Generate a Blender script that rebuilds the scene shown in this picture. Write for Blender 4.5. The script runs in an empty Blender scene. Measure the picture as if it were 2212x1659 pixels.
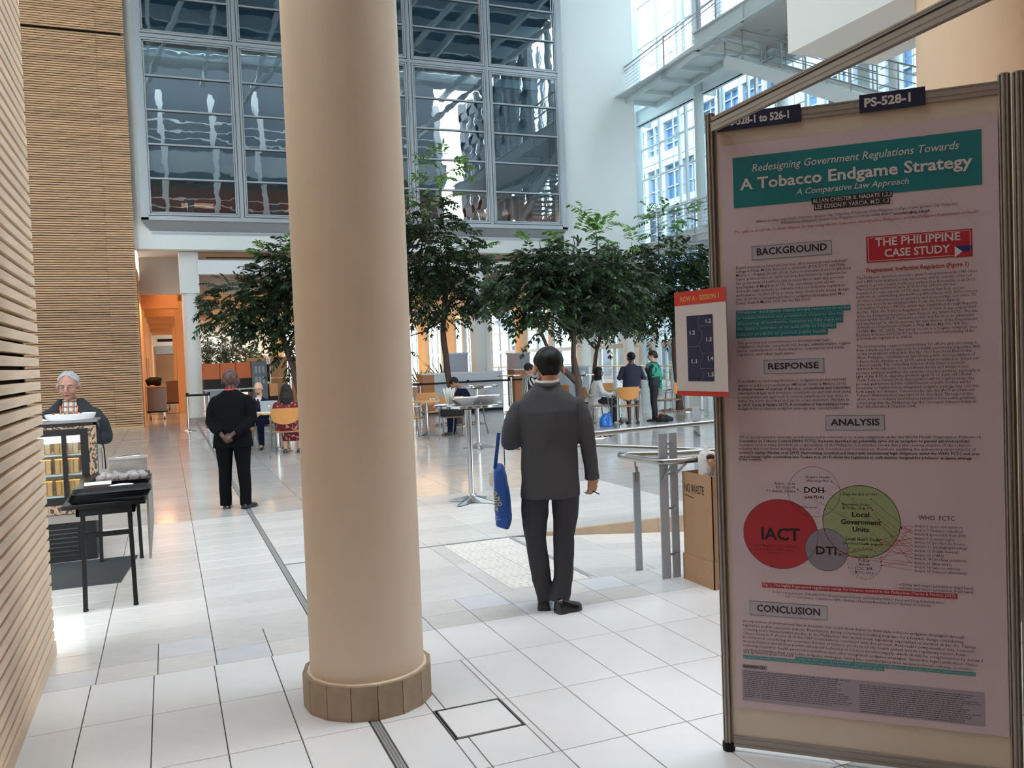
import bpy, bmesh, math, random
import numpy as np
from mathutils import Vector, Matrix, noise
random.seed(7); rng = np.random.default_rng(7)
S = bpy.context.scene; COL = S.collection
sin, cos, pi = math.sin, math.cos, math.pi
# ---------------------------------------------------------------- camera
YAW, PITCH, ROLL, FPX = 0.386045, 0.0324596, -0.0381614, 1838.99
fwd = Vector((sin(YAW)*cos(PITCH), cos(YAW)*cos(PITCH), -sin(PITCH)))
rgt = Vector((cos(YAW), -sin(YAW), 0)); upv = rgt.cross(fwd)
r2 = rgt*cos(ROLL)+upv*sin(ROLL); u2 = -rgt*sin(ROLL)+upv*cos(ROLL)
cam = bpy.data.objects.new('camera', bpy.data.cameras.new('camera')); COL.objects.link(cam)
cam.matrix_world = Matrix(((r2.x,u2.x,-fwd.x,0),(r2.y,u2.y,-fwd.y,0),(r2.z,u2.z,-fwd.z,1.62),(0,0,0,1)))
cam.data.sensor_width = 36; cam.data.lens = FPX*36/2212; cam.data.clip_end = 500; cam.data.clip_start = .05
S.camera = cam
# ---------------------------------------------------------------- world, exposure
S.view_settings.view_transform = 'Standard'; S.view_settings.look = 'None'
S.view_settings.exposure = 0.9; S.view_settings.gamma = 1; S.view_settings.use_curve_mapping = False
W = bpy.data.worlds.new('overcast_sky'); S.world = W; W.use_nodes = True
wn = W.node_tree; wn.nodes['Background'].inputs[0].default_value = (.90, .965, 1, 1)
wn.nodes['Background'].inputs[1].default_value = 5.4
S.cycles.max_bounces = 7; S.cycles.diffuse_bounces = 4; S.cycles.glossy_bounces = 4
S.cycles.transparent_max_bounces = 16; S.cycles.transmission_bounces = 4
S.cycles.caustics_reflective = False; S.cycles.caustics_refractive = False
S.cycles.sample_clamp_indirect = 4; S.cycles.use_adaptive_sampling = True
S.cycles.use_denoising = True

def lamp(name, loc, size, power, color, rot=(0,0,0), sy=None):
    d = bpy.data.lights.new(name, 'AREA'); d.energy = power; d.color = color; d.size = size
    if sy: d.shape = 'RECTANGLE'; d.size_y = sy
    o = bpy.data.objects.new(name, d); COL.objects.link(o); o.location = loc; o.rotation_euler = rot
    return o
WARM = (1, .62, .32)
# ceiling luminaires of the low passage the picture is taken from, and of the arcade behind the atrium, plus one added fill
lamp('ceiling_and_fill_light', (1.6, -1.0, 4.35), .8, 7.5, (1,.64,.50))
lamp('ceiling_and_fill_light', (4.1, 1.6, 4.3), .5, 11, (1,.60,.40))  # fill lamp added to brighten and warm the massive column at upper right
for i, yy in enumerate((30, 37, 45, 54)):
    lamp('ceiling_and_fill_light', (8.5, yy, 4.3), 10, 150, WARM, (0,0,0), .6)
lamp('ceiling_and_fill_light', (.4, 33, 4.1), 1.2, 18, (1,.5,.22), (0,0,0), 8)
lamp('ceiling_and_fill_light', (-.2, 29, 3.7), .5, 30, (1,.5,.22), (0,0,0), 2)

def lin(h):
    h = h.lstrip('#'); c = [int(h[i:i+2],16)/255 for i in (0,2,4)]
    return tuple(x/12.92 if x <= .04045 else ((x+.055)/1.055)**2.4 for x in c)
MATS = {}
def mat(name, col, rough=.6, metal=0, bump=0, bscale=40, var=0, vscale=6, emit=0, spec=None, coat=0, stretch=None, sheen=0, alpha=1):
    if name in MATS: return MATS[name]
    m = bpy.data.materials.new(name); m.use_nodes = True; nt = m.node_tree; b = nt.nodes['Principled BSDF']
    c = lin(col) if isinstance(col, str) else col
    b.inputs['Base Color'].default_value = (*c, 1); b.inputs['Roughness'].default_value = rough
    b.inputs['Metallic'].default_value = metal
    if spec is not None: b.inputs['Specular IOR Level'].default_value = spec
    if coat: b.inputs['Coat Weight'].default_value = coat; b.inputs['Coat Roughness'].default_value = .08
    if sheen: b.inputs['Sheen Weight'].default_value = sheen
    if alpha < 1: b.inputs['Alpha'].default_value = alpha
    if emit: b.inputs['Emission Color'].default_value = (*c, 1); b.inputs['Emission Strength'].default_value = emit
    if bump or var:
        tc = nt.nodes.new('ShaderNodeTexCoord'); mp = nt.nodes.new('ShaderNodeMapping')
        nt.links.new(tc.outputs['Object'], mp.inputs[0])
        if stretch: mp.inputs['Scale'].default_value = stretch
        if bump:
            n = nt.nodes.new('ShaderNodeTexNoise'); n.inputs['Scale'].default_value = bscale; n.inputs['Detail'].default_value = 3
            bp = nt.nodes.new('ShaderNodeBump'); bp.inputs['Strength'].default_value = min(1, bump*4); bp.inputs['Distance'].default_value = .01*bump*4
            nt.links.new(mp.outputs[0], n.inputs[0]); nt.links.new(n.outputs[0], bp.inputs['Height']); nt.links.new(bp.outputs[0], b.inputs['Normal'])
        if var:
            n = nt.nodes.new('ShaderNodeTexNoise'); n.inputs['Scale'].default_value = vscale; n.inputs['Detail'].default_value = 4
            nt.links.new(mp.outputs[0], n.inputs[0])
            mx = nt.nodes.new('ShaderNodeMix'); mx.data_type = 'RGBA'
            mx.inputs[6].default_value = (*[x*(1-var) for x in c], 1); mx.inputs[7].default_value = (*[min(1, x*(1+var)) for x in c], 1)
            rp = nt.nodes.new('ShaderNodeMapRange'); rp.inputs[1].default_value = .3; rp.inputs[2].default_value = .7
            nt.links.new(n.outputs[0], rp.inputs[0]); nt.links.new(rp.outputs[0], mx.inputs[0]); nt.links.new(mx.outputs[2], b.inputs['Base Color'])
    MATS[name] = m; return m
def by_object(m, amt=.15, hue=0):
    """vary a material's value a little from piece to piece"""
    nt = m.node_tree; b = nt.nodes['Principled BSDF']; inp = b.inputs['Base Color']
    oi = nt.nodes.new('ShaderNodeObjectInfo'); hs = nt.nodes.new('ShaderNodeHueSaturation')
    mr = nt.nodes.new('ShaderNodeMapRange'); mr.inputs[3].default_value = 1-amt; mr.inputs[4].default_value = 1+amt
    nt.links.new(oi.outputs['Random'], mr.inputs[0]); nt.links.new(mr.outputs[0], hs.inputs['Value'])
    if inp.links: nt.links.new(inp.links[0].from_socket, hs.inputs['Color'])
    else: hs.inputs['Color'].default_value = inp.default_value
    nt.links.new(hs.outputs[0], inp); return m
def by_island(m, amt=.15):
    nt = m.node_tree; b = nt.nodes['Principled BSDF']; inp = b.inputs['Base Color']
    g = nt.nodes.new('ShaderNodeNewGeometry'); hs = nt.nodes.new('ShaderNodeHueSaturation')
    mr = nt.nodes.new('ShaderNodeMapRange'); mr.inputs[3].default_value = 1-amt; mr.inputs[4].default_value = 1+amt
    nt.links.new(g.outputs['Random Per Island'], mr.inputs[0]); nt.links.new(mr.outputs[0], hs.inputs['Value'])
    if inp.links: nt.links.new(inp.links[0].from_socket, hs.inputs['Color'])
    else: hs.inputs['Color'].default_value = inp.default_value
    nt.links.new(hs.outputs[0], inp); return m
def glass(name, tint=(1,1,1), refl=1.0, rough=.0, wavy=0, base=.04):
    if name in MATS: return MATS[name]
    m = bpy.data.materials.new(name); m.use_nodes = True; nt = m.node_tree; nt.nodes.clear()
    out = nt.nodes.new('ShaderNodeOutputMaterial'); mx = nt.nodes.new('ShaderNodeMixShader')
    tr = nt.nodes.new('ShaderNodeBsdfTransparent'); tr.inputs[0].default_value = (*tint, 1)
    gl = nt.nodes.new('ShaderNodeBsdfGlossy'); gl.inputs['Roughness'].default_value = rough
    gl.inputs[0].default_value = (refl,refl,refl,1)
    fr = nt.nodes.new('ShaderNodeLayerWeight'); fr.inputs[0].default_value = .5
    pw = nt.nodes.new('ShaderNodeMath'); pw.operation = 'POWER'; pw.inputs[1].default_value = 4
    ad = nt.nodes.new('ShaderNodeMath'); ad.operation = 'MULTIPLY_ADD'; ad.inputs[1].default_value = 1-base; ad.inputs[2].default_value = base
    nt.links.new(fr.outputs['Facing'], pw.inputs[0]); nt.links.new(pw.outputs[0], ad.inputs[0]); nt.links.new(ad.outputs[0], mx.inputs[0])
    nt.links.new(tr.outputs[0], mx.inputs[1]); nt.links.new(gl.outputs[0], mx.inputs[2]); nt.links.new(mx.outputs[0], out.inputs[0])
    if wavy:
        tc = nt.nodes.new('ShaderNodeTexCoord'); n = nt.nodes.new('ShaderNodeTexNoise'); n.inputs['Scale'].default_value = 1.6
        bp = nt.nodes.new('ShaderNodeBump'); bp.inputs['Strength'].default_value = wavy; bp.inputs['Distance'].default_value = .02
        nt.links.new(tc.outputs['Object'], n.inputs[0]); nt.links.new(n.outputs[0], bp.inputs['Height']); nt.links.new(bp.outputs[0], gl.inputs['Normal'])
    MATS[name] = m; return m

# ---------------------------------------------------------------- mesh builder
class MB:
    def __init__(s): s.v = []; s.f = []; s.m = []; s.cur = 0
    def add(s, vs, fs, mi=None):
        o = len(s.v); s.v += [tuple(v) for v in vs]; s.f += [tuple(i+o for i in f) for f in fs]
        s.m += [s.cur if mi is None else mi]*len(fs); return s
    def box(s, x0, y0, z0, x1, y1, z1, mi=None, M=None):
        vs = [Vector(p) for p in ((x0,y0,z0),(x1,y0,z0),(x1,y1,z0),(x0,y1,z0),(x0,y0,z1),(x1,y0,z1),(x1,y1,z1),(x0,y1,z1))]
        if M is not None: vs = [M @ v for v in vs]
        return s.add(vs, ((0,3,2,1),(4,5,6,7),(0,1,5,4),(1,2,6,5),(2,3,7,6),(3,0,4,7)), mi)
    def bbox(s, x0, y0, z0, x1, y1, z1, b=.003, mi=None, M=None):
        """box with chamfered top edges and slightly eased uprights"""
        vs = [(x0,y0,z0),(x1,y0,z0),(x1,y1,z0),(x0,y1,z0),(x0,y0,z1-b),(x1,y0,z1-b),(x1,y1,z1-b),(x0,y1,z1-b),
              (x0+b,y0+b,z1),(x1-b,y0+b,z1),(x1-b,y1-b,z1),(x0+b,y1-b,z1)]
        vs = [Vector(p) for p in vs]
        if M is not None: vs = [M @ v for v in vs]
        return s.add(vs, ((0,3,2,1),(0,1,5,4),(1,2,6,5),(2,3,7,6),(3,0,4,7),(4,5,9,8),(5,6,10,9),(6,7,11,10),(7,4,8,11),(8,9,10,11)), mi)
    def beam(s, a, b, w, h=None, mi=None, up=(0,0,1)):
        """rectangular bar from a to b"""
        a, b = Vector(a), Vector(b); h = h or w; d = (b-a).normalized(); up = Vector(up)
        if abs(d.dot(up)) > .99: up = Vector((0,1,0))
        x = d.cross(up).normalized(); y = x.cross(d)
        vs = [p + x*sx*w/2 + y*sy*h/2 for p in (a,b) for sx,sy in ((-1,-1),(1,-1),(1,1),(-1,1))]
        return s.add(vs, ((3,2,1,0),(4,5,6,7),(0,1,5,4),(1,2,6,5),(2,3,7,6),(3,0,4,7)), mi)
    def tube(s, pts, r, n=8, mi=None, caps=True, flat=1):
        pts = [Vector(p) for p in pts]; rs = r if isinstance(r, (list,tuple)) else [r]*len(pts)
        rings = []; ref = None
        for i, p in enumerate(pts):
            d = (pts[min(i+1,len(pts)-1)]-pts[max(i-1,0)]).normalized()
            if ref is None:
                ref = Vector((0,0,1)) if abs(d.z) < .9 else Vector((1,0,0))
            x = d.cross(ref)
            if x.length < 1e-4: x = d.cross(Vector((.3,1,.2)))
            x.normalize(); y = x.cross(d).normalized(); ref = y
            rings.append([p + (x*cos(2*pi*k/n) + y*sin(2*pi*k/n)*flat)*rs[i] for k in range(n)])
        vs = [v for rg in rings for v in rg]; fs = []
        for i in range(len(pts)-1):
            for k in range(n):
                a = i*n+k; b = i*n+(k+1)%n; fs.append((a, a+n, b+n, b))
        if caps: fs.append(tuple(range(n))); fs.append(tuple(range((len(pts)-1)*n+n-1, (len(pts)-1)*n-1, -1)))
        return s.add(vs, fs, mi)
    def lathe(s, prof, n=24, c=(0,0,0), mi=None, sx=1, sy=1, cap=True):
        """prof: (radius, z) from bottom to top"""
        vs = [(c[0]+r*cos(2*pi*k/n)*sx, c[1]+r*sin(2*pi*k/n)*sy, c[2]+z) for r, z in prof for k in range(n)]; fs = []
        for i in range(len(prof)-1):
            for k in range(n):
                a = i*n+k; b = i*n+(k+1)%n; fs.append((a, b, b+n, a+n))
        if cap:
            fs.append(tuple(range(n-1,-1,-1))); q = (len(prof)-1)*n; fs.append(tuple(range(q, q+n)))
        return s.add(vs, fs, mi)
    def prism(s, poly, z0, z1, mi=None, M=None):
        n = len(poly); vs = [Vector((x,y,z0)) for x,y in poly]+[Vector((x,y,z1)) for x,y in poly]
        if M is not None: vs = [M @ v for v in vs]
        return s.add(vs, [tuple(range(n-1,-1,-1)), tuple(range(n,2*n))]+[(i,(i+1)%n,(i+1)%n+n,i+n) for i in range(n)], mi)
    def ell(s, c, r, n=12, m=8, mi=None, M=None):
        vs = []; fs = []
        for j in range(m+1):
            t = pi*j/m - pi/2
            for k in range(n):
                p = Vector((r[0]*cos(t)*cos(2*pi*k/n), r[1]*cos(t)*sin(2*pi*k/n), r[2]*sin(t)))
                if M is not None: p = M @ p
                vs.append(Vector(c)+p)
        for j in range(m):
            for k in range(n):
                a = j*n+k; b = j*n+(k+1)%n; fs.append((a, b, b+n, a+n))
        return s.add(vs, fs, mi)
    def mesh(s, name):
        me = bpy.data.meshes.new(name); me.from_pydata(s.v, [], s.f)
        if any(s.m): me.polygons.foreach_set('material_index', s.m)
        return me
    def build(s, name, mats, parent=None, smooth=False, loc=None, rz=None, sharp=None):
        me = s.mesh(name); o = obj(name, me, mats, parent)
        if smooth:
            me.polygons.foreach_set('use_smooth', [True]*len(me.polygons))
            if sharp is None: sharp = 40
            bm = bmesh.new(); bm.from_mesh(me)
            for e in bm.edges:
                if len(e.link_faces) == 2 and e.calc_face_angle(0) > math.radians(sharp): e.smooth = False
            bm.to_mesh(me); bm.free()
        if loc: o.location = loc
        if rz is not None: o.rotation_euler.z = rz
        return o
def obj(name, me, mats, parent=None):
    o = bpy.data.objects.new(name, me); COL.objects.link(o)
    if me is not None and mats is not None and not me.materials:
        for m in (mats if isinstance(mats, (list,tuple)) else [mats]): me.materials.append(m)
    if parent is not None: o.parent = parent
    return o
def tag(o, label, cat, group=None, kind=None):
    o['label'] = label; o['category'] = cat
    if group: o['group'] = group
    if kind: o['kind'] = kind
    return o
def thing(name, label, cat, loc=(0,0,0), rz=0, group=None):
    o = bpy.data.objects.new(name, None); COL.objects.link(o); o.location = loc; o.rotation_euler.z = rz
    o.empty_display_size = .1
    return tag(o, label, cat, group)
def struct(o): o['kind'] = 'structure'; return o
def kids(o): return [c for c in bpy.data.objects if c.parent == o]
def dup(o, loc=None, rz=None, label=None, parent=None, tree=None):
    tree = tree or {}
    c = o.copy(); COL.objects.link(c)
    if parent is not None: c.parent = parent
    for k in o.children: dup(k, parent=c)
    if loc is not None: c.location = loc
    if rz is not None: c.rotation_euler = (0,0,rz)
    if label: c['label'] = label
    return c
# ================================================================ materials of the building
M_white = mat('white_plaster', '#e9edeb', .75, bump=.02, bscale=60)
M_cream = mat('cream_plaster', '#e4c5a4', .7, bump=.02, bscale=70)
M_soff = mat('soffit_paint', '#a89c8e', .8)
M_tileA = by_object(mat('ceramic_tile', '#e6e5e7', .34, var=.03, vscale=3), .035)
M_tileB = by_object(mat('stone_tile', '#dad7d5', .24, var=.05, vscale=9, bump=.006, bscale=30, stretch=(1,4,1)), .06)
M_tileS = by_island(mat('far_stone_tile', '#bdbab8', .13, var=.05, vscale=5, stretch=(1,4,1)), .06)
M_tileblue = by_object(mat('bluish_tile', '#d3d4da', .32, var=.04, vscale=8), .03)
M_grout = mat('grout', '#55504c', .9)
M_steel = mat('brushed_steel', '#b4b5b6', .28, 1)
M_chrome = mat('chrome', '#c9cbcc', .12, 1)
M_gpaint = mat('grey_paint', '#a9afb8', .45)
M_frame = mat('window_aluminium', '#a7adb2', .42, .35)
M_frame2 = mat('window_gasket', '#3f4850', .6)
M_gsteel = mat('pale_steel_paint', '#cfdbdd', .5)
M_wood = by_object(mat('pale_slat_wood', '#e9ceb2', .55, var=.10, vscale=5, stretch=(6,.5,6)), .07)
M_woodfar = by_island(mat('far_slat_wood', '#cfa67e', .6, var=.12, vscale=4, stretch=(1,6,6)), .16)
M_black = mat('black_paint', '#0f0f10', .55, spec=.25)
M_dark = mat('dark_cavity', '#1a1613', .9)
M_metalstrip = mat('zinc_strip', '#a5a6a8', .45, .3, bump=.02, bscale=200, stretch=(1,.05,1))
M_cove = mat('cove_light', (1,.72,.40), .5, emit=4.0)
M_warmceil = mat('arcade_ceiling', '#e2cdb2', .8)
M_plaster_w = mat('corridor_plaster_lamplit', '#dfae7c', .8)  # orange of the corridor lamp light put into the plaster colour
G_win = glass('window_glass', (.80,.89,.94), .80, .01, wavy=.09, base=.20)
G_clear = glass('clear_glass', (.90,.97,1), 1, 0, base=.05)

# ================================================================ floor
floor = struct(obj('floor', None, None)); 
fb = MB()
Z = -.006
def gq(x0,y0,x1,y1): fb.box(x0,y0,Z-.05,x1,y1,Z)
RX0, RX1, RY0, RY1 = 2.815, 9.0, 5.46, 7.05        # the ramp going down to the right
gq(-9,-6,26,RY0); gq(-9,RY0,RX0,RY1); gq(-9,RY1+.05,26,34.0); gq(RX1,RY0,26,RY1+.05); gq(-9,RY1,3.0,RY1+.05); gq(-9,34,26,80)
fl_o = fb.build('grout_bed', M_grout, floor)
cache = {}
def tile_mesh(w, d, m, key=''):
    k = (round(w,3), round(d,3), m.name)
    if k not in cache:
        b = MB(); g = .0025
        b.bbox(g, g, -.012, w-g, d-g, 0, .0015); me = b.mesh('tile'); me.materials.append(m); cache[k] = me
    return cache[k]
def cut(rects, hole):
    out = []; hx0,hy0,hx1,hy1 = hole
    for x0,y0,x1,y1 in rects:
        if hx0 >= x1-.004 or hx1 <= x0+.004 or hy0 >= y1-.004 or hy1 <= y0+.004: out.append((x0,y0,x1,y1)); continue
        if hx0 > x0+.01: out.append((x0,y0,hx0,y1))
        if hx1 < x1-.01: out.append((hx1,y0,x1,y1))
        a, b_ = max(x0,hx0), min(x1,hx1)
        if hy0 > y0+.01: out.append((a,y0,b_,hy0))
        if hy1 < y1-.01: out.append((a,hy1,b_,y1))
    return out
HATCH = (1.065,3.42,1.395,3.75); STRIP = (.777,-9,.822,90); TACT = (2.163,5.475,2.775,7.06); STRIP2 = (2.775,5.5,2.815,7.06)
STRIPX = (.822,7.06,3.35,7.11); RAMP = (RX0,RY0,RX1,RY1)
HOLES = (HATCH, STRIP, TACT, STRIP2, STRIPX, RAMP)
rects = []
def grid(xs, ys, m):
    for i in range(len(xs)-1):
        for j in range(len(ys)-1):
            rs = [(xs[i],ys[j],xs[i+1],ys[j+1])]
            for h in HOLES: rs = cut(rs, h)
            for r in rs: rects.append((r, m))
LX = [-.738+.0025]+[-.4327+.302*k for k in range(5)]
RXs = [.822]+[1.127+.302*k for k in range(12)]
YA = [4.885-.562-.597*k for k in range(5,-1,-1)]+[4.885]
grid(LX, YA, M_tileA); grid(RXs, YA, M_tileA)
LB = [-.713,-.413,-.113,.187,.482,.777]; RB = [.822,1.13,1.428,1.731,2.036,2.34,2.64,2.94,3.24,3.54,3.84,4.14,4.44,4.74]
for xs in (LB, RB):
    for i in range(len(xs)-1):
        for j,(y0,y1) in enumerate(((4.885,5.145),(5.145,5.44))):
            if xs[i] < -.6 and False: continue
            blue = (i*2+j*5+(xs is RB)*1) % 3 == 0
            rs = [(xs[i],y0,xs[i+1],y1)]
            for h in HOLES: rs = cut(rs, h)
            for r in rs: rects.append((r, M_tileblue if blue else M_tileB))
YC = [5.44+.302*k for k in range(15)]
LC = [-4.045,-3.44,-2.835,-2.23,-1.623,-1.018,-.413,.187,.777]; RC = [.822,1.428]+[2.036+.605*k for k in range(27)]
near_rects = []
grid([x for x in LC if x >= -1.1], YC, M_tileB); grid(RC[:8], YC, M_tileB)
n_ind = 0; fs = MB()
for (r, m) in rects:
    x0,y0,x1,y1 = r
    vis = (x0+x1)/2/max(.1,(y0+y1)/2) < 1.02
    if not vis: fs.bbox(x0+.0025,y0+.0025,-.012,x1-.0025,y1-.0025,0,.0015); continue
    o = obj('tile', tile_mesh(x1-x0, y1-y0, m), None, floor); o.location = (x0,y0,0); n_ind += 1
YF = [YC[-1]+.302*k for k in range(80)]
for xs in (LC, RC):
    for i in range(len(xs)-1):
        for j in range(len(YF)-1):
            if YF[j] > 34: continue
            fs.bbox(xs[i]+.0025,YF[j]+.0025,-.012,xs[i+1]-.0025,YF[j+1]-.0025,0,.0015)
for i in range(len(LC)-1):
    for j in range(len(YC)-1):
        if LC[i] < -1.1: fs.bbox(LC[i]+.0025,YC[j]+.0025,-.012,LC[i+1]-.0025,YC[j+1]-.0025,0,.0015)
for i in range(7, len(RC)-1):
    for j in range(len(YC)-1):
        if YC[j] > 7.1: fs.bbox(RC[i]+.0025,YC[j]+.0025,-.012,RC[i+1]-.0025,YC[j+1]-.0025,0,.0015)
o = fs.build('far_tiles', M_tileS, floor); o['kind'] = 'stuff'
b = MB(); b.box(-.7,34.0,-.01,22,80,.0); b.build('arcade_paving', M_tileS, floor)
b = MB()
for k in range(3): b.box(.782+.0125*k,-2,-.02,.792+.0125*k,27.2,-.001)
b.build('drain_strip', M_metalstrip, floor)
b = MB(); b.box(2.778,5.5,-.02,2.812,7.06,.0); b.build('ramp_edge_strip', M_metalstrip, floor)
b = MB(); b.box(.825,7.065,-.02,3.34,7.083,.0); b.box(.825,7.088,-.02,3.34,7.106,.0); b.build('expansion_strip', M_metalstrip, floor)
# tactile tiles before the ramp
M_tact = mat('tactile_tile', '#dbd7d1', .5, var=.04)
tb = MB(); tb.bbox(.003,.003,-.012,.303,.309,.0,.002)
for i in range(5):
    for j in range(5):
        cx_, cy_ = .033+.06*i+(.012 if j%2 else -.004), .034+.061*j
        tb.lathe([(.013,0),(.009,.005),(.0,.0055)], 7, (cx_,cy_,0), cap=False)
tme = tb.mesh('tactile_tile'); tme.materials.append(M_tact)
for i in range(2):
    for j in range(5):
        o = obj('tactile_tile', tme, None, floor); o.location = (2.163+.306*i, 5.478+.316*j, 0)
# hatch
h = MB(); h.box(1.068,3.423,-.02,1.392,3.427,.0); h.box(1.068,3.743,-.02,1.392,3.747,0); h.box(1.068,3.423,-.02,1.072,3.747,0); h.box(1.388,3.423,-.02,1.392,3.747,0)
h.build('hatch_frame', M_steel, floor)
h = MB(); h.bbox(1.085,3.437,-.01,1.382,3.733,.001,.002); h.build('hatch_lid', M_tileA, floor)
h = MB(); h.box(1.07,3.425,-.0058,1.39,3.745,-.005); h.build('hatch_gap', M_black, floor)
# ramp falling to the right, with its kerb
SL = -.085
def rz_(x): return (x-RX0)*SL
rb = MB(); rb.add([(RX0,RY0,Z),(RX1,RY0,rz_(RX1)+Z),(RX1,RY1,rz_(RX1)+Z),(RX0,RY1,Z)],[(0,1,2,3)]); rb.build('ramp_bed', M_grout, floor)
ys = [RY0]+[5.74+.302*k for k in range(5)]; ys[-1] = RY1
for i in range(10):
    for j in range(len(ys)-1):
        x0 = RX0+.605*i; o = obj('tile', tile_mesh(.605, ys[j+1]-ys[j], M_tileB), None, floor)
        o.location = (x0, ys[j], rz_(x0)); o.rotation_euler.y = -math.atan(SL)
kb = MB()
M_kerb = mat('kerb_stone', '#b09a80', .6, var=.08)
xk = [3.0,4.33,5.66,7.0,9.0]
for i in range(len(xk)-1):
    a_, b_ = xk[i]+.002, xk[i+1]-.002
    q = MB(); q.add([(a_,RY1,rz_(a_)-.05),(b_,RY1,rz_(b_)-.05),(b_,RY1,.004),(a_,RY1,.004),(a_,RY1+.05,rz_(a_)-.05),(b_,RY1+.05,rz_(b_)-.05),(b_,RY1+.05,.004),(a_,RY1+.05,.004)],
                    ((0,1,2,3),(3,2,6,7),(1,5,6,2),(0,3,7,4),(4,7,6,5)))
    q.build('kerb_stone', M_kerb, floor)
q = MB(); q.add([(RX0,RY0,-.001),(RX1,RY0,-.001),(RX1,RY0,rz_(RX1)),(RX0,RY0,-.002)],((0,1,2,3),(3,2,1,0))); q.build('ramp_side', M_kerb, floor)

# ================================================================ near slatted wall on the left
wl = struct(MB().box(-.80,-4,0,-.735,5.38,4.6).build('wall_left', M_dark))
sme = MB(); sme.bbox(-.715,-4,0,-.66,5.5,.045,.002); sme = sme.mesh('slat'); sme.materials.append(M_wood)
pl = MB(); pl.bbox(-.72,-4,0,-.655,5.52,.085,.003); pl.build('bottom_rail', M_wood, wl)
for k in range(68):
    o = obj('slat', sme, None, wl); o.location = (0, rng.uniform(-.003,.003), .100+.0652*k)
b = MB()
for yy in (5.30, 3.1, .6): b.box(-.735,yy,.08,-.712,yy+.045,4.6)
b.build('batten', M_black, wl)
# ================================================================ far slatted wall
wf = struct(MB().box(-9,26.2,0,-.72,27.2,14.6).build('wall_back_left', M_dark))
b = MB()
for k in range(222):
    z0 = .02+.0652*k
    if k == 167: continue
    for x0,x1 in ((-9,-1.335),(-1.33,-.62)): b.box(x0,26.06,z0,x1,26.12,z0+.044)
    b.box(-.70,26.12,z0,-.64,27.1,z0+.044)
o = b.build('slats', M_woodfar, wf); o['kind'] = 'stuff'
b = MB(); b.box(-9,26.03,0,-.61,26.12,.075); b.build('skirting', M_woodfar, wf)

# ================================================================ facade with its projecting window
FY = 26.5
wb = MB(); wb.box(-.8,FY,5.08,-.28,FY+.4,17); wb.box(-.28,FY,5.08,12.9,FY+.4,5.7); wb.box(12.8,FY,5.08,15.85,FY+.4,17)
wb.box(-.28,FY,16.3,12.9,FY+.4,17); wb.box(15.45,FY+.4,5.08,15.85,62,17)
wall_back = struct(wb.build('wall_back', M_white))
# window rooms behind the glass
rm = MB(); rm.box(-.3,31,5.3,12.9,31.1,16.5); rm.box(-.6,27,5.3,-.45,31,16.5); rm.box(13,27,5.3,13.1,31,16.5)
rm.box(-.6,27.2,5.3,13,31,5.6)
mroom = mat('room_behind_glass', '#7d5a44', .8)
rm.build('room_lining', mroom, wall_back)
rm = MB()
for zz in (6.95, 11.0): rm.box(-.6,26.9,zz,13,31,zz+.12)
rm.build('room_ceiling', mat('room_ceiling', '#6d5a4c', .8), wall_back)
b = MB()
for k in range(5): b.box(.9+2.62*k,28.8,5.6,1.1+2.62*k,29.0,11)
b.build('room_post', mat('room_post', '#8d8c8d', .6), wall_back)
for k in range(4):
    l = lamp('room_lamp', (1.2+3.4*k, 29.3, 6.85), 1.0, 60, (1,.60,.35))
win = struct(obj('window_1', None, None))
wy = 26.2
nodes = [-.305+2.6218*k for k in range(6)]; zl = [5.93, 11.04, 16.15]
b = MB()
b.box(-.42,wy-.02,5.86,-.22,FY,16.3); b.box(12.72,wy-.02,5.86,12.92,FY,16.3)                       # box sides
b.build('box_cheek', M_frame, win)
b = MB(); b.add([(-.42,wy-.02,5.86),(12.92,wy-.02,5.86),(12.92,wy-.02,5.93),(-.42,wy-.02,5.93),(-.42,wy+.06,5.84),(12.92,wy+.06,5.84),(-.16,FY+.03,5.56),(12.68,FY+.03,5.56),(-.42,wy+.1,5.93),(12.92,wy+.1,5.93)],
  ((0,1,2,3),(0,4,5,1),(4,6,7,5),(3,2,9,8)))
b.box(-.16,FY-.02,5.5,12.68,FY,5.58)
b.build('sill_box', M_frame, win)
for k, x in enumerate(nodes):
    b = MB(); b.box(x-.055,wy,5.9,x+.055,wy+.14,16.2); b.box(x-.018,wy-.015,5.9,x+.018,wy,16.2); b.build('mullion', M_frame, win)
for z in zl:
    b = MB(); b.box(nodes[0],wy+.002,z-.05,nodes[-1],wy+.13,z+.05); b.build('transom', M_frame, win)
fr = MB(); x1, z1 = 2.6218-.11, 5.11-.10           # one casement ring
for t, y0, y1, m in ((.014,.02,.05,1),(.075,.0,.05,0)):
    pass
def ring(b, w, h, t, y0, y1, mi, off=0):
    b.box(off,y0,off,off+t,y1,h-off,mi); b.box(w-off-t,y0,off,w-off,y1,h-off,mi); b.box(off,y0,off,w-off,y1,off+t,mi); b.box(off,y0,h-off-t,w-off,y1,h-off,mi)
ring(fr, x1, z1, .022, .01, .06, 1); ring(fr, x1, z1, .05, -.01, .06, 0, .022); ring(fr, x1, z1, .014, .015, .06, 1, .072); ring(fr, x1, z1, .03, .0, .06, 0, .086)
frm = fr.mesh('casement'); frm.materials.append(M_frame); frm.materials.append(M_frame2)
bar = MB(); bar.box(.1,-.005,-.022,x1-.1,.05,.022,0); bar.box(.1,.0,-.04,x1-.1,.05,-.022,1); barm = bar.mesh('glazing_bar'); barm.materials.append(M_frame); barm.materials.append(M_frame2)
pn = MB(); ph = (z1-.2)/5; pn.box(.1,.03,.012,x1-.1,.036,ph-.012); pnm = pn.mesh('pane'); pnm.materials.append(G_win)
bl = MB(); bl.box(.05,.30,0,x1-.05,.31,ph*3.95)
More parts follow.
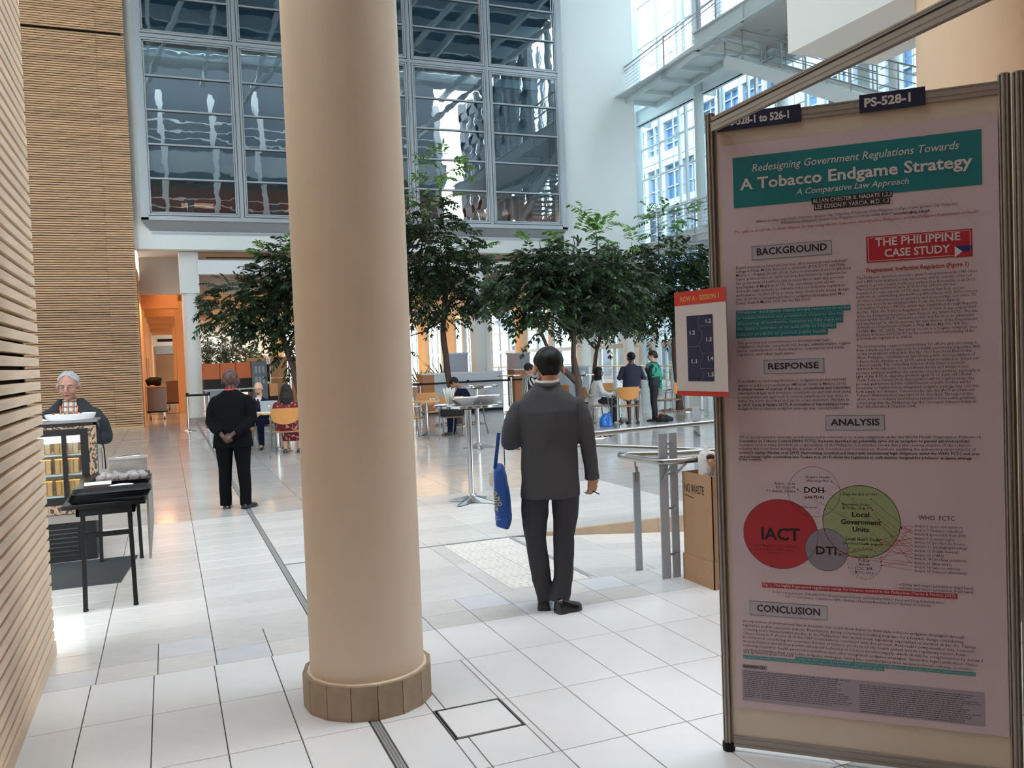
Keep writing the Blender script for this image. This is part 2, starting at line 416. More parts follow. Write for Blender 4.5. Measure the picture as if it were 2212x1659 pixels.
blm = bl.mesh('blind'); blm.materials.append(mat('roller_blind', '#5e7079', .8))
hd = MB(); hd.box(.05,.2,0,x1-.05,.32,.28); hdm = hd.mesh('blind_box'); hdm.materials.append(mat('blind_box', '#9fb0b8', .6))
for r in range(2):
    for k in range(5):
        cz = zl[r]+.05; cxx = nodes[k]+.055
        c = obj('casement', frm, None, win); c.location = (cxx, wy, cz)
        for q in range(5):
            p = obj('pane', pnm, None, c); p.location = (0,0,.1+ph*q)
            p.rotation_euler = (math.radians(random.uniform(-.25,.25)), 0, math.radians(random.uniform(-.25,.25)))
            if q: p2 = obj('glazing_bar', barm, None, c); p2.location = (0,0,.1+ph*q)
        if True:
            o = obj('blind', blm, None, c); o.location = (0,0,.1+ph*1.0); o.scale.z = 1.0 if r == 0 else 1.27; o.location.z = .1+ph*1.0 if r == 0 else .05
            o = obj('blind_box', hdm, None, c); o.location = (0,0,z1-.45)
# ================================================================ arcade under the facade
b = MB(); b.box(-.6,FY+.41,5.09,16.0,28.6,5.2); b.box(-.6,28.6,3.95,17.6,28.8,5.2); b.build('bulkhead', mat('bulkhead_paint', '#bdb7ad', .8), wall_back)
b = MB(); b.box(1.04,26.95,4.41,5.2,27.25,4.83); b.box(5.7,26.95,4.41,9.6,27.25,4.83); b.box(10.2,26.95,4.41,13.6,27.25,4.83); b.build('edge_beam', mat('beam_white','#e8edf2',.6), wall_back)
b = MB(); b.box(1.3,27.0,4.90,15,27.1,4.92); b.build('vent_slot', M_black, wall_back)
ceil = MB(); ceil.box(.2,28.8,4.42,18.2,75,4.6)
ceil = struct(ceil.build('ceiling', M_warmceil))
for i,(y, x0, x1_) in enumerate(((33,1,16.5),(38,1,17),(43.5,1,17.3),(50,1,17.3),(57,1,17.3))):
    b = MB(); b.box(x0,y-.9,4.30,x1_,y+.9,4.42); b.build('ceiling_raft', M_warmceil, ceil)
    b = MB(); b.box(x0,y+1.35,4.40,x1_,y+1.75,4.42); b.build('cove_light', M_cove, ceil)
b = MB(); b.box(17.4,28.8,4.1,18.1,75,4.42); b.build('edge_trim', M_warmceil, ceil)
# corridor at the left end of the arcade
cw = struct(MB().box(-.95,27.2,0,-.62,58,4.6).build('wall_corridor', M_plaster_w))
b = MB()
for i in range(6): b.box(-.62,30.5+4.6*i,3.65,.5,31.1+4.6*i,4.3)
b.box(-.62,28.8,4.3,.5,58,4.4); b.build('corridor_beam', M_plaster_w, cw)
b = MB(); b.box(.42,33.5,0,.72,34.3,4.4); b.box(.42,46,0,.72,47,4.4); b.build('pier', M_plaster_w, cw)
b = MB(); b.box(-.63,34.0,0,-.60,35.0,2.1); b.box(-.63,37.5,0,-.60,38.6,2.1)
struct(b.build('door_1', mat('orange_door', '#a86a35', .5)))
we = MB(); we.box(-.9,58,0,7.4,58.3,4.6)
we = struct(we.build('wall_end', M_white))
b = MB(); b.box(-.35,57.95,3.38,1.25,58,3.55); b.build('vent_grille', M_black, we)
b = MB(); b.box(-.5,57.9,0,.85,58,2.55); b.build('door_recess', mat('recess_tan','#8f7256',.7), we)
b = MB(); b.box(-.5,57.85,2.6,1.2,57.95,3.1,0); b.build('lintel', mat('lintel_grey','#93a0a5',.6), we)
lamp('ceiling_and_fill_light', (3,55,4.2), 3, 130, (.85,.93,1))  # no ceiling lamp: added to stand in for daylight on the end wall
# hanging direction sign in the corridor
ds = thing('hanging_sign', 'small blue and orange direction sign hanging at the corridor end', 'sign', (.95,56.5,2.78))
b = MB(); b.box(-.42,-.03,-.32,.42,.03,.32); b.build('panel', mat('sign_orange','#b98a3c',.5), ds)
b = MB(); b.box(-.40,-.04,-.16,.40,-.03,.16); b.build('face', mat('sign_blue','#2a2fa8',.5), ds)
for x_ in (-.3,.3): b = MB(); b.tube([(x_,0,.32),(x_,0,1.4)],.01); b.build('hanger', M_steel, ds)

# ================================================================ round columns
def column(label, x, y, r, h, m, base_h=0, cap=None, n=40, group=None, plinth=True):
    t = thing('column', label, 'column', (x,y,0), 0, group)
    b = MB(); b.lathe([(r,base_h),(r,h)], n); b.build('shaft', m, t, smooth=True)
    if plinth: b = MB(); b.lathe([(r+.025,0),(r+.025,.14),(r+.005,.15)], n); b.build('plinth', mat('plinth_grey','#a9a49a',.6), t, smooth=True)
    if cap: b = MB(); b.box(-cap[0]/2,-cap[0]/2,h,cap[0]/2,cap[0]/2,h+cap[1]); b.build('capital', M_white, t)
    return t
M_col = mat('column_plaster', '#e6d3bd', .6, bump=.015, bscale=90, var=.02)
nc = thing('column', 'large cream round column in the foreground with tan tiled foot', 'column', (.842,4.07,0))
b = MB(); b.lathe([(.292,.14),(.292,.156),(.272,.162),(.272,4.6)], 64); b.build('shaft', M_col, nc, smooth=True)
M_skt = by_object(mat('skirting_tile', '#a39077', .55, var=.10, vscale=14), .06)
ns = 16; q = 2*pi/ns; R_ = .303; hw = R_*math.tan(q/2)
st = MB(); st.bbox(-hw+.002,-R_+.0,0,hw-.002,-R_+.02,.158,.001); stm = st.mesh('skirting_tile'); stm.materials.append(M_skt)
for k in range(ns):
    o = obj('skirting_tile', stm, None, nc); o.rotation_euler.z = q*k+.12; o.location = (0,0,.001)
b = MB(); b.lathe([(.288,0),(.288,.15)], 32); b.build('core', M_grout, nc)
column('white round column beside the slatted wall with square white block on top', .80, 27.35, .24, 3.86, M_white, cap=(.54,1.22))
column('thick white round column standing behind the tree right of the foreground column', 9.92, 27.3, .275, 4.9, M_white)
column('white round column rising behind the seated woman in white', 13.92, 27.3, .26, 4.9, M_white)
column('white round column hidden by the foreground column', 5.36, 27.3, .25, 3.86, M_white, cap=(.54,1.22))
column('slim white column behind the woman in the navy cardigan', 15.77, 27.3, .2, 5.0, M_white)
column('slim white column behind the woman in the green shawl', 16.7, 26.9, .17, 5.0, M_white)
Mcw = mat('warm_column', '#ead2b4', .6)
for lab,x,y in (('orange lit round column, furthest left of those seen under the trees', 14.2,48.6),('orange lit round column seen just right of the leaning tree trunk', 13.9,42.4),('orange lit column behind the grey suited man on his left', 14.4,34.2),
                ('orange lit round column behind the tall tan screens', 6.1,51),('white column close beside the thick white column',10.95,29.6)):
    column(lab, x, y, .27 if y < 45 else .34, 4.42, Mcw if y>30 else M_white)
# the big column and the beam at upper right
column('massive cream column at the upper right behind the poster stand', 5.17, 4.05, .46, 4.6, M_cream)
bm_ = MB(); bm_.box(4.73,-4,3.95,5.65,5.51,4.9); struct(bm_.build('beam_right', mat('beam_plaster','#dcdcd8',.7,bump=.02)))
# low ceiling over the photographer, side walls, wall behind; unseen walls added to hold back light
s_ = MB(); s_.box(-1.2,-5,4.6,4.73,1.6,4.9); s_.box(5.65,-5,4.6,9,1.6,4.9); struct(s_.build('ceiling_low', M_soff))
M_side = mat('warm_side_wall', '#96755a', .8); struct(MB().box(8.6,-5,0,8.8,4.2,4.6).build('wall_right', M_side)); struct(MB().box(-1.2,-5.2,0,9,-5,4.6).build('wall_front', M_side))
# opposite facade over the photographer, seen mirrored in the window
op = MB(); op.box(-5,1.6,4.9,16.5,1.8,5.9); op.box(-5,1.6,8.6,16.5,1.8,9.6); op.box(-5,1.6,12.4,16.5,1.8,13.6)
opw = struct(op.build('wall_opposite', mat('opposite_wall','#a9b0b3',.8)))
op = MB()
for k in range(9): op.box(-5+2.62*k,1.8,4.9,-4.72+2.62*k,2.1,17)
for z in (6.4,6.9,7.4,10.1,10.6,11.1,14.2,14.7,15.2): op.beam((-5,2.05,z),(16.5,2.05,z),.05,.07)
op.build('gallery_rail', M_gsteel, opw)
op = MB(); op.box(-5,.6,4.9,16.5,.7,21); op.build('gallery_sky_screen', mat('gallery_sky_screen','#4d565c',.8), opw)  # unseen backing added to keep bright sky out of the window reflection
pw = MB()
for k in range(8):
    pw.box(17.4,2.6+1.4*k,0,17.7,3.1+1.4*k,17)
for k in range(12): pw.box(17.4,2.6,1.45*k,17.7,13.2,1.45*k+.55)
struct(pw.build('wall_punched', mat('punched_wall','#9aa3a8',.8)))
struct(MB().box(-9.2,-5,0,-9,27,17).build('wall_far_left', M_white))
# atrium roof steel
rf = struct(obj('roof', None, None)); b = MB()
for k in range(9): b.box(-9,6+2.62*k,17.0,18,6.18+2.62*k,17.6)
b.build('roof_beam', M_gsteel, rf); b = MB()
for k in range(10): b.box(-8+2.62*k,4.5,16.6,-7.85+2.62*k,26.6,16.95)
for k in range(5): b.beam((-6+5*k,5,14.6),(-2+5*k,26,17),.16,.22)
b.build('roof_purlin', M_gsteel, rf); b = MB()
for k in range(17): b.box(-9,5+1.3*k,17.7,18,5.12+.65*k,17.76)
o = b.build('roof_louvre', M_gsteel, rf); o['kind'] = 'stuff'
# ================================================================ glass wall on the right, walkways, outside
GX = 18.0
gw = struct(obj('window_2', None, None))
b = MB(); b.box(GX-.005,4,0,GX+.005,76,17); b.build('glazing', G_clear, gw)
b = MB()
ys_ = [4+1.35*k for k in range(54)]
for y in ys_: b.box(GX-.05,y-.03,0,GX+.05,y+.03,17)
for z in (1.88,2.95,4.3,7.05,8.4,9.6,12.2,13.6,15.2): b.box(GX-.045,4,z-.03,GX+.045,76,z+.03)
b.build('glazing_frame', M_gsteel, gw)
b = MB()
for y in [4.45+1.35*k for k in range(54)]+[4.9+1.35*k for k in range(54)]: b.box(GX+.30,y-.012,0,GX+.36,y+.012,17)
for z in (.9,2.4,3.6,5.9,6.5,7.8,9.0,11.3,12.9,14.4): b.box(GX+.29,4,z-.012,GX+.33,76,z+.012)
o = b.build('outer_rods', M_gsteel, gw); o['kind'] = 'stuff'
b = MB()
for z, d in ((1.88,.09),): b.box(GX-.14,4,z-d,GX+.06,76,z+d)
b.build('door_head_rail', M_frame, gw)
for k, y in enumerate((24.6,28.8,33.0,37.2,41.4,45.6,50,54.5,20.4,16.2,12.0)):
    b = MB(); b.lathe([(.17,0),(.17,17)], 16, (GX-.75,y,0)); b.box(GX-.95,y-.05,5.3,GX-.05,y+.05,5.6); b.box(GX-.95,y-.05,10.3,GX-.05,y+.05,10.6)
    b.build('steel_column', M_gsteel, gw, smooth=True)
b = MB()
for z in (5.55,10.55):
    b.box(GX-.7,8,z-.28,GX-.62,62,z+.28) if z > 6 else b.box(GX-.7,8,z-.2,GX-.62,27,z+.2)
    b.box(GX-.82,8,z+.24,GX-.5,62 if z > 6 else 27,z+.28); b.box(GX-.82,8,z-.28,GX-.5,62 if z > 6 else 27,z-.24)
b.build('floor_girder', M_gsteel, gw)
for y in (22.0,23.9,25.9):
    b = MB(); b.beam((GX-.4,y,5.5),(GX-.4,y+.02,15),.10,.10); b.build('vertical_tie', M_gsteel, gw)
def walkway(name, label, P, z, w=1.25, th=.22):
    """P = polyline of the inner (atrium side) edge; deck goes towards the glass"""
    t = struct(obj(name, None, None)); b = MB()
    n = len(P)
    for i in range(n-1):
        (ax,ay),(bx,by) = P[i], P[i+1]
        b.beam((ax,ay,z),(bx,by,z),.10,th*1.6); b.beam((ax+w,ay,z),(bx+w,by,z),.10,th*1.6)
        b.box(min(ax,bx),by,z+.02,max(ax,bx)+w,ay,z+.06)
        L = abs(ay-by); m_ = max(1,int(L/1.1))
        for k in range(m_+1):
            f = k/m_; b.box(ax+(bx-ax)*f,ay+(by-ay)*f-.05,z-.12,ax+(bx-ax)*f+w,ay+(by-ay)*f+.05,z+.02)
    b.build('deck', M_gsteel, t)
    b = MB()
    for i in range(n-1):
        (ax,ay),(bx,by) = P[i], P[i+1]
        for k, zz in enumerate((.28,.40,.52,.64,.76,.88)): b.tube([(ax,ay,z+zz),(bx,by,z+zz)], .008, 5)
        b.tube([(ax,ay,z+1.12),(bx,by,z+1.12)], .032, 8); b.tube([(ax,ay,z+.98),(bx,by,z+.98)], .02, 6)
        b.tube([(ax+w,ay,z+1.12),(bx+w,by,z+1.12)], .03, 8)
    b.build('handrail', M_steel, t)
    for i in range(n-1):
        (ax,ay),(bx,by) = P[i], P[i+1]; L = abs(ay-by); m_ = max(1,int(L/2.2))
        for k in range(m_+1):
            f = k/m_; x, y = ax+(bx-ax)*f, ay+(by-ay)*f
            b = MB(); b.box(x-.07,y-.03,z-.2,x-.04,y+.03,z+1.15); b.box(x-.12,y-.1,z-.22,x+.02,y+.1,z-.02); b.build('baluster', M_gpaint, t)
    return t
walkway('trim_1', '', [(15.55,26.7),(15.1,20.5)], 10.55, 1.35)
walkway('trim_2', '', [(16.0,27.5),(15.85,12.0)], 5.25, 1.3)
# landing with white soffit
ld = struct(obj('trim_3', None, None)); b = MB()
b.box(15.05,8,10.50,17.2,21.4,10.54); b.build('soffit', mat('landing_soffit','#d3d3d0',.7), ld)
b = MB(); b.box(14.98,8,10.48,15.06,21.5,10.95); b.box(14.90,8,10.46,15.12,21.5,10.50); b.box(14.90,8,10.93,15.12,21.5,10.97); b.box(15,21.38,10.46,17.3,21.5,10.95)
for y in (19.2,15.2,11.2): b.box(14.93,y-.05,10.46,15.0,y+.05,10.97)
for y in (17.5,16.2): b.box(15.05,y-.1,10.44,17.2,y+.1,10.5)
b.build('edge_girder', M_gsteel, ld)
b = MB(); b.lathe([(.07,0),(.09,.02)], 14, (16.1,19.6,10.48)); b.build('downlight', M_frame, ld)
b = MB()
for y in (21.3,19.0,16.6,14.2): b.box(14.98,y-.06,10.95,15.06,y+.06,12.2)
b.build('post', M_gpaint, ld)
b = MB()
for zz in (.2,.32,.44,.56,.68,.8,.92,1.04): b.tube([(15.02,21.4,10.95+zz),(15.02,9,10.95+zz)],.009,5)
b.tube([(15.02,21.4,12.15),(15.02,9,12.15)],.03,8); b.build('handrail', M_steel, ld)
# steel stair seen between the landing and the poster stand
stt = struct(obj('trim_4', None, None)); b = MB()
b.beam((17.25,21.3,10.0),(17.0,9,10.1),.28,.28); b.build('tube_beam', M_gsteel, stt)
b = MB(); A_, B_ = Vector((16.9,20.6,9.9)), Vector((16.9,15.0,7.0))
for dx in (0,-1.5): b.beam(A_+Vector((dx,0,0)),B_+Vector((dx,0,0)),.08,.34)
A2, B2 = Vector((16.9,15.0,7.0)), Vector((16.9,21.5,5.4))
for dx in (0,-1.5): b.beam(A2+Vector((dx,0,0)),B2+Vector((dx,0,0)),.08,.30)
b.build('stringer', M_gsteel, stt)
b = MB()
for k in range(19):
    p = A_.lerp(B_, (k+.5)/19); b.box(15.4,p.y-.14,p.z-.03,16.9,p.y+.14,p.z+.01)
for k in range(11):
    p = A2.lerp(B2, (k+.5)/11); b.box(15.4,p.y-.14,p.z-.03,16.9,p.y+.14,p.z+.01)
b.build('tread', mat('stair_tread','#b9beb9',.5), stt)
b = MB()
for dx in (0,-1.5):
    for k in range(8):
        p = A_.lerp(B_, k/7)+Vector((dx,0,0)); b.tube([p,p+Vector((0,0,1.0))],.018,6)
    for zz in (.35,.6,.8,1.0): b.tube([A_+Vector((dx,0,zz)),B_+Vector((dx,0,zz))],.014 if zz<1 else .025,6)
b.build('stair_rail', M_steel, stt)
b = MB()
for y in (17.2,13.8,11.0): b.box(17.2,y-.2,0,17.5,y+.2,17)
b.build('flat_post', M_gsteel, stt)

# ---- outside: paving, office blocks, all behind the glass
og = struct(MB().box(18.1,-30,-.6,160,200,-.5).build('ground_outside', mat('outside_paving','#b9b7b2',.8)))
M_off = mat('office_frame','#8592a0',.7); M_offg = mat('office_glass','#33597f',.3,.0,spec=.2)
def office(label, x, y0, y1, h, m=M_off, g=M_offg, fl=3.4, bw=2.6):
    t = thing('office_building', label, 'building', (x,(y0+y1)/2,-.5)); L = y1-y0
    b = MB(); b.box(.4,-L/2,0,14,L/2,h); b.build('glazing', g, t)
    b = MB(); n = int(h/fl)
    for k in range(n+1): b.box(0,-L/2,k*fl,.5,L/2,k*fl+(1.0 if k%2 else .6))
    for k in range(int(L/bw)+1): b.box(.05,-L/2+k*bw,0,.5,-L/2+k*bw+.45,h)
    for k in range(n):
        for j in range(int(L/bw)):
            if (k*7+j*3)%5 == 0: b.box(.1,-L/2+j*bw,k*fl,.5,-L/2+j*bw+bw,k*fl+fl)
    o = b.build('facade_grid', m, t)
    b = MB()
    for k in range(n): 
        for z in (1.5,2.5): b.box(.25,-L/2,k*fl+z,.45,L/2,k*fl+z+.07)
    for j in range(int(L/bw)): b.box(.25,-L/2+j*bw+bw*.6,0,.45,-L/2+j*bw+bw*.6+.08,h)
    b.build('window_bars', m, t)
    return t
office('blue glazed office block outside, furthest down the street', 40, 62, 104, 24)
office('blue glazed office block outside beyond the middle of the glass wall', 33, 36, 60, 20, fl=3.0, bw=2.2)
office('pale office block outside with blue windows, nearest behind the walkways', 30, 6, 34, 30, mat('office_pale','#8e98a2',.7), fl=3.1, bw=1.9)
lowm = mat('shopfront','#7d776f',.8)
for i,(x,y0,y1,h) in enumerate(((25.5,20,31,3.2),(26.5,36,44,3.0),(27.5,50,60,3.4))):
    t = thing('kiosk', ('low shop front outside behind the woman in green','low shop front outside behind the thick white column','low shop front outside at the far left of the glass wall')[i], 'kiosk', (x,(y0+y1)/2,-.5))
    b = MB(); L=y1-y0; b.box(0,-L/2,0,4,L/2,h); b.build('walls', lowm, t)
    b = MB()
    for k in range(int(L/1.6)): b.box(-.03,-L/2+.2+1.6*k,.6,0,-L/2+1.5+1.6*k,h-.7)
    b.build('shop_window', M_offg, t)
    b = MB(); b.box(-.6,-L/2,h-.25,0,L/2,h-.1); b.build('canopy', M_white, t)
# bushes outside
gm = mat('outside_leaves','#4c6a3e',.7)
for i,(x,y) in enumerate(((22,33),(23,45),(24,57))):
    b = MB()
    for k in range(240):
        a = rng.uniform(0,2*pi); e = rng.uniform(0,1.2); r = rng.uniform(.4,1.1)
        c = Vector((r*cos(a)*cos(e), r*sin(a)*cos(e)*1.4, .7+1.1*r*sin(e))); d = Vector(rng.normal(size=3)).normalized()*.17; u_ = d.cross(Vector(rng.normal(size=3))).normalized()*.06
        b.add([c-d,c+u_,c+d,c-u_],[(0,1,2,3)])
    b.lathe([(.05,0),(.03,.8)],6); o = b.build('bush', gm); o.location = (x,y,-.5)
    tag(o, ('green bush outside behind the forked thin tree','green bush outside seen beside the striped top woman','green bush outside at the far end of the glass wall')[i], 'bush')
# ================================================================ people
V = Vector
def blob(mb, name, mats, parent=None, voxel=.008, smooth=3, disp=None, freq=9, label=None):
    me = mb.mesh('tmp'); o = bpy.data.objects.new('tmp', me); COL.objects.link(o)
    m = o.modifiers.new('r', 'REMESH'); m.mode = 'VOXEL'; m.voxel_size = voxel; m.use_smooth_shade = True
    if smooth: s = o.modifiers.new('s', 'SMOOTH'); s.iterations = smooth; s.factor = .5
    dg = bpy.context.evaluated_depsgraph_get(); ev = o.evaluated_get(dg)
    nm = bpy.data.meshes.new_from_object(ev); bpy.data.objects.remove(o); bpy.data.meshes.remove(me)
    nm.name = name
    if disp:
        n = len(nm.vertices); co = np.empty(n*3); nm.vertices.foreach_get('co', co); co = co.reshape(-1,3)
        nn = np.array([tuple(v.normal) for v in nm.vertices])
        f = np.array([noise.noise(V((p[0]*freq, p[1]*freq, p[2]*freq*.45)))+.5*noise.noise(V((p[0]*freq*2.3+5, p[1]*freq*2.3, p[2]*freq*1.5))) for p in co])
        co = co+nn*(f*disp)[:,None]; nm.vertices.foreach_set('co', co.ravel()); nm.update()
    nm.polygons.foreach_set('use_smooth', [True]*len(nm.polygons))
    nm.materials.clear()
    r = obj(name, nm, mats, parent)
    if label: r['label'] = label
    return r
def loft(b, cs, rx, ry, xa=(1,0,0), n=20, mi=None, ex=1.0):
    cs = [V(c) for c in cs]; xa = V(xa); rings = []
    for i, c in enumerate(cs):
        d = (cs[min(i+1,len(cs)-1)]-cs[max(i-1,0)]).normalized(); x = (xa-d*xa.dot(d)).normalized(); y = d.cross(x)
        rg = []
        for k in range(n):
            a = 2*pi*k/n; ca, sa = cos(a), sin(a)
            ca = math.copysign(abs(ca)**ex, ca); sa = math.copysign(abs(sa)**ex, sa)
            rg.append(c+x*ca*rx[i]+y*sa*ry[i])
        rings.append(rg)
    vs = [v for r in rings for v in r]; fs = []
    for i in range(len(cs)-1):
        for k in range(n):
            a = i*n+k; c_ = i*n+(k+1)%n; fs.append((a, c_, c_+n, a+n))
    fs.append(tuple(range(n-1,-1,-1))); q = (len(cs)-1)*n; fs.append(tuple(range(q,q+n)))
    return b.add(vs, fs, mi)
def arm(b, pts, rs, n=14):
    pts = [V(p) for p in pts]
    b.tube(pts, rs, n)
    for p, r in zip(pts, rs): b.ell(p, (r*.98,)*3, 12, 8)
def hand(b, wr, d, nrm, thumb_side, curl=.5, s=1.0):
    """palm + four unequal fingers + thumb; d finger direction, nrm palm normal (curl direction)"""
    wr, d, nrm = V(wr), V(d).normalized(), V(nrm); nrm = (nrm-d*nrm.dot(d)).normalized(); w = d.cross(nrm)*thumb_side
    M = Matrix((w, nrm, d)).transposed()
    b.ell(wr+d*.045*s, (.040*s,.016*s,.052*s), 12, 8, M=M); b.ell(wr+d*.012*s, (.027*s,.019*s,.035*s), 12, 8, M=M)
    for i, (off, L, r) in enumerate(((.033,.072,.0080),(.011,.080,.0084),(-.011,.074,.0080),(-.032,.058,.0072))):
        p = wr+d*(.078-.004*abs(i-1))*s+w*off*s; a = 0; pts = [p-d*.03*s, p]
        for k, f in enumerate((.45,.32,.23)):
            a += curl*(.75 if k == 0 else .9)
            p = p+(d*cos(a)+nrm*sin(a)+w*(off*1.2 if k==0 else 0))*L*f*s; pts.append(p)
        b.tube(pts, [r*s,r*1.05*s,r*s,r*.92*s,r*.8*s], 8); b.ell(pts[-1], (r*.8*s,)*3, 8, 6)
    p = wr+d*.018*s+w*.026*s; q = p+(w*.75+d*.7+nrm*.35).normalized()*.040*s; q2 = q+(d*.9+w*.15+nrm*(.3+curl*.5)).normalized()*.030*s
    b.tube([p-w*.012*s,p,q,q2], [.013*s,.012*s,.0105*s,.008*s], 8); b.ell(q2,(.008*s,)*3,8,6)
def head_parts(b, C, H, s=1.0, male=True, face=True):
    def P(x,y,z): return C+H@V((x*s,y*s,z*s))
    b.ell(P(0,-.012,.032), (.077*s,.096*s,.086*s), 20, 14, M=H)
    b.ell(P(0,.018,-.035), (.060*s,.070*s,.072*s), 18, 12, M=H); b.ell(P(0,.056,-.088), (.028*s,.024*s,.022*s), 12, 8, M=H)
    b.ell(P(0,.03,-.07), (.050*s,.045*s,.035*s), 12, 8, M=H)
    for sx in (-1,1):
        b.ell(P(.036*sx,.055,-.028), (.028*s,.030*s,.032*s), 12, 8, M=H)
        b.ell(P(.083*sx,-.008,-.008), (.012*s,.021*s,.033*s), 10, 8, M=H@Matrix.Rotation(-.45*sx,3,'Z'))
        b.ell(P(.030*sx,.076,.028), (.024*s,.014*s,.009*s), 10, 6, M=H)
    b.tube([P(0,.085,.018),P(0,.100,-.008),P(0,.111,-.026)], [.009*s,.011*s,.014*s], 8); b.ell(P(0,.106,-.030),(.018*s,.012*s,.009*s),10,6,M=H)
    b.ell(P(0,.086,-.058),(.023*s,.010*s,.010*s),10,6,M=H)
def face_bits(t, C, H, s=1.0, glasses=None, brow='#2b211c', lips='#8d4a40', nm=''):
    def P(x,y,z): return C+H@V((x*s,y*s,z*s))
    Mw = mat('eye_white','#a89c94',.4); Mi = mat('iris','#1d1512',.2)
    for sx in (-1,1):
        b = MB(); b.ell(P(.031*sx,.080,.004),(.0115*s,.008*s,.0042*s),10,8,0,H); b.ell(P(.031*sx,.0862,.004),(.0052*s,.0025*s,.0040*s),8,6,1,H); b.build('eye',[Mw,Mi],t,smooth=True)
        b = MB(); b.tube([P(.016*sx,.091,.026),P(.031*sx,.093,.031),P(.048*sx,.083,.025)],[.002*s,.0035*s,.0015*s],6); b.build('eyebrow',mat('brow_'+brow,brow,.8),t)
    b = MB(); b.tube([P(-.022,.088,-.060),P(-.008,.096,-.057),P(.008,.096,-.057),P(.022,.088,-.060)],[.002*s,.005*s,.005*s,.002*s],8); b.build('lips',mat('lips_'+lips,lips,.5),t,smooth=True)
    if glasses:
        Mg = mat('spectacles_'+glasses,glasses,.3,.4); b = MB()
        for sx in (-1,1):
            pts = [P(.033*sx+.023*cos(a),.101-.006*abs(cos(a)),.001+.016*sin(a)) for a in [2*pi*k/14 for k in range(15)]]
            b.tube(pts,.0016*s,5,caps=False); b.tube([P(.056*sx,.098,.004),P(.076*sx,.06,.006),P(.082*sx,-.005,.006)],.0016*s,5)
        b.tube([P(-.011,.102,.004),P(.011,.102,.004)],.0016*s,5); b.build('glasses',Mg,t,smooth=True)
def hair_cap(t, C, H, col, s=1.0, front=.052, side=-.012, back=-.085, thick=.010, rough=.5, amp=.004, name='hair', part=0):
    """cap of hair with its own hairline"""
    n, m = 48, 22; vs = []; fs = []
    c0 = V((0,-.012,.032)); R_ = V((.077,.096,.086))
    for shell in (1,0):
        for k in range(n):
            th = 2*pi*k/n; c = cos(th)       # th=0 front (+y)
            a = max(0, c); bk = max(0, -c)
            zl = side+(front-side)*(a**1.3)+(back-side)*(bk**.7)
            tt = max(0,min(1,(.50-abs(c+.02))/.28)); tt = tt*tt*(3-2*tt); zl = zl+max(0,side-zl)*tt
            el0 = math.asin(max(-.99,min(.99,(zl-c0.z)/R_.z)))
            for j in range(m+1):
                el = el0+(pi/2-el0)*j/m
                d = V((sin(th)*cos(el), cos(th)*cos(el), sin(el)))
                tk = thick*(1 if shell else -.3)*(min(1,.35+j/4.0)) + (amp*noise.noise(V((th*5+c0.x, el*2+part, col[0]*9 if not isinstance(col,str) else 1))) if shell else 0)
                taper = 1-(.12*bk*max(0,(.02-c0.z-R_.z*sin(el))/.1) if False else 0)
                p = V((d.x*(R_.x+tk)*taper, d.y*(R_.y+tk), d.z*(R_.z+tk)))
                vs.append(C+H@((c0+p)*s))
    def I(sh,k,j): return sh*n*(m+1)+(k%n)*(m+1)+j
    for k in range(n):
        for j in range(m):
            fs.append((I(0,k,j),I(0,k,j+1),I(0,k+1,j+1),I(0,k+1,j))); fs.append((I(1,k,j),I(1,k+1,j),I(1,k+1,j+1),I(1,k,j+1)))
        fs.append((I(0,k,0),I(0,k+1,0),I(1,k+1,0),I(1,k,0)))
    b = MB(); b.add(vs, fs); m_ = mat('hair_'+str(col), col, max(rough,.5), bump=.012, bscale=130, stretch=(1,1,.15), spec=.25)
    return b.build(name, m_, t, smooth=True, sharp=180)
def shoe(t, heel, toe, w=.045, h=.075, m=None, name='shoe', sole=.012, pitch=0):
    heel, toe = V(heel), V(toe); d = (toe-heel); L = d.length; d.normalize(); x = d.cross(V((0,0,1))).normalized(); up = x.cross(d)
    b = MB(); prof = [(0,.62,.55),(.04,.85,.9),(.15,.92,1.0),(.32,.86,1.0),(.45,.88,.80),(.62,1.0,.62),(.78,1.0,.52),(.92,.78,.42),(1.0,.35,.25)]
    n = 12; vs = []; fs = []
    for f, ww, hh in prof:
        for k in range(n):
            a = pi*k/(n-1) if True else 0
            vs.append(heel+d*L*f+x*cos(a)*w*ww+up*(sole+max(0,sin(a))**.8*h*hh))
        
    for i in range(len(prof)-1):
        for k in range(n-1): a = i*n+k; fs.append((a,a+1,a+1+n,a+n))
        fs.append((i*n+n-1,i*n,i*n+n,i*n+2*n-1))
    fs.append(tuple(range(n-1,-1,-1))); q=(len(prof)-1)*n; fs.append(tuple(range(q,q+n)))
    b.add(vs,fs)
    # sole
    sv = []; 
    for f, ww, hh in prof: sv += [heel+d*L*f+x*w*ww*1.05, heel+d*L*f-x*w*ww*1.05]
    o = len(sv); sv = sv+[v+up*sole for v in sv]; sf = []
    for i in range(len(prof)-1):
        a = 2*i; sf += [(a,a+2,a+3,a+1),(a+o,a+1+o,a+3+o,a+2+o),(a,a+o,a+2+o,a+2),(a+1,a+3,a+3+o,a+1+o)]
    sf += [(0,1,1+o,o),(2*len(prof)-2,2*len(prof)-2+o,2*len(prof)-1+o,2*len(prof)-1)]
    b.add(sv,sf)
    return b.build(name, m or mat('black_leather','#15161a',.28,coat=.3), t, smooth=True)
def lanyard(t, pts, col='#c23a3a', r=.006):
    b = MB(); b.tube(pts, r, 6, flat=1); return b.build('lanyard', mat('ribbon_'+col,col,.6), t)
def Hm(yaw=0, pitch=0, roll=0):
    return (Matrix.Rotation(yaw,3,'Z')@Matrix.Rotation(pitch,3,'X')@Matrix.Rotation(roll,3,'Y'))
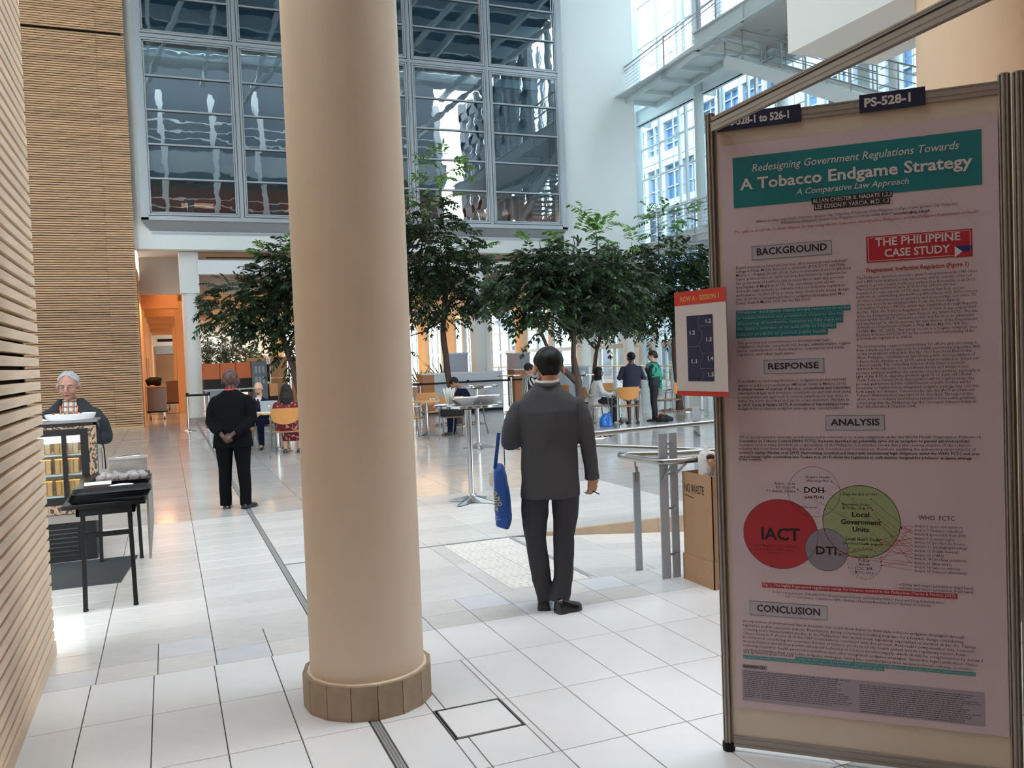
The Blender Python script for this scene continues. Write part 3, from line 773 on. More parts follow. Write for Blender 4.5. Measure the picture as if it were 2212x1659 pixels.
SK_A = mat('skin_tan','#b98668',.5); SK_D = mat('skin_dark','#4a3128',.42); SK_L = mat('skin_light','#cfa58c',.5); SK_M = mat('skin_brown','#a8755c',.5); SK_R = mat('skin_ruddy','#a47666',.5)
RZ = -.386
def body(t, skin, C, H, nk, pel, shs, els, wrs, hps, kns, ans, hands, voxel=.008, s=1.0, fat=1.0, feet=None, hs=1.0):
    """one continuous skin surface: head, neck, trunk, both arms with hands, both legs"""
    b = MB(); C, nk, pel = V(C), V(nk), V(pel)
    head_parts(b, C, H, hs)
    b.tube([C+H@V((0,-.022,-.03)), C+H@V((0,-.02,-.09)), nk+V((0,0,.01)), nk-V((0,0,.05))], [.05*s,.052*s,.056*s,.065*s], 16)
    xa = (V(shs[1])-V(shs[0])).normalized()
    mid = [pel.lerp(nk,f) for f in (0,.15,.4,.65,.85,.97)]
    loft(b, mid, [.13*fat,.14*fat,.12*fat,.13*fat,.12,.075], [.095*fat,.10*fat,.09*fat,.095*fat,.07,.05], xa)
    for i in (0,1):
        sh, el, wr = V(shs[i]), V(els[i]), V(wrs[i])
        sh = sh+(nk-sh)*.16-V((0,0,.022)); b.tube([nk-V((0,0,.06)), sh],[.045,.040],10)
        arm(b, [sh, sh.lerp(el,.5), el, el.lerp(wr,.4), wr], [.045*s,.042*s,.035*s,.035*s,.024*s])
        if hands[i]: d, nr, ts, cu = hands[i]; hand(b, wr, d, nr, ts, cu, s)
        hp, kn, an = V(hps[i]), V(kns[i]), V(ans[i])
        arm(b, [hp, hp.lerp(kn,.5), kn, kn.lerp(an,.35), an], [.080*fat,.068*fat,.048*s,.050*s,.032*s])
        if feet:
            f = V(feet[i]); b.tube([an, an.lerp(f,.4)-V((0,0,.01)), f], [.032,.035,.024], 10); b.ell(f,(.03,.03,.02))
            b.ell(an+(an-f).normalized()*.02-V((0,0,.04)),(.028,.03,.03))
    return blob(b, 'body', skin, t, voxel, 3)
M_suitg = mat('charcoal_suit','#4c4c51',.8,bump=.006,bscale=300,spec=.2)
M_suitgt = mat('charcoal_trousers','#3e3e43',.8,bump=.006,bscale=300,spec=.2)
M_suitb = mat('black_suit','#101013',.9,bump=.006,bscale=300,spec=.08)
M_suitn = mat('navy_suit','#171b30',.85,spec=.1)

# ---- the man in the grey suit, seen from behind (frame: x right, y away from the photographer)
p = thing('person','man in charcoal grey suit seen from behind, blue tote bag on his left arm','person',(2.215,4.87,0),RZ)
HC = (.018,.055,1.532); H = Hm(.05,-.25)
body(p, SK_A, HC, H, (.0,.0,1.40), (0,.02,.92), [(-.165,0,1.29),(.165,0,1.29)], [(-.238,.0,1.07),(.245,-.01,1.075)], [(-.20,.22,1.06),(.268,.05,.835)],
     [(-.09,.02,.88),(.085,.02,.88)], [(-.10,.03,.47),(.075,.03,.47)], [(-.055,.05,.09),(.035,.02,.09)],
     [((.1,1,.1),(1,0,-.4),1,1.0),((.02,.20,-1),(-.55,.8,0),1,.55)], .0046, hs=1.08)
hair_cap(p, V(HC), H, '#0f0f11', 1.08, front=.06, side=.02, back=-.092, thick=.012, rough=.32, amp=.006)
face_bits(p, V(HC), H, 1.08, glasses='#3a3a3c')
b = MB()   # jacket
cs = [(0,.015,.728),(0,.015,.80),(0,.015,.92),(0,.01,1.05),(0,0,1.17),(0,-.005,1.27),(0,0,1.325),(0,.0,1.372),(.002,.005,1.41),(.004,.01,1.45)]
loft(b, cs, [.186,.186,.184,.178,.194,.206,.196,.150,.100,.070], [.135,.135,.130,.118,.122,.115,.098,.082,.070,.062], n=36, ex=.88)
arm(b, [(-.180,0,1.288),(-.218,-.005,1.20),(-.243,-.005,1.085)], [.060,.064,.060]); arm(b,[(-.243,-.005,1.085),(-.225,.10,1.07),(-.205,.20,1.063)],[.060,.055,.044])
arm(b, [(.182,0,1.290),(.220,-.005,1.20),(.243,-.01,1.085)], [.062,.063,.055]); b.tube([(.243,-.01,1.085),(.258,.015,.96),(.268,.048,.845),(.269,.052,.822)],[.054,.050,.045,.046],16)
j = blob(b,'jacket',M_suitg,p,.0070,3,disp=.009,freq=8)
for sx in (-1,1): b = MB(); b.tube([(sx*.172,-.012+.0,1.345),(sx*.186,-.062,1.30),(sx*.186,-.092,1.24),(sx*.180,-.100,1.17)],.0022,5); b.build('sleeve_seam', M_suitgt, p)
b = MB(); ring_ = [(.003+.068*cos(a),.012+.062*sin(a),1.458+.010*sin(a)) for a in [2*pi*k/24 for k in range(25)]]
b.tube(ring_, .011, 8, caps=False); b.build('shirt_collar', mat('white_shirt','#d9d6d6',.7), p, smooth=True)
b = MB(); ring_ = [(.003+.070*cos(a),.006+.066*sin(a),1.440+.010*sin(a)) for a in [2*pi*k/24 for k in range(25)]]
b.tube(ring_, .014, 8, caps=False); b.build('jacket_collar', M_suitg, p, smooth=True)
lanyard(p, [(-.068+.01*k*0,.0,1.432),(-.06,.02,1.438),(-.065,-.03,1.425)], '#c8503c', .006)
b = MB()   # trousers
for pts, rs in (([(-.088,.015,.90),(-.098,.01,.74),(-.105,.02,.60),(-.108,.03,.47),(-.094,.035,.33),(-.078,.04,.20),(-.062,.045,.085),(-.060,.045,.055)],[.105,.098,.082,.068,.066,.060,.048,.048]),
                ([(.088,.015,.90),(.094,.01,.74),(.088,.02,.60),(.070,.02,.47),(.066,.015,.33),(.062,.01,.20),(.040,.0,.11),(.025,-.005,.055)],[.105,.097,.080,.068,.064,.064,.066,.062])):
    b.tube([V(q) for q in pts], [r_*(.86 if i_ == 0 else .93 if i_ == 1 else 1) for i_,r_ in enumerate(rs)], 18)
loft(b, [(0,.015,.80),(0,.015,.90),(0,.015,1.0)], [.150,.155,.15],[.105,.11,.10], n=24)
blob(b,'trousers',M_suitgt,p,.0075,3,disp=.009,freq=9)
b = MB(); 
shoe(p, (.005,-.065,0),(.165,.03,0),.047,.082)
shoe(p, (-.072,-.0,0),(-.045,.26,0),.045,.08)
b = MB(); b.tube([(.258,.07,.748),(.312,.05,.722)],.004,6); b.build('pen', M_black, p)
tb_ = thing('tote_bag','blue conference tote bag with yellow lettering hanging on the grey suited man\'s arm','bag',(1.873,4.86,0),RZ)
b = MB(); M_blue = mat('blue_tote','#1c4f9e',.55,bump=.02,bscale=25); M_bluen = mat('navy_tote','#16305f',.55,bump=.02,bscale=25)
w0 = .052
rings = [(.565,.30,.9),(.60,.33,1.0),(.75,.33,.95),(.88,.32,.75),(.935,.31,.45)]
vs=[];n=0
b = MB()
loft(b, [(.0+.01*sin(i*1.3),.14,z) for i,(z,a,w) in enumerate(rings)], [w0*w for z,a,w in rings],[a/2 for z,a,w in rings], n=28, ex=.6)
bo = blob(b,'bag_body',M_blue,tb_,.008,2,disp=.006,freq=12)
b = MB()
for dy in (.06,.22):
    for dx in (-.018,.018): b.tube([(dx,dy,.925),(dx*.5-.0,dy+.01,1.05),(.0,.14 if dy>.1 else .06,1.16)],.0001,4)
b = MB()
for dx,yy in ((-.03,-.0),(.03,-.0)):
    b.beam((dx,.03,.93),(.012+dx*.6,.03,1.135),.004,.022,up=(0,1,0)); b.beam((dx,.20,.93),(.012+dx*.6,.16,1.135),.004,.022,up=(0,1,0))
b.beam((-.03,.03,.93),(.0,.03,1.14),.022,.004,up=(0,1,0)); b.beam((-.03,.20,.93),(.0,.16,1.14),.022,.004,up=(0,1,0))
b.build('strap', M_blue, tb_)
b = MB(); b.box(-.066,-.026,.83,-.038,-.025,.915); b.build('paper_tag', mat('paper','#e6e4e0',.7), tb_)
def text(name, body_, size, m, parent=None, loc=(0,0,0), rot=(pi/2,0,0), width=None, ext=0, align='LEFT', bold=0, shear=0, res=2, sp=1):
    cu = bpy.data.curves.new(name,'FONT'); cu.body = body_; cu.size = size; cu.align_x = align; cu.offset = bold*size; cu.shear = shear
    cu.resolution_u = res; cu.extrude = ext; cu.space_character = sp
    o = bpy.data.objects.new(name, cu); COL.objects.link(o)
    me = bpy.data.meshes.new_from_object(o.evaluated_get(bpy.context.evaluated_depsgraph_get())); bpy.data.objects.remove(o)
    if len(me.vertices) and width:
        xs = [v.co.x for v in me.vertices]; w_ = max(xs)-min(xs)
        if w_ > 0: f = width/w_; me.transform(Matrix.Diagonal((f,1,1,1)))
    me.materials.clear()
    r = obj(name, me, m, parent); r.location = loc; r.rotation_euler = rot
    return r
My = mat('yellow_print','#d8c03a',.6)
for k,(s_,zz) in enumerate((('D',.775),('CE',.742),('CO',.710),('H',.678))): text('lettering',s_,.034,My,tb_,(-.046,-.034,zz),(pi/2,0,0),bold=.02)
text('lettering','from 1',.012,mat('white_print','#d5d5d5',.6),tb_,(-.046,-.034,.640)); text('lettering','barcoop',.012,mat('white_print','#d5d5d5',.6),tb_,(-.046,-.034,.624))

# ---- the man in the black suit with hands clasped behind
k = 9.72/1838.99
p = thing('person','bald man in black suit seen from behind with hands clasped at his back','person',(.68,10.2,0),RZ)
HC = (.0,.02,1.465); H = Hm(.05,-.05)
body(p, SK_D, HC, H, (.0,0,1.33), (0,.0,.90), [(-.165,0,1.23),(.165,0,1.23)], [(-.235,-.02,1.02),(.24,-.02,1.02)], [(-.045,-.19,.845),(.055,-.20,.86)],
     [(-.09,0,.86),(.085,0,.86)], [(-.10,.0,.46),(.09,.0,.46)], [(-.115,.02,.09),(.105,.0,.09)],
     [((.75,-.1,-.66),(.1,.6,.2),1,1.1),((-.8,-.15,-.5),(.1,.5,-.2),-1,1.2)], .008, hs=1.12)
b = MB()
cs = [(0,.0,.705),(0,.0,.80),(0,.0,.95),(0,0,1.08),(0,0,1.18),(0,0,1.25),(0,0,1.285),(0,.0,1.325),(.0,.0,1.36)]
loft(b, cs, [.225,.215,.192,.182,.198,.206,.190,.125,.075], [.135,.13,.125,.12,.12,.11,.095,.075,.06], n=32, ex=.88)
for sx in (-1,1):
    arm(b, [(sx*.180,0,1.235),(sx*.222,-.01,1.14),(sx*.236,-.02,1.02)], [.064,.064,.060])
    b.tube([(sx*.236,-.02,1.02),(sx*.165,-.11,.935),(sx*.085,-.17,.882)],[.062,.056,.046],14)
blob(b,'jacket',M_suitb,p,.009,4,disp=.006,freq=7)
b = MB()
for sx,an in ((-1,(-.115,.0,.05)),(1,(.12,-.01,.05))):
    b.tube([(sx*.09,0,.88),(sx*.10,0,.70),(sx*.105,0,.46),(an[0]*.98,0,.25),(an[0]*.98,an[1],.10),(an[0],an[1],.04)],[.108,.098,.075,.068,.066,.066],16)
blob(b,'trousers',M_suitb,p,.009,3,disp=.006,freq=8)
shoe(p,(-.10,-.03,0),(-.155,.22,0)); shoe(p,(.105,-.07,0),(.185,.16,0))
lanyard(p, [(.060*cos(a),.06*sin(a),1.375+.012*sin(a)) for a in [2*pi*k_/20 for k_ in range(21)]], '#d0303c', .008)

# ---- the man at the cafe counter, facing the photographer
p = thing('person','grey haired man in navy jacket and checked shirt bending over the snack cabinet','person',(-.83,8.98,0),pi+RZ*.35)
s = 1.12
HC = (.0,.07,1.50); H = Hm(0,-.18)
body(p, SK_R, HC, H, (0,0,1.34), (0,-.02,.90), [(-.19,0,1.27),(.19,0,1.27)], [(-.27,.03,1.0),(.27,.03,1.0)], [(-.22,.20,.98),(.22,.20,.98)],
     [(-.09,0,.86),(.09,0,.86)], [(-.1,.0,.46),(.1,.0,.46)], [(-.1,0,.09),(.1,0,.09)], [((.2,1,0),(0,0,-1),-1,.4),((-.2,1,0),(0,0,-1),1,.4)], .007, hs=1.13)
hair_cap(p, V(HC), H, '#98989a', 1.13, front=.098, side=.012, back=-.07, thick=.005, rough=.8, amp=.010)
face_bits(p, V(HC), H, 1.13, glasses='#8f8a85', brow='#6a6360', lips='#7d4038')
b = MB(); b.tube([V(HC)+H@V((x*1.13,.098*1.13 if abs(x)<.03 else .09*1.13,(-.058-.02*abs(x)/.03)*1.13-.0)) for x in (-.0,)]+[V(HC)+H@V((0,.11,-.07))],.001,4)
b = MB()
loft(b, [(0,.0,.72),(0,.0,.9),(0,0,1.05),(0,0,1.2),(0,.0,1.27),(0,.01,1.32),(0,.01,1.36)], [.20,.20,.19,.195,.18,.11,.075],[.14,.14,.13,.125,.10,.085,.07],n=28,ex=.9)
o = blob(b,'shirt',None,p,.009,3)
# checked shirt material
m = mat('checked_shirt','#c9c0b4',.8); nt = m.node_tree; bs = nt.nodes['Principled BSDF']; tc = nt.nodes.new('ShaderNodeTexCoord'); prev = None
def stripes(axis, scale, duty, col, base):
    sp = nt.nodes.new('ShaderNodeSeparateXYZ'); nt.links.new(tc.outputs['Object'], sp.inputs[0]); mu = nt.nodes.new('ShaderNodeMath'); mu.operation='MULTIPLY'; mu.inputs[1].default_value=scale
    fr_ = nt.nodes.new('ShaderNodeMath'); fr_.operation='FRACT'; lt = nt.nodes.new('ShaderNodeMath'); lt.operation='LESS_THAN'; lt.inputs[1].default_value=duty
    nt.links.new(sp.outputs[axis],mu.inputs[0]); nt.links.new(mu.outputs[0],fr_.inputs[0]); nt.links.new(fr_.outputs[0],lt.inputs[0])
    mx = nt.nodes.new('ShaderNodeMix'); mx.data_type='RGBA'; nt.links.new(lt.outputs[0],mx.inputs[0]); mx.inputs[7].default_value=(*lin(col),1)
    if isinstance(base,str): mx.inputs[6].default_value=(*lin(base),1)
    else: nt.links.new(base,mx.inputs[6])
    return mx.outputs[2]
c_ = stripes(0,22,.45,'#b9925f','#c4c0bf'); c_ = stripes(2,20,.35,'#a37a62',c_); c_ = stripes(0,22,.14,'#3a4460',c_); c_ = stripes(2,20,.12,'#3f4a66',c_); nt.links.new(c_,bs.inputs['Base Color'])
o.data.materials.append(m)
b = MB()   # open jacket: two front halves and a back
Mj = mat('navy_jacket','#14171f',.8,bump=.01,bscale=40)
for sx in (-1,1):
    cs = [(sx*.125,.0,.70),(sx*.125,.0,.95),(sx*.13,0,1.15),(sx*.12,0,1.25),(sx*.095,0,1.32),(sx*.075,-.01,1.37)]
    loft(b, cs, [.115,.11,.105,.095,.055,.03],[.165,.160,.15,.125,.10,.085],n=20)
    arm(b,[(sx*.19,0,1.222),(sx*.25,.01,1.12),(sx*.285,.03,1.0)],[.072,.075,.07]); arm(b,[(sx*.285,.03,1.0),(sx*.23,.17,.985)],[.07,.052])
b.box(-.16,-.165,.70,.16,-.06,1.28)
blob(b,'jacket',Mj,p,.010,4,disp=.007,freq=8)
lanyard(p,[(-.085,.07,1.35),(-.06,.135,1.22),(-.005,.155,1.06),(.005,.155,1.06),(.06,.135,1.22),(.085,.07,1.35)],'#d07a52',.007)
b = MB(); ring_ = [(.072*cos(a),.012+.072*sin(a),1.355+.01*sin(a)) for a in [2*pi*k_/20 for k_ in range(21)]]; b.tube(ring_,.012,6,caps=False); b.build('shirt_collar',m,p,smooth=True)
b = MB()
for sx in (-1,1): b.tube([(sx*.09,0,.88),(sx*.1,0,.46),(sx*.1,0,.05)],[.10,.08,.07],14)
blob(b,'trousers',M_black,p,.012,2); shoe(p,(-.1,-.08,0),(-.12,.18,0)); shoe(p,(.1,-.08,0),(.12,.18,0))

# ---- seated and standing people around the tables (smaller in the picture)
def seated(label, loc, rz, skin, topm, legm, hairf, look=(0,-.1), lean=.0, skirt=False, els=None, wrs=None, top_hem=.42, hem_r=(.19,.15), knees=None, face=False, hands=None, glasses=None, headz=1.16, sk_legs=False, w=1.0):
    """frame: facing +y, seat plane z=.45"""
    p = thing('person', label, 'person', loc, rz); L = lean
    nk = V((0,L*.55,.99)); HC = V((0,L*.8+.02,headz)); H = Hm(look[0],look[1])
    els = els or [(-.25,.06+L*.3,.74),(.25,.06+L*.3,.74)]; wrs = wrs or [(-.12,.30,.70),(.12,.30,.70)]
    kn = knees or [(-.12,.44,.50),(.12,.44,.50)]; an = [(kn[0][0],kn[0][1]+.0,.09),(kn[1][0],kn[1][1]+.02,.09)]
    body(p, skin, HC, H, nk, (0,0,.52), [(-.155*w,L*.5,.90),(.155*w,L*.5,.90)], els, wrs, [(-.09,.03,.52),(.09,.03,.52)], kn, an,
         hands or [((.5,.8,-.2),(0,0,-1),-1,.5),((-.5,.8,-.2),(0,0,-1),1,.5)], .011, feet=[(an[0][0],an[0][1]+.14,.035),(an[1][0],an[1][1]+.14,.035)])
    hairf(p, HC, H)
    if face: face_bits(p, HC, H, glasses=glasses)
    b = MB(); loft(b, [(0,0,top_hem),(0,0,.56),(0,L*.2,.70),(0,L*.4,.85),(0,L*.5,.93),(0,L*.52,.97),(0,L*.55,1.005)], [hem_r[0]*w,.185*w,.165*w,.185*w,.18*w,.11,.07],[hem_r[1],.145,.125,.125,.105,.085,.07], n=24, ex=.9)
    for i,sx in enumerate((-1,1)):
        arm(b,[(sx*.165*w,L*.5,.905),V((sx*.165*w,L*.5,.905)).lerp(V(els[i]),.5),els[i]],[.062,.060,.056]); e,w_=V(els[i]),V(wrs[i]); b.tube([e,e.lerp(w_,.5),e.lerp(w_,.93)],[.055,.050,.042],12)
    blob(b,'top',topm,p,.012,3,disp=.007,freq=9)
    b = MB()
    if skirt:
        loft(b,[(0,-.02,.50),(0,.15,.52),(0,.33,.52),(0,.44,.48),(0,.46,.34),(0,.44,.22)],[.19,.20,.20,.195,.19,.17],[.11,.10,.09,.09,.09,.08],n=20)
        blob(b,'skirt',legm,p,.012,3,disp=.006)
    else:
        for i in (0,1):
            k_=V(kn[i]); a_=V(an[i]); b.tube([(-.09+.18*i,.0,.52),(-.10+.2*i,.2,.53),k_,k_.lerp(a_,.15)+V((0,.01,0)),k_.lerp(a_,.6),a_-V((0,0,.02))],[.105,.09,.072,.07,.06,.058],14)
            b.ell(k_,(.072,.072,.072))
        b.ell((0,.0,.54),(.18,.15,.10)); blob(b,'trousers',legm,p,.012,3,disp=.004)
    for i in (0,1): a_=V(an[i]); shoe(p,(a_.x,a_.y-.06,0),(a_.x*1.1,a_.y+.19,0))
    return p
def hair_short(col, **kw): return lambda p,HC,H: hair_cap(p,HC,H,col,1.0,**kw)
def hair_long(col, length=.30, wid=.10, back=.06):
    def f(p,HC,H):
        hair_cap(p,HC,H,col,1.0,front=.055,side=-.03,back=-.09,thick=.016,rough=.45)
        b = MB(); loft(b,[HC+V((0,0,.11))+H@V((0,-.03,0)),HC+V((0,0,.06))+H@V((0,-.035,0)),HC+H@V((0,-.05,-.03)),HC+H@V((0,-.065,-.12)),HC+H@V((0,-.075,0))+V((0,0,-length*.8)),HC+H@V((0,-.075,0))+V((0,0,-length))],
            [.055,.09,.105,wid,wid*.95,wid*.55],[.05,.075,.065,back,back*.8,.03],xa=H@V((1,0,0)),n=18)
        for sx in (-1,1): b.tube([HC+H@V((sx*.075,.01,.02)),HC+H@V((sx*.082,-.005,-.07)),HC+H@V((sx*.075,-.01,-.17))],[.022,.028,.022],10)
        o = blob(b,'long_hair',mat('hair_'+str(col),col,.45),p,.010,2,disp=.010,freq=26)
    return f
FACECAM = pi+RZ
# man with laptop
p = seated('bald man with glasses in navy suit and tie sitting behind an open laptop','',0,SK_L,M_suitn,M_suitn,hair_short('#4a4038',front=.20,side=.005,back=-.05,thick=.004),look=(0,-.30),face=True,glasses='#2a2424',headz=1.17) if False else None
def mk(label, loc, rz, **kw): return seated(label, loc, rz, **kw)
p = mk('bald man with dark glasses in navy suit and tie behind an open laptop',(1.72,17.55,.0),FACECAM,skin=SK_L,topm=M_suitn,legm=M_suitn,hairf=lambda p,HC,H: None,look=(0,-.32),lean=.08,face=True,glasses='#241f1f',headz=1.18,top_hem=.44)
b = MB(); loft(b,[(0,.105,.80),(0,.115,.92),(0,.10,1.0)],[.035,.055,.065],[.03,.03,.04]); blob(b,'shirt_front',mat('white_shirt','#d9d6d6',.7),p,.008,2)
b = MB(); b.beam((0,.150,.97),(0,.150,.78),.035,.012,up=(0,1,0)); b.build('necktie',M_black,p); lanyard(p,[(-.05,.12,.98),(-.005,.155,.80),(.05,.12,.98)],'#d8604a',.006)
b = MB(); hc=V((0,.084,1.18)); b.ell(hc+Hm(0,-.32)@V((0,.062,-.092)),(.036,.024,.018)); b.build('beard',mat('beard_brown','#3a2d26',.9),p,smooth=True)
# woman in red dress, back to camera
Mred = mat('red_print_dress','#6d1424',.8); nt = Mred.node_tree; bs = nt.nodes['Principled BSDF']; tc = nt.nodes.new('ShaderNodeTexCoord')
vo = nt.nodes.new('ShaderNodeTexNoise'); vo.inputs['Scale'].default_value = 26; vo.inputs['Detail'].default_value=1; cr = nt.nodes.new('ShaderNodeValToRGB'); cr.color_ramp.elements[0].position=.60; cr.color_ramp.elements[1].position=.63
cr.color_ramp.elements[0].color=(*lin('#64101f'),1); cr.color_ramp.elements[1].color=(*lin('#c98a80'),1); nt.links.new(tc.outputs['Object'],vo.inputs[0]); nt.links.new(vo.outputs[0],cr.inputs[0]); nt.links.new(cr.outputs[0],bs.inputs['Base Color'])
mk('woman with long dark curly hair in dark red patterned dress seen from behind',(1.98,15.62,0),RZ+.1,skin=SK_L,topm=Mred,legm=Mred,hairf=hair_long('#231a1c',.30,.125,.085),look=(.1,-.05),lean=.04,skirt=True,headz=1.15,w=1.08,top_hem=.43,
   wrs=[(-.2,.33,.74),(.12,.30,.72)])
# seated man bent forward
mk('dark haired man in navy suit bending forward over his knees at the small table',(5.95,17.0,0),RZ+1.25,skin=SK_M,topm=M_suitn,legm=M_suitn,hairf=hair_short('#1b1a1b',front=.05,back=-.08,thick=.012),look=(.15,-.75),lean=.42,headz=1.10,
   els=[(-.22,.25,.66),(.22,.25,.66)],wrs=[(-.1,.42,.60),(.1,.42,.60)])
# woman in white blouse, profile to the right
mk('woman with long black hair in white blouse sitting in profile, looking up',(9.05,17.25,0),RZ-1.35,skin=SK_M,topm=mat('white_blouse','#dcdde0',.8),legm=mat('dark_trousers','#20222c',.8),hairf=hair_long('#0f0e12',.34,.085,.07),look=(0,.18),lean=.10,face=True,headz=1.18,top_hem=.40,
   wrs=[(-.10,.36,.64),(.08,.38,.62)], knees=[(-.09,.44,.50),(.09,.40,.50)])
def standing(label, loc, rz, skin, H=1.6, yaw=0, pitch=0, hairf=None, els=None, wrs=None, hands=None, legs=(-.07,.09), face=False, glasses=None, topm=None, top=None, sleeve=.058, legm=None, bottom='trousers', shoem=None, top_name='top', fat=1.0, lean=0):
    p = thing('person', label, 'person', loc, rz); f = H/1.7
    HC = V((lean*1.1,.02+abs(lean)*0,1.58*f)); Hh = Hm(yaw,pitch); nk = V((lean,0,1.43*f))
    els = [V(e)*f for e in (els or [(-.25,.0,1.12),(.25,.0,1.12)])]; wrs = [V(w)*f for w in (wrs or [(-.24,.1,.87),(.24,.1,.87)])]
    an = [(legs[0],0,.09),(legs[1],0,.09)]
    body(p, skin, HC, Hh, nk, (0,0,.93*f), [(lean-.15*fat,0,1.32*f),(lean+.15*fat,0,1.32*f)], els, wrs, [(-.085,0,.88*f),(.085,0,.88*f)], [(legs[0]*1.05,.02,.48*f),(legs[1]*1.05,.02,.48*f)], an,
         hands or [((0,.3,-1),(1,0,0),1,.5),((0,.3,-1),(-1,0,0),-1,.5)], .011, fat=fat)
    if hairf: hairf(p, HC, Hh)
    if face: face_bits(p, HC, Hh, glasses=glasses)
    b = MB(); loft(b, [(lean*q,y,z*f) for q,y,z,_,_ in top], [r for *_,r,_ in top], [r for *_,r in top], n=24, ex=.9)
    for i,sx in enumerate((-1,1)):
        sh = V((lean+sx*.165*fat,0,1.325*f)); arm(b,[sh,sh.lerp(els[i],.5),els[i]],[sleeve+.004,sleeve+.002,sleeve]); e,w_=els[i],wrs[i]; b.tube([e,e.lerp(w_,.5),e.lerp(w_,.92)],[sleeve,sleeve-.006,sleeve-.014],12)
    blob(b,top_name,topm,p,.011,3,disp=.006,freq=8)
    b = MB()
    if bottom == 'trousers':
        for i in (0,1): x=legs[i]; b.tube([(-.08+.16*i,0,.90*f),(x*1.02,.0,.7*f),(x*1.05,.02,.48*f),(x,.0,.25*f),(x,0,.05)],[.10,.09,.068,.06,.058],14)
        loft(b,[(0,0,.82*f),(0,0,.95*f),(0,0,1.02*f)],[.165,.165,.15],[.12,.12,.11]); blob(b,'trousers',legm,p,.011,3,disp=.005)
    else:
        loft(b,[(0,0,.56*f),(0,0,.75*f),(0,0,.92*f),(0,0,1.02*f)],[.205,.20,.19,.16],[.16,.155,.14,.12]); blob(b,'skirt',legm,p,.011,3,disp=.008,freq=12)
    for i,x in enumerate(legs): shoe(p,(x,-.06,0),(x+(.04 if i else -.04),.18,0),.042,.06,shoem)
    return p
TOPJ = [(0,0,.86,.185,.13),(0,0,.98,.18,.13),(.3,0,1.12,.165,.12),(.7,0,1.26,.185,.12),(1,0,1.35,.175,.10),(1,0,1.40,.11,.08),(1,0,1.44,.066,.062)]
# woman in navy cardigan and patterned skirt
Msk = mat('leaf_print_skirt','#8d8a85',.8); nt = Msk.node_tree; bs = nt.nodes['Principled BSDF']; tc = nt.nodes.new('ShaderNodeTexCoord'); vo = nt.nodes.new('ShaderNodeTexNoise'); vo.inputs['Scale'].default_value=14; cr = nt.nodes.new('ShaderNodeValToRGB')
cr.color_ramp.elements[0].position=.45; cr.color_ramp.elements[1].position=.56; cr.color_ramp.elements[0].color=(*lin('#4b4743'),1); cr.color_ramp.elements[1].color=(*lin('#b9b5ad'),1)
mp = nt.nodes.new('ShaderNodeMapping'); mp.inputs['Scale'].default_value=(1,1,.4); nt.links.new(tc.outputs['Object'],mp.inputs[0]); nt.links.new(mp.outputs[0],vo.inputs[0]); nt.links.new(vo.outputs[0],cr.inputs[0]); nt.links.new(cr.outputs[0],bs.inputs['Base Color'])
TOPN = [(0,0,.84,.215,.15),(0,0,.98,.205,.15),(.3,0,1.12,.195,.14),(.7,0,1.26,.205,.13),(1,0,1.35,.19,.105),(1,0,1.40,.11,.08),(1,0,1.44,.066,.062)]
p = standing('woman with cropped black hair in navy cardigan and grey leaf print skirt, back turned',(9.72,16.75,0),RZ,SK_D,1.60,yaw=.5,hairf=hair_short('#120f10',front=.05,side=.0,back=-.07,thick=.014,amp=.003),els=[(-.29,.0,1.10),(.285,.0,1.10)],wrs=[(-.17,.2,1.12),(.15,.2,1.12)],
   hands=[((.6,.7,0),(0,0,-1),-1,.6),((-.6,.7,0),(0,0,-1),1,.6)],topm=mat('navy_cardigan','#23263a',.85),top=TOPN,legm=Msk,bottom='skirt',top_name='cardigan',fat=1.12,legs=(-.075,.10),glasses='#444444',face=True,shoem=mat('dark_shoe','#2a2527',.5))
lanyard(p,[(.06*cos(a),.058*sin(a),1.362+.012*sin(a)) for a in [2*pi*k_/20 for k_ in range(21)]],'#c4473f',.007)
b = MB(); loft(b,[(0,0,.80),(0,0,.90)],[.20,.195],[.14,.138]); b.build('grey_hem',mat('grey_jersey','#9a9ca6',.8),p,smooth=True)
# woman with green shawl
def bunhair(p,HC,H):
    hair_cap(p,HC,H,'#33241f',1.0,front=.045,side=-.01,back=-.08,thick=.014); b=MB(); b.ell(HC+H@V((0,-.10,-.005)),(.045,.04,.05)); blob(b,'hair_bun',mat('hair_#33241f','#33241f',.5),p,.01,1,disp=.006,freq=30)
p = standing('woman with glasses and bun wearing a green patterned shawl and dark dress',(10.42,16.95,0),RZ+1.25,SK_L,1.62,yaw=.15,hairf=bunhair,face=True,glasses='#55504c',els=[(-.20,.06,1.12),(.22,.02,1.10)],wrs=[(-.05,.17,1.30),(.08,.22,1.02)],
   hands=[((.6,.1,.5),(0,-1,0),-1,.7),((-.6,.6,0),(0,0,-1),1,.6)],topm=mat('dark_teal_dress','#1c2a33',.8),top=TOPJ,legm=mat('black_trousers','#1c1b20',.8),legs=(-.06,.07))
Mgr = mat('green_shawl','#2ea083',.8); nt = Mgr.node_tree; bs = nt.nodes['Principled BSDF']; tc = nt.nodes.new('ShaderNodeTexCoord'); vo = nt.nodes.new('ShaderNodeTexNoise'); vo.inputs['Scale'].default_value=9; cr = nt.nodes.new('ShaderNodeValToRGB')
cr.color_ramp.interpolation='CONSTANT'; cr.color_ramp.elements[0].position=.0; cr.color_ramp.elements[0].color=(*lin('#1d3f7c'),1); cr.color_ramp.elements[1].position=.40; cr.color_ramp.elements[1].color=(*lin('#1b2226'),1); e=cr.color_ramp.elements.new(.45); e.color=(*lin('#2fa283'),1)
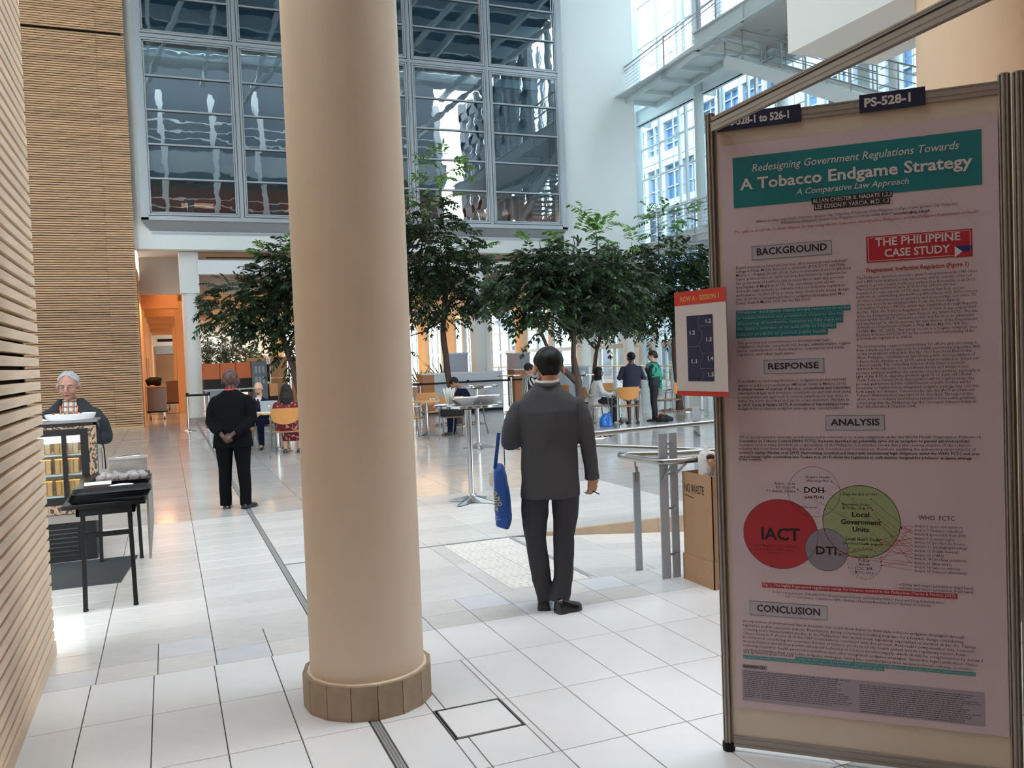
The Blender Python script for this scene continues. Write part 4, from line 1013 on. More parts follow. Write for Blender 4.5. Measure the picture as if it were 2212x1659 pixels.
nt.links.new(tc.outputs['Object'],vo.inputs[0]); nt.links.new(vo.outputs[0],cr.inputs[0]); nt.links.new(cr.outputs[0],bs.inputs['Base Color'])
b = MB(); loft(b,[(0,0,1.36),(0,0,1.30),(.0,0,1.22),(.0,-.01,1.10),(0,-.02,1.02)],[.10,.19,.225,.215,.18],[.08,.125,.15,.16,.15],n=24)
for sx,yy,z1 in ((.18,-.10,.80),(.10,-.13,.72),(.22,-.05,.86)): b.tube([(sx,yy*.6,1.25),(sx*1.1,yy,1.05),(sx*1.05,yy*1.1,z1)],[.07,.065,.045],10,flat=.5)
blob(b,'shawl',Mgr,p,.012,2,disp=.012,freq=14)
b = MB(); b.box(-.16,.13,.90,-.07,.14,1.03); b.build('name_badge',mat('paper','#e6e4e0',.7),p)
# two people mostly hidden behind the grey suited man
Mst = mat('striped_top','#1a1a1c',.8); nt = Mst.node_tree; bs = nt.nodes['Principled BSDF']; tc = nt.nodes.new('ShaderNodeTexCoord'); wv = nt.nodes.new('ShaderNodeTexWave'); wv.inputs['Scale'].default_value=6; wv.inputs['Distortion'].default_value=1.5
cr = nt.nodes.new('ShaderNodeValToRGB'); cr.color_ramp.interpolation='CONSTANT'; cr.color_ramp.elements[0].color=(*lin('#131315'),1); cr.color_ramp.elements[1].position=.5; cr.color_ramp.elements[1].color=(*lin('#cfcdcb'),1)
nt.links.new(tc.outputs['Object'],wv.inputs[0]); nt.links.new(wv.outputs[0],cr.inputs[0]); nt.links.new(cr.outputs[0],bs.inputs['Base Color'])
standing('dark haired woman in black and white striped top bending forward behind the grey suited man',(7.55,17.6,0),RZ-1.2,SK_M,1.42,pitch=-.5,hairf=hair_short('#1c1614',front=.05,side=-.05,back=-.10,thick=.02),els=[(-.2,.15,1.05),(.2,.15,1.05)],wrs=[(-.1,.3,1.15),(.1,.3,1.1)],
   topm=Mst,top=TOPJ,legm=M_black,fat=1.0)
p = seated('man in dark grey jacket with red lanyard seated behind the grey suited man',(8.55,18.6,0),RZ+2.0,SK_M,mat('slate_jacket','#2c2e34',.8),M_black,hair_short('#161416',front=.05,back=-.08,thick=.012),headz=1.20,lean=.0)
PT = [(0.155, 2.2988, 0.7154, 0.0398, 'Redesigning Government Regulations Towards', 'wi'), (0.1083, 2.2325, 0.8029, 0.0594, 'A Tobacco Endgame Strategy', 'wb'), (0.3147, 2.1935, 0.3902, 0.0305, 'A Comparative Law Approach', 'wi'), (0.3737, 2.1556, 0.273, 0.021, 'ALLAN CHESTER B. NADATE 1,2,3', 'w'), (0.3816, 2.1325, 0.2566, 0.021, 'LEE EDSON P. YARCIA, M.D. 1,2', 'w'), (0.1626, 2.1013, 0.7019, 0.0138, '1Alliance for Improving Health Outcomes, Quezon City, Philippines; 2University of the Philippines College of Law, Quezon City, Philippines;', 'ki'), (0.2557, 2.0873, 0.3933, 0.0139, '3HealthJustice Philippines, Quezon City, Philippines | Corresponding Author:', 'ki'), (0.6528, 2.0848, 0.1189, 0.0135, 'acnadate@up.edu.ph', 'kb'), (0.0832, 2.0663, 0.8471, 0.0145, 'The authors would like to thank Alliance for Improving Health Outcomes, HealthJustice Philippines, and the Philippine Department of Health.', 'ri'), (0.1643, 1.9751, 0.2562, 0.0372, 'BACKGROUND', 'kb'), (0.5874, 1.9753, 0.2802, 0.0397, 'THE PHILIPPINE', 'wb'), (0.6183, 1.9336, 0.2162, 0.0397, 'CASE STUDY', 'wb'), (0.5553, 1.8812, 0.3381, 0.0206, 'Fragmented, Ineffective Regulation (Figure 1)', 'rb'), (0.0844, 1.9272, 0.407, 0.0145, "Developments in international law, after international tribunals'", 'k'), (0.0839, 1.9122, 0.399, 0.0145, 'rulings in Philip Morris Asia Ltd. v. Australia (PCA 2017) and Philip', 'k'), (0.0835, 1.8973, 0.4175, 0.0145, 'Morris v. Uruguay (ICSID 2016), have re-articulated and re-affirmed', 'k'), (0.0831, 1.8823, 0.4034, 0.0145, "States' police power to carry out non-discriminatory regulation for", 'k'), (0.0826, 1.866, 0.394, 0.0145, 'the protection of public health in accordance with due process', 'k'), (0.0822, 1.8505, 0.3611, 0.0145, '(see Nadate & Magtibay 2017). This customary norm allows', 'k'), (0.0817, 1.8356, 0.3965, 0.0145, 'domestic legal systems to reframe tobacco industry regulation', 'k'), (0.0813, 1.8195, 0.4113, 0.0145, 'and tobacco control (TC) in many ways, from trade treaty design', 'k'), (0.0808, 1.8039, 0.3967, 0.0145, '(see Sy 2016) to integrated tobacco endgame strategies (see Mc-', 'k'), (0.0804, 1.7893, 0.2753, 0.0146, 'Daniel, Smith & Malone 2015; van der Eijk 2015)', 'k'), (0.0819, 1.7512, 0.4148, 0.0181, 'Whatever mechanism States would resort to in order', 'g'), (0.0813, 1.7308, 0.3888, 0.0181, 'to reduce tobacco use prevalence requires the re-', 'g'), (0.0807, 1.7083, 0.3841, 0.0182, 'structuring of normative systems to fully support', 'g'), (0.08, 1.6874, 0.3627, 0.0182, "the State's exercise of its authority to regulate", 'g'), (0.0794, 1.6659, 0.3339, 0.0182, 'tobacco products to protect public health.', 'g'), (0.08, 1.6329, 0.3397, 0.0146, 'This goes beyond commitments to international legal', 'k'), (0.0796, 1.6178, 0.4163, 0.0145, 'obligations and into constitutional design, administrative organi-', 'k'), (0.0792, 1.6026, 0.3917, 0.0145, 'zation, centralization or federalization, commercial and trade', 'k'), (0.0787, 1.5873, 0.2176, 0.0147, 'regulation, and other legal planes.', 'k'), (0.1944, 1.5316, 0.1856, 0.0327, 'RESPONSE', 'kb'), (0.0783, 1.482, 0.4002, 0.0145, 'A workable model towards tobacco endgame includes national-', 'k'), (0.0779, 1.4658, 0.4002, 0.0146, 'ization or public monopolization (MDaniel, Smith & Malone 2015).', 'k'), (0.0774, 1.4505, 0.4146, 0.0145, 'A critical review of sources of law (i.e., conventional and customary', 'kb'), (0.077, 1.4353, 0.4146, 0.0145, 'international law, and domestic constitutions and statutes) using', 'k'), (0.0766, 1.4199, 0.4066, 0.0146, 'a comparative law approach in several jurisdictions was done to', 'k'), (0.0761, 1.4049, 0.4087, 0.0146, 'define the norm described and set its scope and limits (Nadate et', 'k'), (0.0757, 1.3889, 0.4063, 0.0146, 'al. 2017; Yarcia & Nadate 2017). A normative or law-making process', 'kb'), (0.0752, 1.3741, 0.3878, 0.0146, 'designed for a tobacco endgame strategy was conceptualized', 'k'), (0.5201, 1.8576, 0.3978, 0.0138, 'The Philippine devolved structure gives local governments (145 cities', 'k'), (0.5197, 1.8429, 0.3807, 0.0138, 'and 1,489 municipalities) local autonomy, which consists of broad', 'k'), (0.5194, 1.8281, 0.3928, 0.0138, 'powers to protect public health and welfare (see Romualdez et al 2011)', 'k'), (0.5191, 1.8153, 0.3324, 0.0138, 'These local government units (LGUs) may enforce stricter', 'k'), (0.5187, 1.8008, 0.3581, 0.0138, 'measures in some aspects of TC than national law (e.g., access', 'k'), (0.5184, 1.7866, 0.4007, 0.0138, 'restrictions, establishing smoke-free public places, etc). Enforcement', 'k'), (0.5181, 1.7724, 0.3974, 0.0138, 'of tobacco advertisement, promotion, and sponsorship, and other TC', 'k'), (0.5178, 1.7587, 0.3435, 0.0138, 'areas are done by an administrative body, the Inter-Agency', 'k'), (0.5174, 1.7445, 0.401, 0.0138, 'Committee-Tobacco (IACT), which was established through Republic', 'k'), (0.5171, 1.7298, 0.3972, 0.0138, 'Act No. 9211, the Tobacco Regulation Act of 2003. It was only in 2005', 'k'), (0.5168, 1.7153, 0.4015, 0.0138, 'when the Philippines became a State Party to the WHO FCTC. The law', 'k'), (0.5164, 1.7015, 0.3913, 0.0138, 'places within the IACT "exclusive power and function to administer', 'k'), (0.5161, 1.6873, 0.4008, 0.0138, 'and implement" it, which narrows the jurisdiction of the Department', 'k'), (0.5158, 1.6733, 0.3699, 0.0138, 'of Health (see Department of Health v. Philip Morris Mfg. Phil., G.R. No.', 'k'), (0.5155, 1.6589, 0.3988, 0.0138, '202943, Mar. 25, 2005). This set-up results in a "regime complex" (see', 'k'), (0.5152, 1.6449, 0.3916, 0.0138, 'Keohane & Victor 2010) for TC in the country and restructuring of the', 'k'), (0.5148, 1.632, 0.1907, 0.014, 'government regulation is critical.', 'k'), (0.5142, 1.6023, 0.3982, 0.0138, 'The restructuring requires recentralizing TC efforts and refocusing it', 'k'), (0.5138, 1.5882, 0.4103, 0.0138, 'from a trade-centered approach to a health-centered perspective. Bills', 'k'), (0.5135, 1.5745, 0.3829, 0.0138, 'on the amendment of Republic Act No. 9211 have been filed to this', 'k'), (0.5132, 1.5604, 0.395, 0.0138, 'effect. Philippine constitutional law allows public monopolization of', 'k'), (0.5129, 1.546, 0.4093, 0.0138, 'tobacco trade (Nadate et al. 2017), which may be utilized to "phase out"', 'k'), (0.5125, 1.5323, 0.3606, 0.0139, 'tobacco supply. The compelling interest of the State to protect', 'k'), (0.5122, 1.5184, 0.3745, 0.0139, 'children from exposure to secondhand smoke and initiation into', 'k'), (0.5119, 1.5034, 0.4095, 0.0138, 'nicotine addition amplifies this exercise of police powers, especially in', 'k'), (0.5116, 1.4901, 0.3824, 0.0139, 'light of the 4.7% in cigarette smokers aged 13-15 years old (Global', 'k'), (0.5112, 1.4758, 0.3911, 0.0139, 'Youth Tobacco Survey 2015). Expropriation will be required under due', 'k'), (0.5109, 1.4619, 0.3817, 0.0139, 'process guarantees and the establishment of public bodies will be', 'k'), (0.5106, 1.4474, 0.4085, 0.0138, 'necessary to implement an integrated endgame strategy that cuts into', 'k'), (0.5102, 1.4328, 0.3927, 0.0139, 'both supply and demand. Current bodies like the IACT and National', 'k'), (0.5099, 1.4191, 0.3884, 0.0139, 'Tobacco Administration may have to be dissolved. Throughout this', 'k'), (0.5096, 1.4048, 0.398, 0.0139, 'effort, tobacco industry interference remains a foreseeable problem,', 'k'), (0.5092, 1.3906, 0.3968, 0.0139, 'considering that the Philippines has the "strongest tobacco lobby in', 'k'), (0.5089, 1.3769, 0.2053, 0.014, 'Asia" (Alechnowicz & Chapman 2004).', 'k'), (0.4168, 1.3117, 0.1708, 0.0341, 'ANALYSIS', 'kb'), (0.0763, 1.2627, 0.8451, 0.0142, 'When incorporated in domestic jurisdictions and in consonance to treaty obligations under the World Health Organization Framework', 'k'), (0.0758, 1.2476, 0.808, 0.0143, 'Convention on Tobacco Control (WHO FCTC), the norm described can potentially carve out an exception to general anti-monopolistic', 'kb'), (0.0754, 1.2326, 0.8095, 0.0143, 'measures seen in many jurisdictions. Legal analysis of the Philippine Constitution shows that public monopolization of the tobacco', 'k'), (0.075, 1.2175, 0.8279, 0.0142, 'industry was considered during the debates of the Constitutional Commission, therefore qualifying the anti-monopoly provisions of', 'k'), (0.0745, 1.2019, 0.8414, 0.0142, "country's charter (Nadate et al. 2017). Harmonizing constitutional intent with international legal obligations under the WHO FCTC and even", 'kb'), (0.0741, 1.1859, 0.8165, 0.0143, 'various human rights conventions (see Toebes et al. 2017) allows the Legislature to craft statutes designed for a tobacco endgame strategy', 'kb'), (0.0736, 1.1748, 0.087, 0.0149, 'in the country.', 'kb'), (0.3197, 1.1095, 0.0897, 0.013, 'Graphic Health', 'k'), (0.3233, 1.0951, 0.081, 0.013, 'Warnings Act', 'k'), (0.2051, 1.0825, 0.0781, 0.0132, 'Admin. Code', 'k'), (0.2113, 1.0679, 0.0715, 0.0132, 'EO 102 s.99', 'k'), (0.1747, 1.0524, 0.1077, 0.0132, 'TC Admin. Orders', 'k'), (0.3148, 1.0531, 0.0714, 0.0304, 'DOH', 'kb'), (0.3143, 1.0311, 0.0714, 0.0159, '(and FDA)', 'kb'), (0.449, 1.0461, 0.1248, 0.0142, 'Clean Air Act of 1999', 'k'), (0.4505, 1.0073, 0.0967, 0.0143, 'Executive Order', 'k'), (0.4502, 0.9939, 0.0976, 0.0143, '(EO) No. 26 & 17', 'k'), (0.4841, 0.9655, 0.0608, 0.0256, 'Local', 'kb'), (0.444, 0.9366, 0.1401, 0.0256, 'Government', 'kb'), (0.4851, 0.9092, 0.057, 0.0256, 'Units', 'kb'), (0.4594, 0.8751, 0.121, 0.0171, "Local Gov't Code", 'kb'), (0.4494, 0.8596, 0.14, 0.0128, '(devolved health system)', 'k'), (0.1516, 0.8654, 0.1435, 0.0648, 'IACT', 'kb'), (0.1083, 0.8365, 0.1721, 0.0133, 'Tobacco Regulation Act of 2003', 'd'), (0.1183, 0.8222, 0.1557, 0.0111, '(e.g., prohibition, TAPS, access', 'd'), (0.1722, 0.8101, 0.0511, 0.0111, 'restrictions)', 'd'), (0.2934, 0.9936, 0.0693, 0.0109, '& Enforcement', 'k'), (0.3523, 0.8163, 0.0733, 0.0434, 'DTI', 'kb'), (0.5068, 0.8132, 0.0322, 0.0142, 'Other', 'k'), (0.503, 0.7951, 0.038, 0.0157, 'Policy', 'k'), (0.5027, 0.7804, 0.0394, 0.0157, 'Actors', 'k'), (0.4908, 0.7648, 0.0627, 0.0157, '(CSC, BIR,', 'k'), (0.4905, 0.7495, 0.0627, 0.0157, 'BOC, etc.)', 'k'), (0.7111, 0.9617, 0.1198, 0.0235, 'WHO  FCTC', 'k'), (0.6969, 0.9336, 0.1586, 0.0131, 'Article 6 (price and taxation)', 'k'), (0.6966, 0.9184, 0.1599, 0.0131, 'Article 7 (demand reduction)', 'k'), (0.6963, 0.9034, 0.1696, 0.0131, 'Article 8 (protection from SHS)', 'k'), (0.696, 0.8874, 0.1314, 0.0132, "Article 9 (content reg'n)", 'k'), (0.6957, 0.873, 0.1675, 0.0131, 'Article 10 (product disclosure)', 'k'), (0.6953, 0.8579, 0.1728, 0.0131, 'Article 11 (packaging/labelling)', 'k'), (0.695, 0.842, 0.1442, 0.0132, 'Article 12 (health literacy)', 'k'), (0.6947, 0.8256, 0.0977, 0.0132, 'Article 13 (TAPS)', 'k'), (0.6944, 0.8122, 0.1698, 0.0131, 'Article 14 (smoking cessation)', 'k'), (0.6941, 0.7957, 0.1227, 0.0132, 'Article 15 (illicit trade)', 'k'), (0.6938, 0.7812, 0.1501, 0.0132, 'Article 16 (sales to minors)', 'k'), (0.6935, 0.7666, 0.1721, 0.0131, 'Article 17 (tobacco alternative)', 'k'), (0.6534, 0.7131, 0.233, 0.0132, 'Entity with major jurisdiction (legal basis)', 'k'), (0.6531, 0.699, 0.233, 0.0132, 'Entity with minor jurisdiction (legal basis)', 'k'), (0.1533, 0.6808, 0.674, 0.0158, 'Fig. 1. The highly fragmented regulatory set-up for tobacco control in the Philippines (Yarcia & Nadate 2017)', 'w'), (0.1895, 0.6539, 0.6022, 0.0129, 'DOH = Department of Health; DTI = Department of Trade and Industry; FDA = Food and Drug Administration;', 'k'), (0.2339, 0.6396, 0.5127, 0.0129, 'CSC = Civil Service Commission; BIR = Bureau of Internal Revenue; BOC = Bureau of Customs', 'k'), (0.1264, 0.5777, 0.2345, 0.038, 'CONCLUSION', 'kb'), (0.0719, 0.5308, 0.7826, 0.0141, 'Incorporation of international law in domestic law could allow States to formulate tobacco endgame strategies through', 'k'), (0.0715, 0.5136, 0.7782, 0.0141, 'legislative and/or executive actions. Preemption during constitution-making may also be a feasible design considering', 'k'), (0.071, 0.4975, 0.8204, 0.0141, 'contemporary interpretative modes. In the Philippines, this would mean legislating expropriation statutes under the Takings', 'k'), (0.0706, 0.4818, 0.8187, 0.0141, 'Clause (Section 9, Article III of the 1987 Constitution), consistent with due process. Reasonable compensation may, however,', 'k'), (0.0701, 0.4659, 0.7918, 0.0141, 'be tempered considering the economic burden of tobacco products to the health system and its regulatory nature. Public', 'k'), (0.0697, 0.4495, 0.8415, 0.0141, 'monopolization would then permit substantial reduction in tobacco product supply, which should be complemented by demand', 'k'), (0.0692, 0.4329, 0.8264, 0.0141, 'reducing measures, health promotion activities, and other integrated endgame strategies. Given this legal justification, States', 'k'), (0.0687, 0.4157, 0.8126, 0.0141, 'can then formulate their respective endgame strategies, taking into consideration their unique political, cultural, economic,', 'k'), (0.0688, 0.4065, 0.1917, 0.0146, 'and epidemiological contexts.', 'k'), (0.2693, 0.3986, 0.6154, 0.0139, 'Towards this end, "political will," multisectoral coordination, and public vigilance will be necessary', 'g'), (0.0684, 0.3871, 0.5111, 0.0143, 'to ensure that the tobacco industry does not subvert the greater public health goals.', 'g'), (0.0687, 0.3473, 0.0834, 0.0154, 'REFERENCES', 'kb')]
PR = [(0.083, 2.1646, 0.9404, 2.3592, 'teal'), (0.3694, 2.151, 0.6497, 2.1741, 'black'), (0.3773, 2.1274, 0.6416, 2.1494, 'black'), (0.1452, 1.9578, 0.4371, 2.0111, 'box'), (0.5565, 1.916, 0.9054, 2.0127, 'red'), (0.8491, 1.934, 0.9053, 1.9542, 'flagblue'), (0.8487, 1.914, 0.9049, 1.934, 'flagred'), (0.0789, 1.7445, 0.4977, 1.765, 'teal'), (0.0783, 1.7225, 0.4716, 1.7431, 'teal'), (0.0776, 1.7007, 0.4701, 1.7212, 'teal'), (0.077, 1.6788, 0.4457, 1.6994, 'teal'), (0.0764, 1.657, 0.4163, 1.6777, 'teal'), (0.1786, 1.5133, 0.3987, 1.5682, 'box'), (0.3987, 1.293, 0.605, 1.3499, 'box'), (0.1483, 0.6744, 0.8344, 0.6937, 'red2'), (0.0983, 0.5606, 0.3875, 0.6175, 'box'), (0.2657, 0.3948, 0.8879, 0.4098, 'teal2'), (0.0674, 0.3828, 0.5834, 0.398, 'teal2'), (0.0603, 0.2127, 0.9162, 0.3395, 'grey'), (0.0623, 0.3428, 0.1591, 0.3606, 'grey')]
PE = [(0.35, 1.0564, 0.0936, 0.0961, 'doh'), (0.5149, 0.9467, 0.1344, 0.1368, 'lgu'), (0.2221, 0.8882, 0.138, 0.1352, 'iact'), (0.3899, 0.8344, 0.0768, 0.0804, 'dti'), (0.5224, 0.7881, 0.0579, 0.0596, 'oth')]
PL = [(0.6925, 0.9376, 0.6512, 0.9325, 'r'), (0.6925, 0.9376, 0.581, 0.799, 'r'), (0.6921, 0.9214, 0.6511, 0.929, 'r'), (0.6921, 0.9214, 0.5805, 0.8811, 'r'), (0.6918, 0.9073, 0.5511, 1.034, 'r'), (0.6918, 0.9073, 0.6511, 0.9274, 'r'), (0.6915, 0.8921, 0.5802, 0.8698, 'r'), (0.6915, 0.8921, 0.4364, 0.82, 'r'), (0.6912, 0.8779, 0.5503, 1.0006, 'r'), (0.6912, 0.8779, 0.4364, 0.8184, 'r'), (0.6909, 0.8627, 0.5752, 0.9578, 'r'), (0.6909, 0.8627, 0.5331, 0.8636, 'r'), (0.6906, 0.8475, 0.3888, 1.0611, 'r'), (0.6906, 0.8475, 0.5813, 0.8144, 'r'), (0.6903, 0.8327, 0.4141, 1.0991, 'r'), (0.6903, 0.8327, 0.4707, 0.8451, 'r'), (0.69, 0.8175, 0.2902, 1.0652, 'r'), (0.69, 0.8175, 0.5612, 0.8597, 'r'), (0.6897, 0.8023, 0.5807, 0.7846, 'r'), (0.6897, 0.8023, 0.4363, 0.8174, 'r'), (0.6893, 0.787, 0.4363, 0.8148, 'r'), (0.6893, 0.787, 0.5548, 0.993, 'r'), (0.689, 0.7713, 0.5807, 0.7846, 'r'), (0.2893, 0.8338, 0.4364, 0.82, 'r'), (0.6281, 0.7171, 0.6475, 0.7168, 'r'), (0.6278, 0.7033, 0.6472, 0.703, 'r')]
# ================================================================ poster stand
def text_mesh(body_, size, width=None, bold=0, shear=0, res=1):
    cu = bpy.data.curves.new('t','FONT'); cu.body = body_; cu.size = size; cu.offset = bold*size; cu.shear = shear; cu.resolution_u = res
    o = bpy.data.objects.new('t', cu); me = bpy.data.meshes.new_from_object(o)
    vs = np.array([tuple(v.co) for v in me.vertices]).reshape(-1,3); fs = [tuple(p.vertices) for p in me.polygons]
    bpy.data.objects.remove(o); bpy.data.meshes.remove(me); bpy.data.curves.remove(cu)
    if width and len(vs): a = vs[:,0].min(); vs[:,0] = (vs[:,0]-a)*width/max(1e-6,vs[:,0].max()-a)
    return vs, fs
PM = {'k':'#231d20','w':'#d9d0d0','g':'#9fb9b8','r':'#a5272e','d':'#5f1a22'}
stand = thing('poster_stand','tall exhibition board with grey aluminium posts holding a large research poster','exhibition board',(2.035,2.83,0),math.atan2(-.70,.735))
# local frame: x along the board, -y towards the photographer, z up
M_alu = mat('anodised_aluminium','#a39b92',.45,.35); M_inf = mat('board_laminate','#d9cbb9',.6)
def octpole(parent, x, y, h=2.54, foot=True):
    b = MB(); r = .0205; n = 8; prof = []
    for k in range(8):
        a = pi/8+k*pi/4; c0 = (r*cos(a),r*sin(a)); a2 = a+pi/4; c1 = (r*cos(a2),r*sin(a2))
        mid = ((c0[0]+c1[0])/2,(c0[1]+c1[1])/2); d_ = ((c1[0]-c0[0]),(c1[1]-c0[1])); l = math.hypot(*d_); d_ = (d_[0]/l,d_[1]/l); q = (-mid[0]*.35,-mid[1]*.35); g = .0032
        prof += [c0,(mid[0]-d_[0]*g,mid[1]-d_[1]*g),(mid[0]-d_[0]*g+q[0],mid[1]-d_[1]*g+q[1]),(mid[0]+d_[0]*g+q[0],mid[1]+d_[1]*g+q[1]),(mid[0]+d_[0]*g,mid[1]+d_[1]*g)]
    b.prism([(x+p_[0],y+p_[1]) for p_ in prof], .03, h); o = b.build('post', M_alu, parent)
    b = MB(); b.lathe([(.024,0),(.026,.015),(.024,.035)],10,(x,y,0)); b.build('foot', M_black, parent)
    b = MB(); b.lathe([(.019,h-.001),(.019,h+.004)],8,(x,y,0)); b.build('post_cap', M_alu, parent)
def rail(parent, x0, x1, z0, z1, y=0, name='rail'):
    b = MB(); b.box(x0,-.009+y,z0,x1,.009+y,z1); b.box(x0,-.0105+y,z0,x1,-.009+y,z0+.012); b.box(x0,-.0105+y,z0+.017,x1,-.009+y,z1-.010); b.box(x0,-.0105+y,z1-.006,x1,-.009+y,z1)
    b.build(name, M_alu, parent)
octpole(stand,0,0); octpole(stand,1.015,0); octpole(stand,1.058,-.004)
rail(stand,.02,.995,2.475,2.52,name='top_rail'); rail(stand,.02,.995,.02,.065,name='bottom_rail')
b = MB(); b.box(.018,-.003,.06,.997,.003,2.48); b.build('board', M_inf, stand)
pos = thing('research_poster','large pinkish research poster headed A Tobacco Endgame Strategy','poster',(2.035,2.83,0),math.atan2(-.70,.735))
b = MB(); nx = 24; vs = []; fs = []
def bow(u,z): return -.0135-.004*sin(pi*(u-.036)/.955)*(1+.3*sin(z*2.1))
for i in range(nx+1):
    for j in range(41):
        u = .036+.956*i/nx; z = .185+2.225*j/40; vs.append((u,-.0095,z))
for i in range(nx):
    for j in range(40): a = i*41+j; fs.append((a,a+41,a+42,a+1))
b.add(vs,fs); b.build('sheet', mat('poster_paper','#d0bdc1',.5,var=.02,vscale=2), pos)
Y0 = -.0100
def flat(rects_, m, name, dy):
    b = MB()
    for x0,z0,x1,z1 in rects_: b.add([(x0,Y0-dy,z0),(x1,Y0-dy,z0),(x1,Y0-dy,z1),(x0,Y0-dy,z1)],[(0,1,2,3)])
    return b.build(name, m, pos)
C_P = {'teal':'#16767c','black':'#2a2328','box':'#b9b2bb','red':'#b92b38','flagblue':'#232a6c','flagred':'#b4222c','red2':'#b03340','teal2':'#4f9094','grey':'#a297a3'}
for st in C_P:
    rs = [r[:4] for r in PR if r[4] == st]; [flat([r_], mat('print_'+st, C_P[st], .5), 'printed_block', .0004 if st not in ('flagblue','flagred','black') else .0008) for r_ in rs]
for r in PR:
    if r[4] == 'box':
        b = MB()
        x0,z0,x1,z1 = r[:4]
        for q in ((x0,z0,x1,z0+.002),(x0,z1-.002,x1,z1),(x0,z0,x0+.002,z1),(x1-.002,z0,x1,z1)): b.add([(q[0],Y0-.0008,q[1]),(q[2],Y0-.0008,q[1]),(q[2],Y0-.0008,q[3]),(q[0],Y0-.0008,q[3])],[(0,1,2,3)])
        b.build('box_outline', mat('print_tealline','#3f7880',.5), pos)
r = [q for q in PR if q[4]=='red'][0]; b = MB(); x0,z0,x1,z1 = [v for v in r[:4]]
for q in ((x0+.006,z0+.005,x1-.006,z0+.0065),(x0+.006,z1-.0065,x1-.006,z1-.005),(x0+.006,z0+.005,x0+.0075,z1-.005),(x1-.0075,z0+.005,x1-.006,z1-.005)): b.add([(q[0],Y0-.0008,q[1]),(q[2],Y0-.0008,q[1]),(q[2],Y0-.0008,q[3]),(q[0],Y0-.0008,q[3])],[(0,1,2,3)])
b.add([(.849,Y0-.0010,.5),(.849,Y0-.0010,.5),(.849,Y0-.0010,.5)],[(0,1,2)])
b.add([(.8491,Y0-.0011,1.914),(.874,Y0-.0011,1.934),(.8491,Y0-.0011,1.9542)],[(0,1,2)]); b.build('white_outline', mat('print_white','#e0d8d8',.5), pos)
# faint crossing lines printed behind the title
b = MB()
for k in range(9):
    for sg in (1,-1):
        x = .02+.12*k; a_ = V((x,Y0-.0002,2.40)); e_ = V((x+sg*.30,Y0-.0002,2.02)); b.beam(a_,e_,.0012,.0001,up=(0,1,0)) if .04 < x+sg*.30 < .98 and x > .04 else None
b.build('faint_lines', mat('print_faint','#b9abb0',.6), pos)
EC = {'doh':('#cbbcc6',.0004),'iact':('#b5353c',.0005),'lgu':('#97a678',.0006),'oth':('#c4b4bd',.00045),'dti':('#8a8590',.0008)}
for x,z,rx,rz_2,st in PE:
    b = MB(); n = 48; b.add([(x+rx*cos(2*pi*k_/n),Y0-EC[st][1],z+rz_2*sin(2*pi*k_/n)) for k_ in range(n)],[tuple(range(n))]); b.build('diagram_circle', mat('print_'+st,EC[st][0],.5), pos)
    b = MB(); wd = .0012 if st != 'lgu' else .002
    for k_ in range(n):
        if st == 'oth' and k_%2: continue
        a0,a1 = 2*pi*k_/n,2*pi*(k_+1)/n
        b.add([(x+(rx+s_)*cos(a),Y0-.00095,z+(rz_2+s_)*sin(a)) for a,s_ in ((a0,0),(a1,0),(a1,wd),(a0,wd))],[(0,1,2,3)])
    b.build('circle_outline', mat('print_k','#231d20',.5), pos)
b = MB()
for x0,z0,x1,z1,st in PL:
    b.beam((x0,Y0-.0012,z0),(x1,Y0-.0012,z1),.0010,.0001,up=(0,1,0)); d_ = V((x1-x0,0,z1-z0)).normalized(); q = V((-d_.z,0,d_.x)); e_ = V((x1,Y0-.0012,z1)); b.add([e_+d_*.004,e_-d_*.004+q*.003,e_-d_*.004-q*.003],[(0,1,2)])
b.build('arrows', mat('print_r','#a5272e',.5), pos)
bs_ = {}
for u,z,wd,sz,s_,st in PT:
    c_ = st[0]; bb = bs_.setdefault(c_, MB()); vs, fs = text_mesh(s_, sz*1.02, wd, bold=(.022 if 'b' in st else .004), shear=.25 if 'i' in st else 0, res=2 if sz > .02 else 1)
    z += .006*(0)
    bb.add([(u+v[0], Y0-.0016, z+v[1]) for v in vs], fs)
for c_, bb in bs_.items():
    o = bb.build('lettering', mat('print_'+c_, PM[c_], .5), pos)
# illegible reference lines
rr = random.Random(3)
for cx0,cx1,zt,nl,dz in ((.068,.475,.333,14,.0078),(.495,.90,.322,14,.0078)):
    b = MB()
    for k_ in range(nl):
        x = cx0; zz = zt-dz*k_; e_ = cx1-rr.random()*.08
        while x < e_:
            w_ = rr.uniform(.006,.02); b.add([(x,Y0-.0008,zz-.0015),(x+w_,Y0-.0008,zz-.0015),(x+w_,Y0-.0008,zz+.0012),(x,Y0-.0008,zz+.0012)],[(0,1,2,3)]); x += w_+.003
    o = b.build('fine_print', mat('print_fine','#5d525b',.6), pos); o['kind'] = 'stuff'
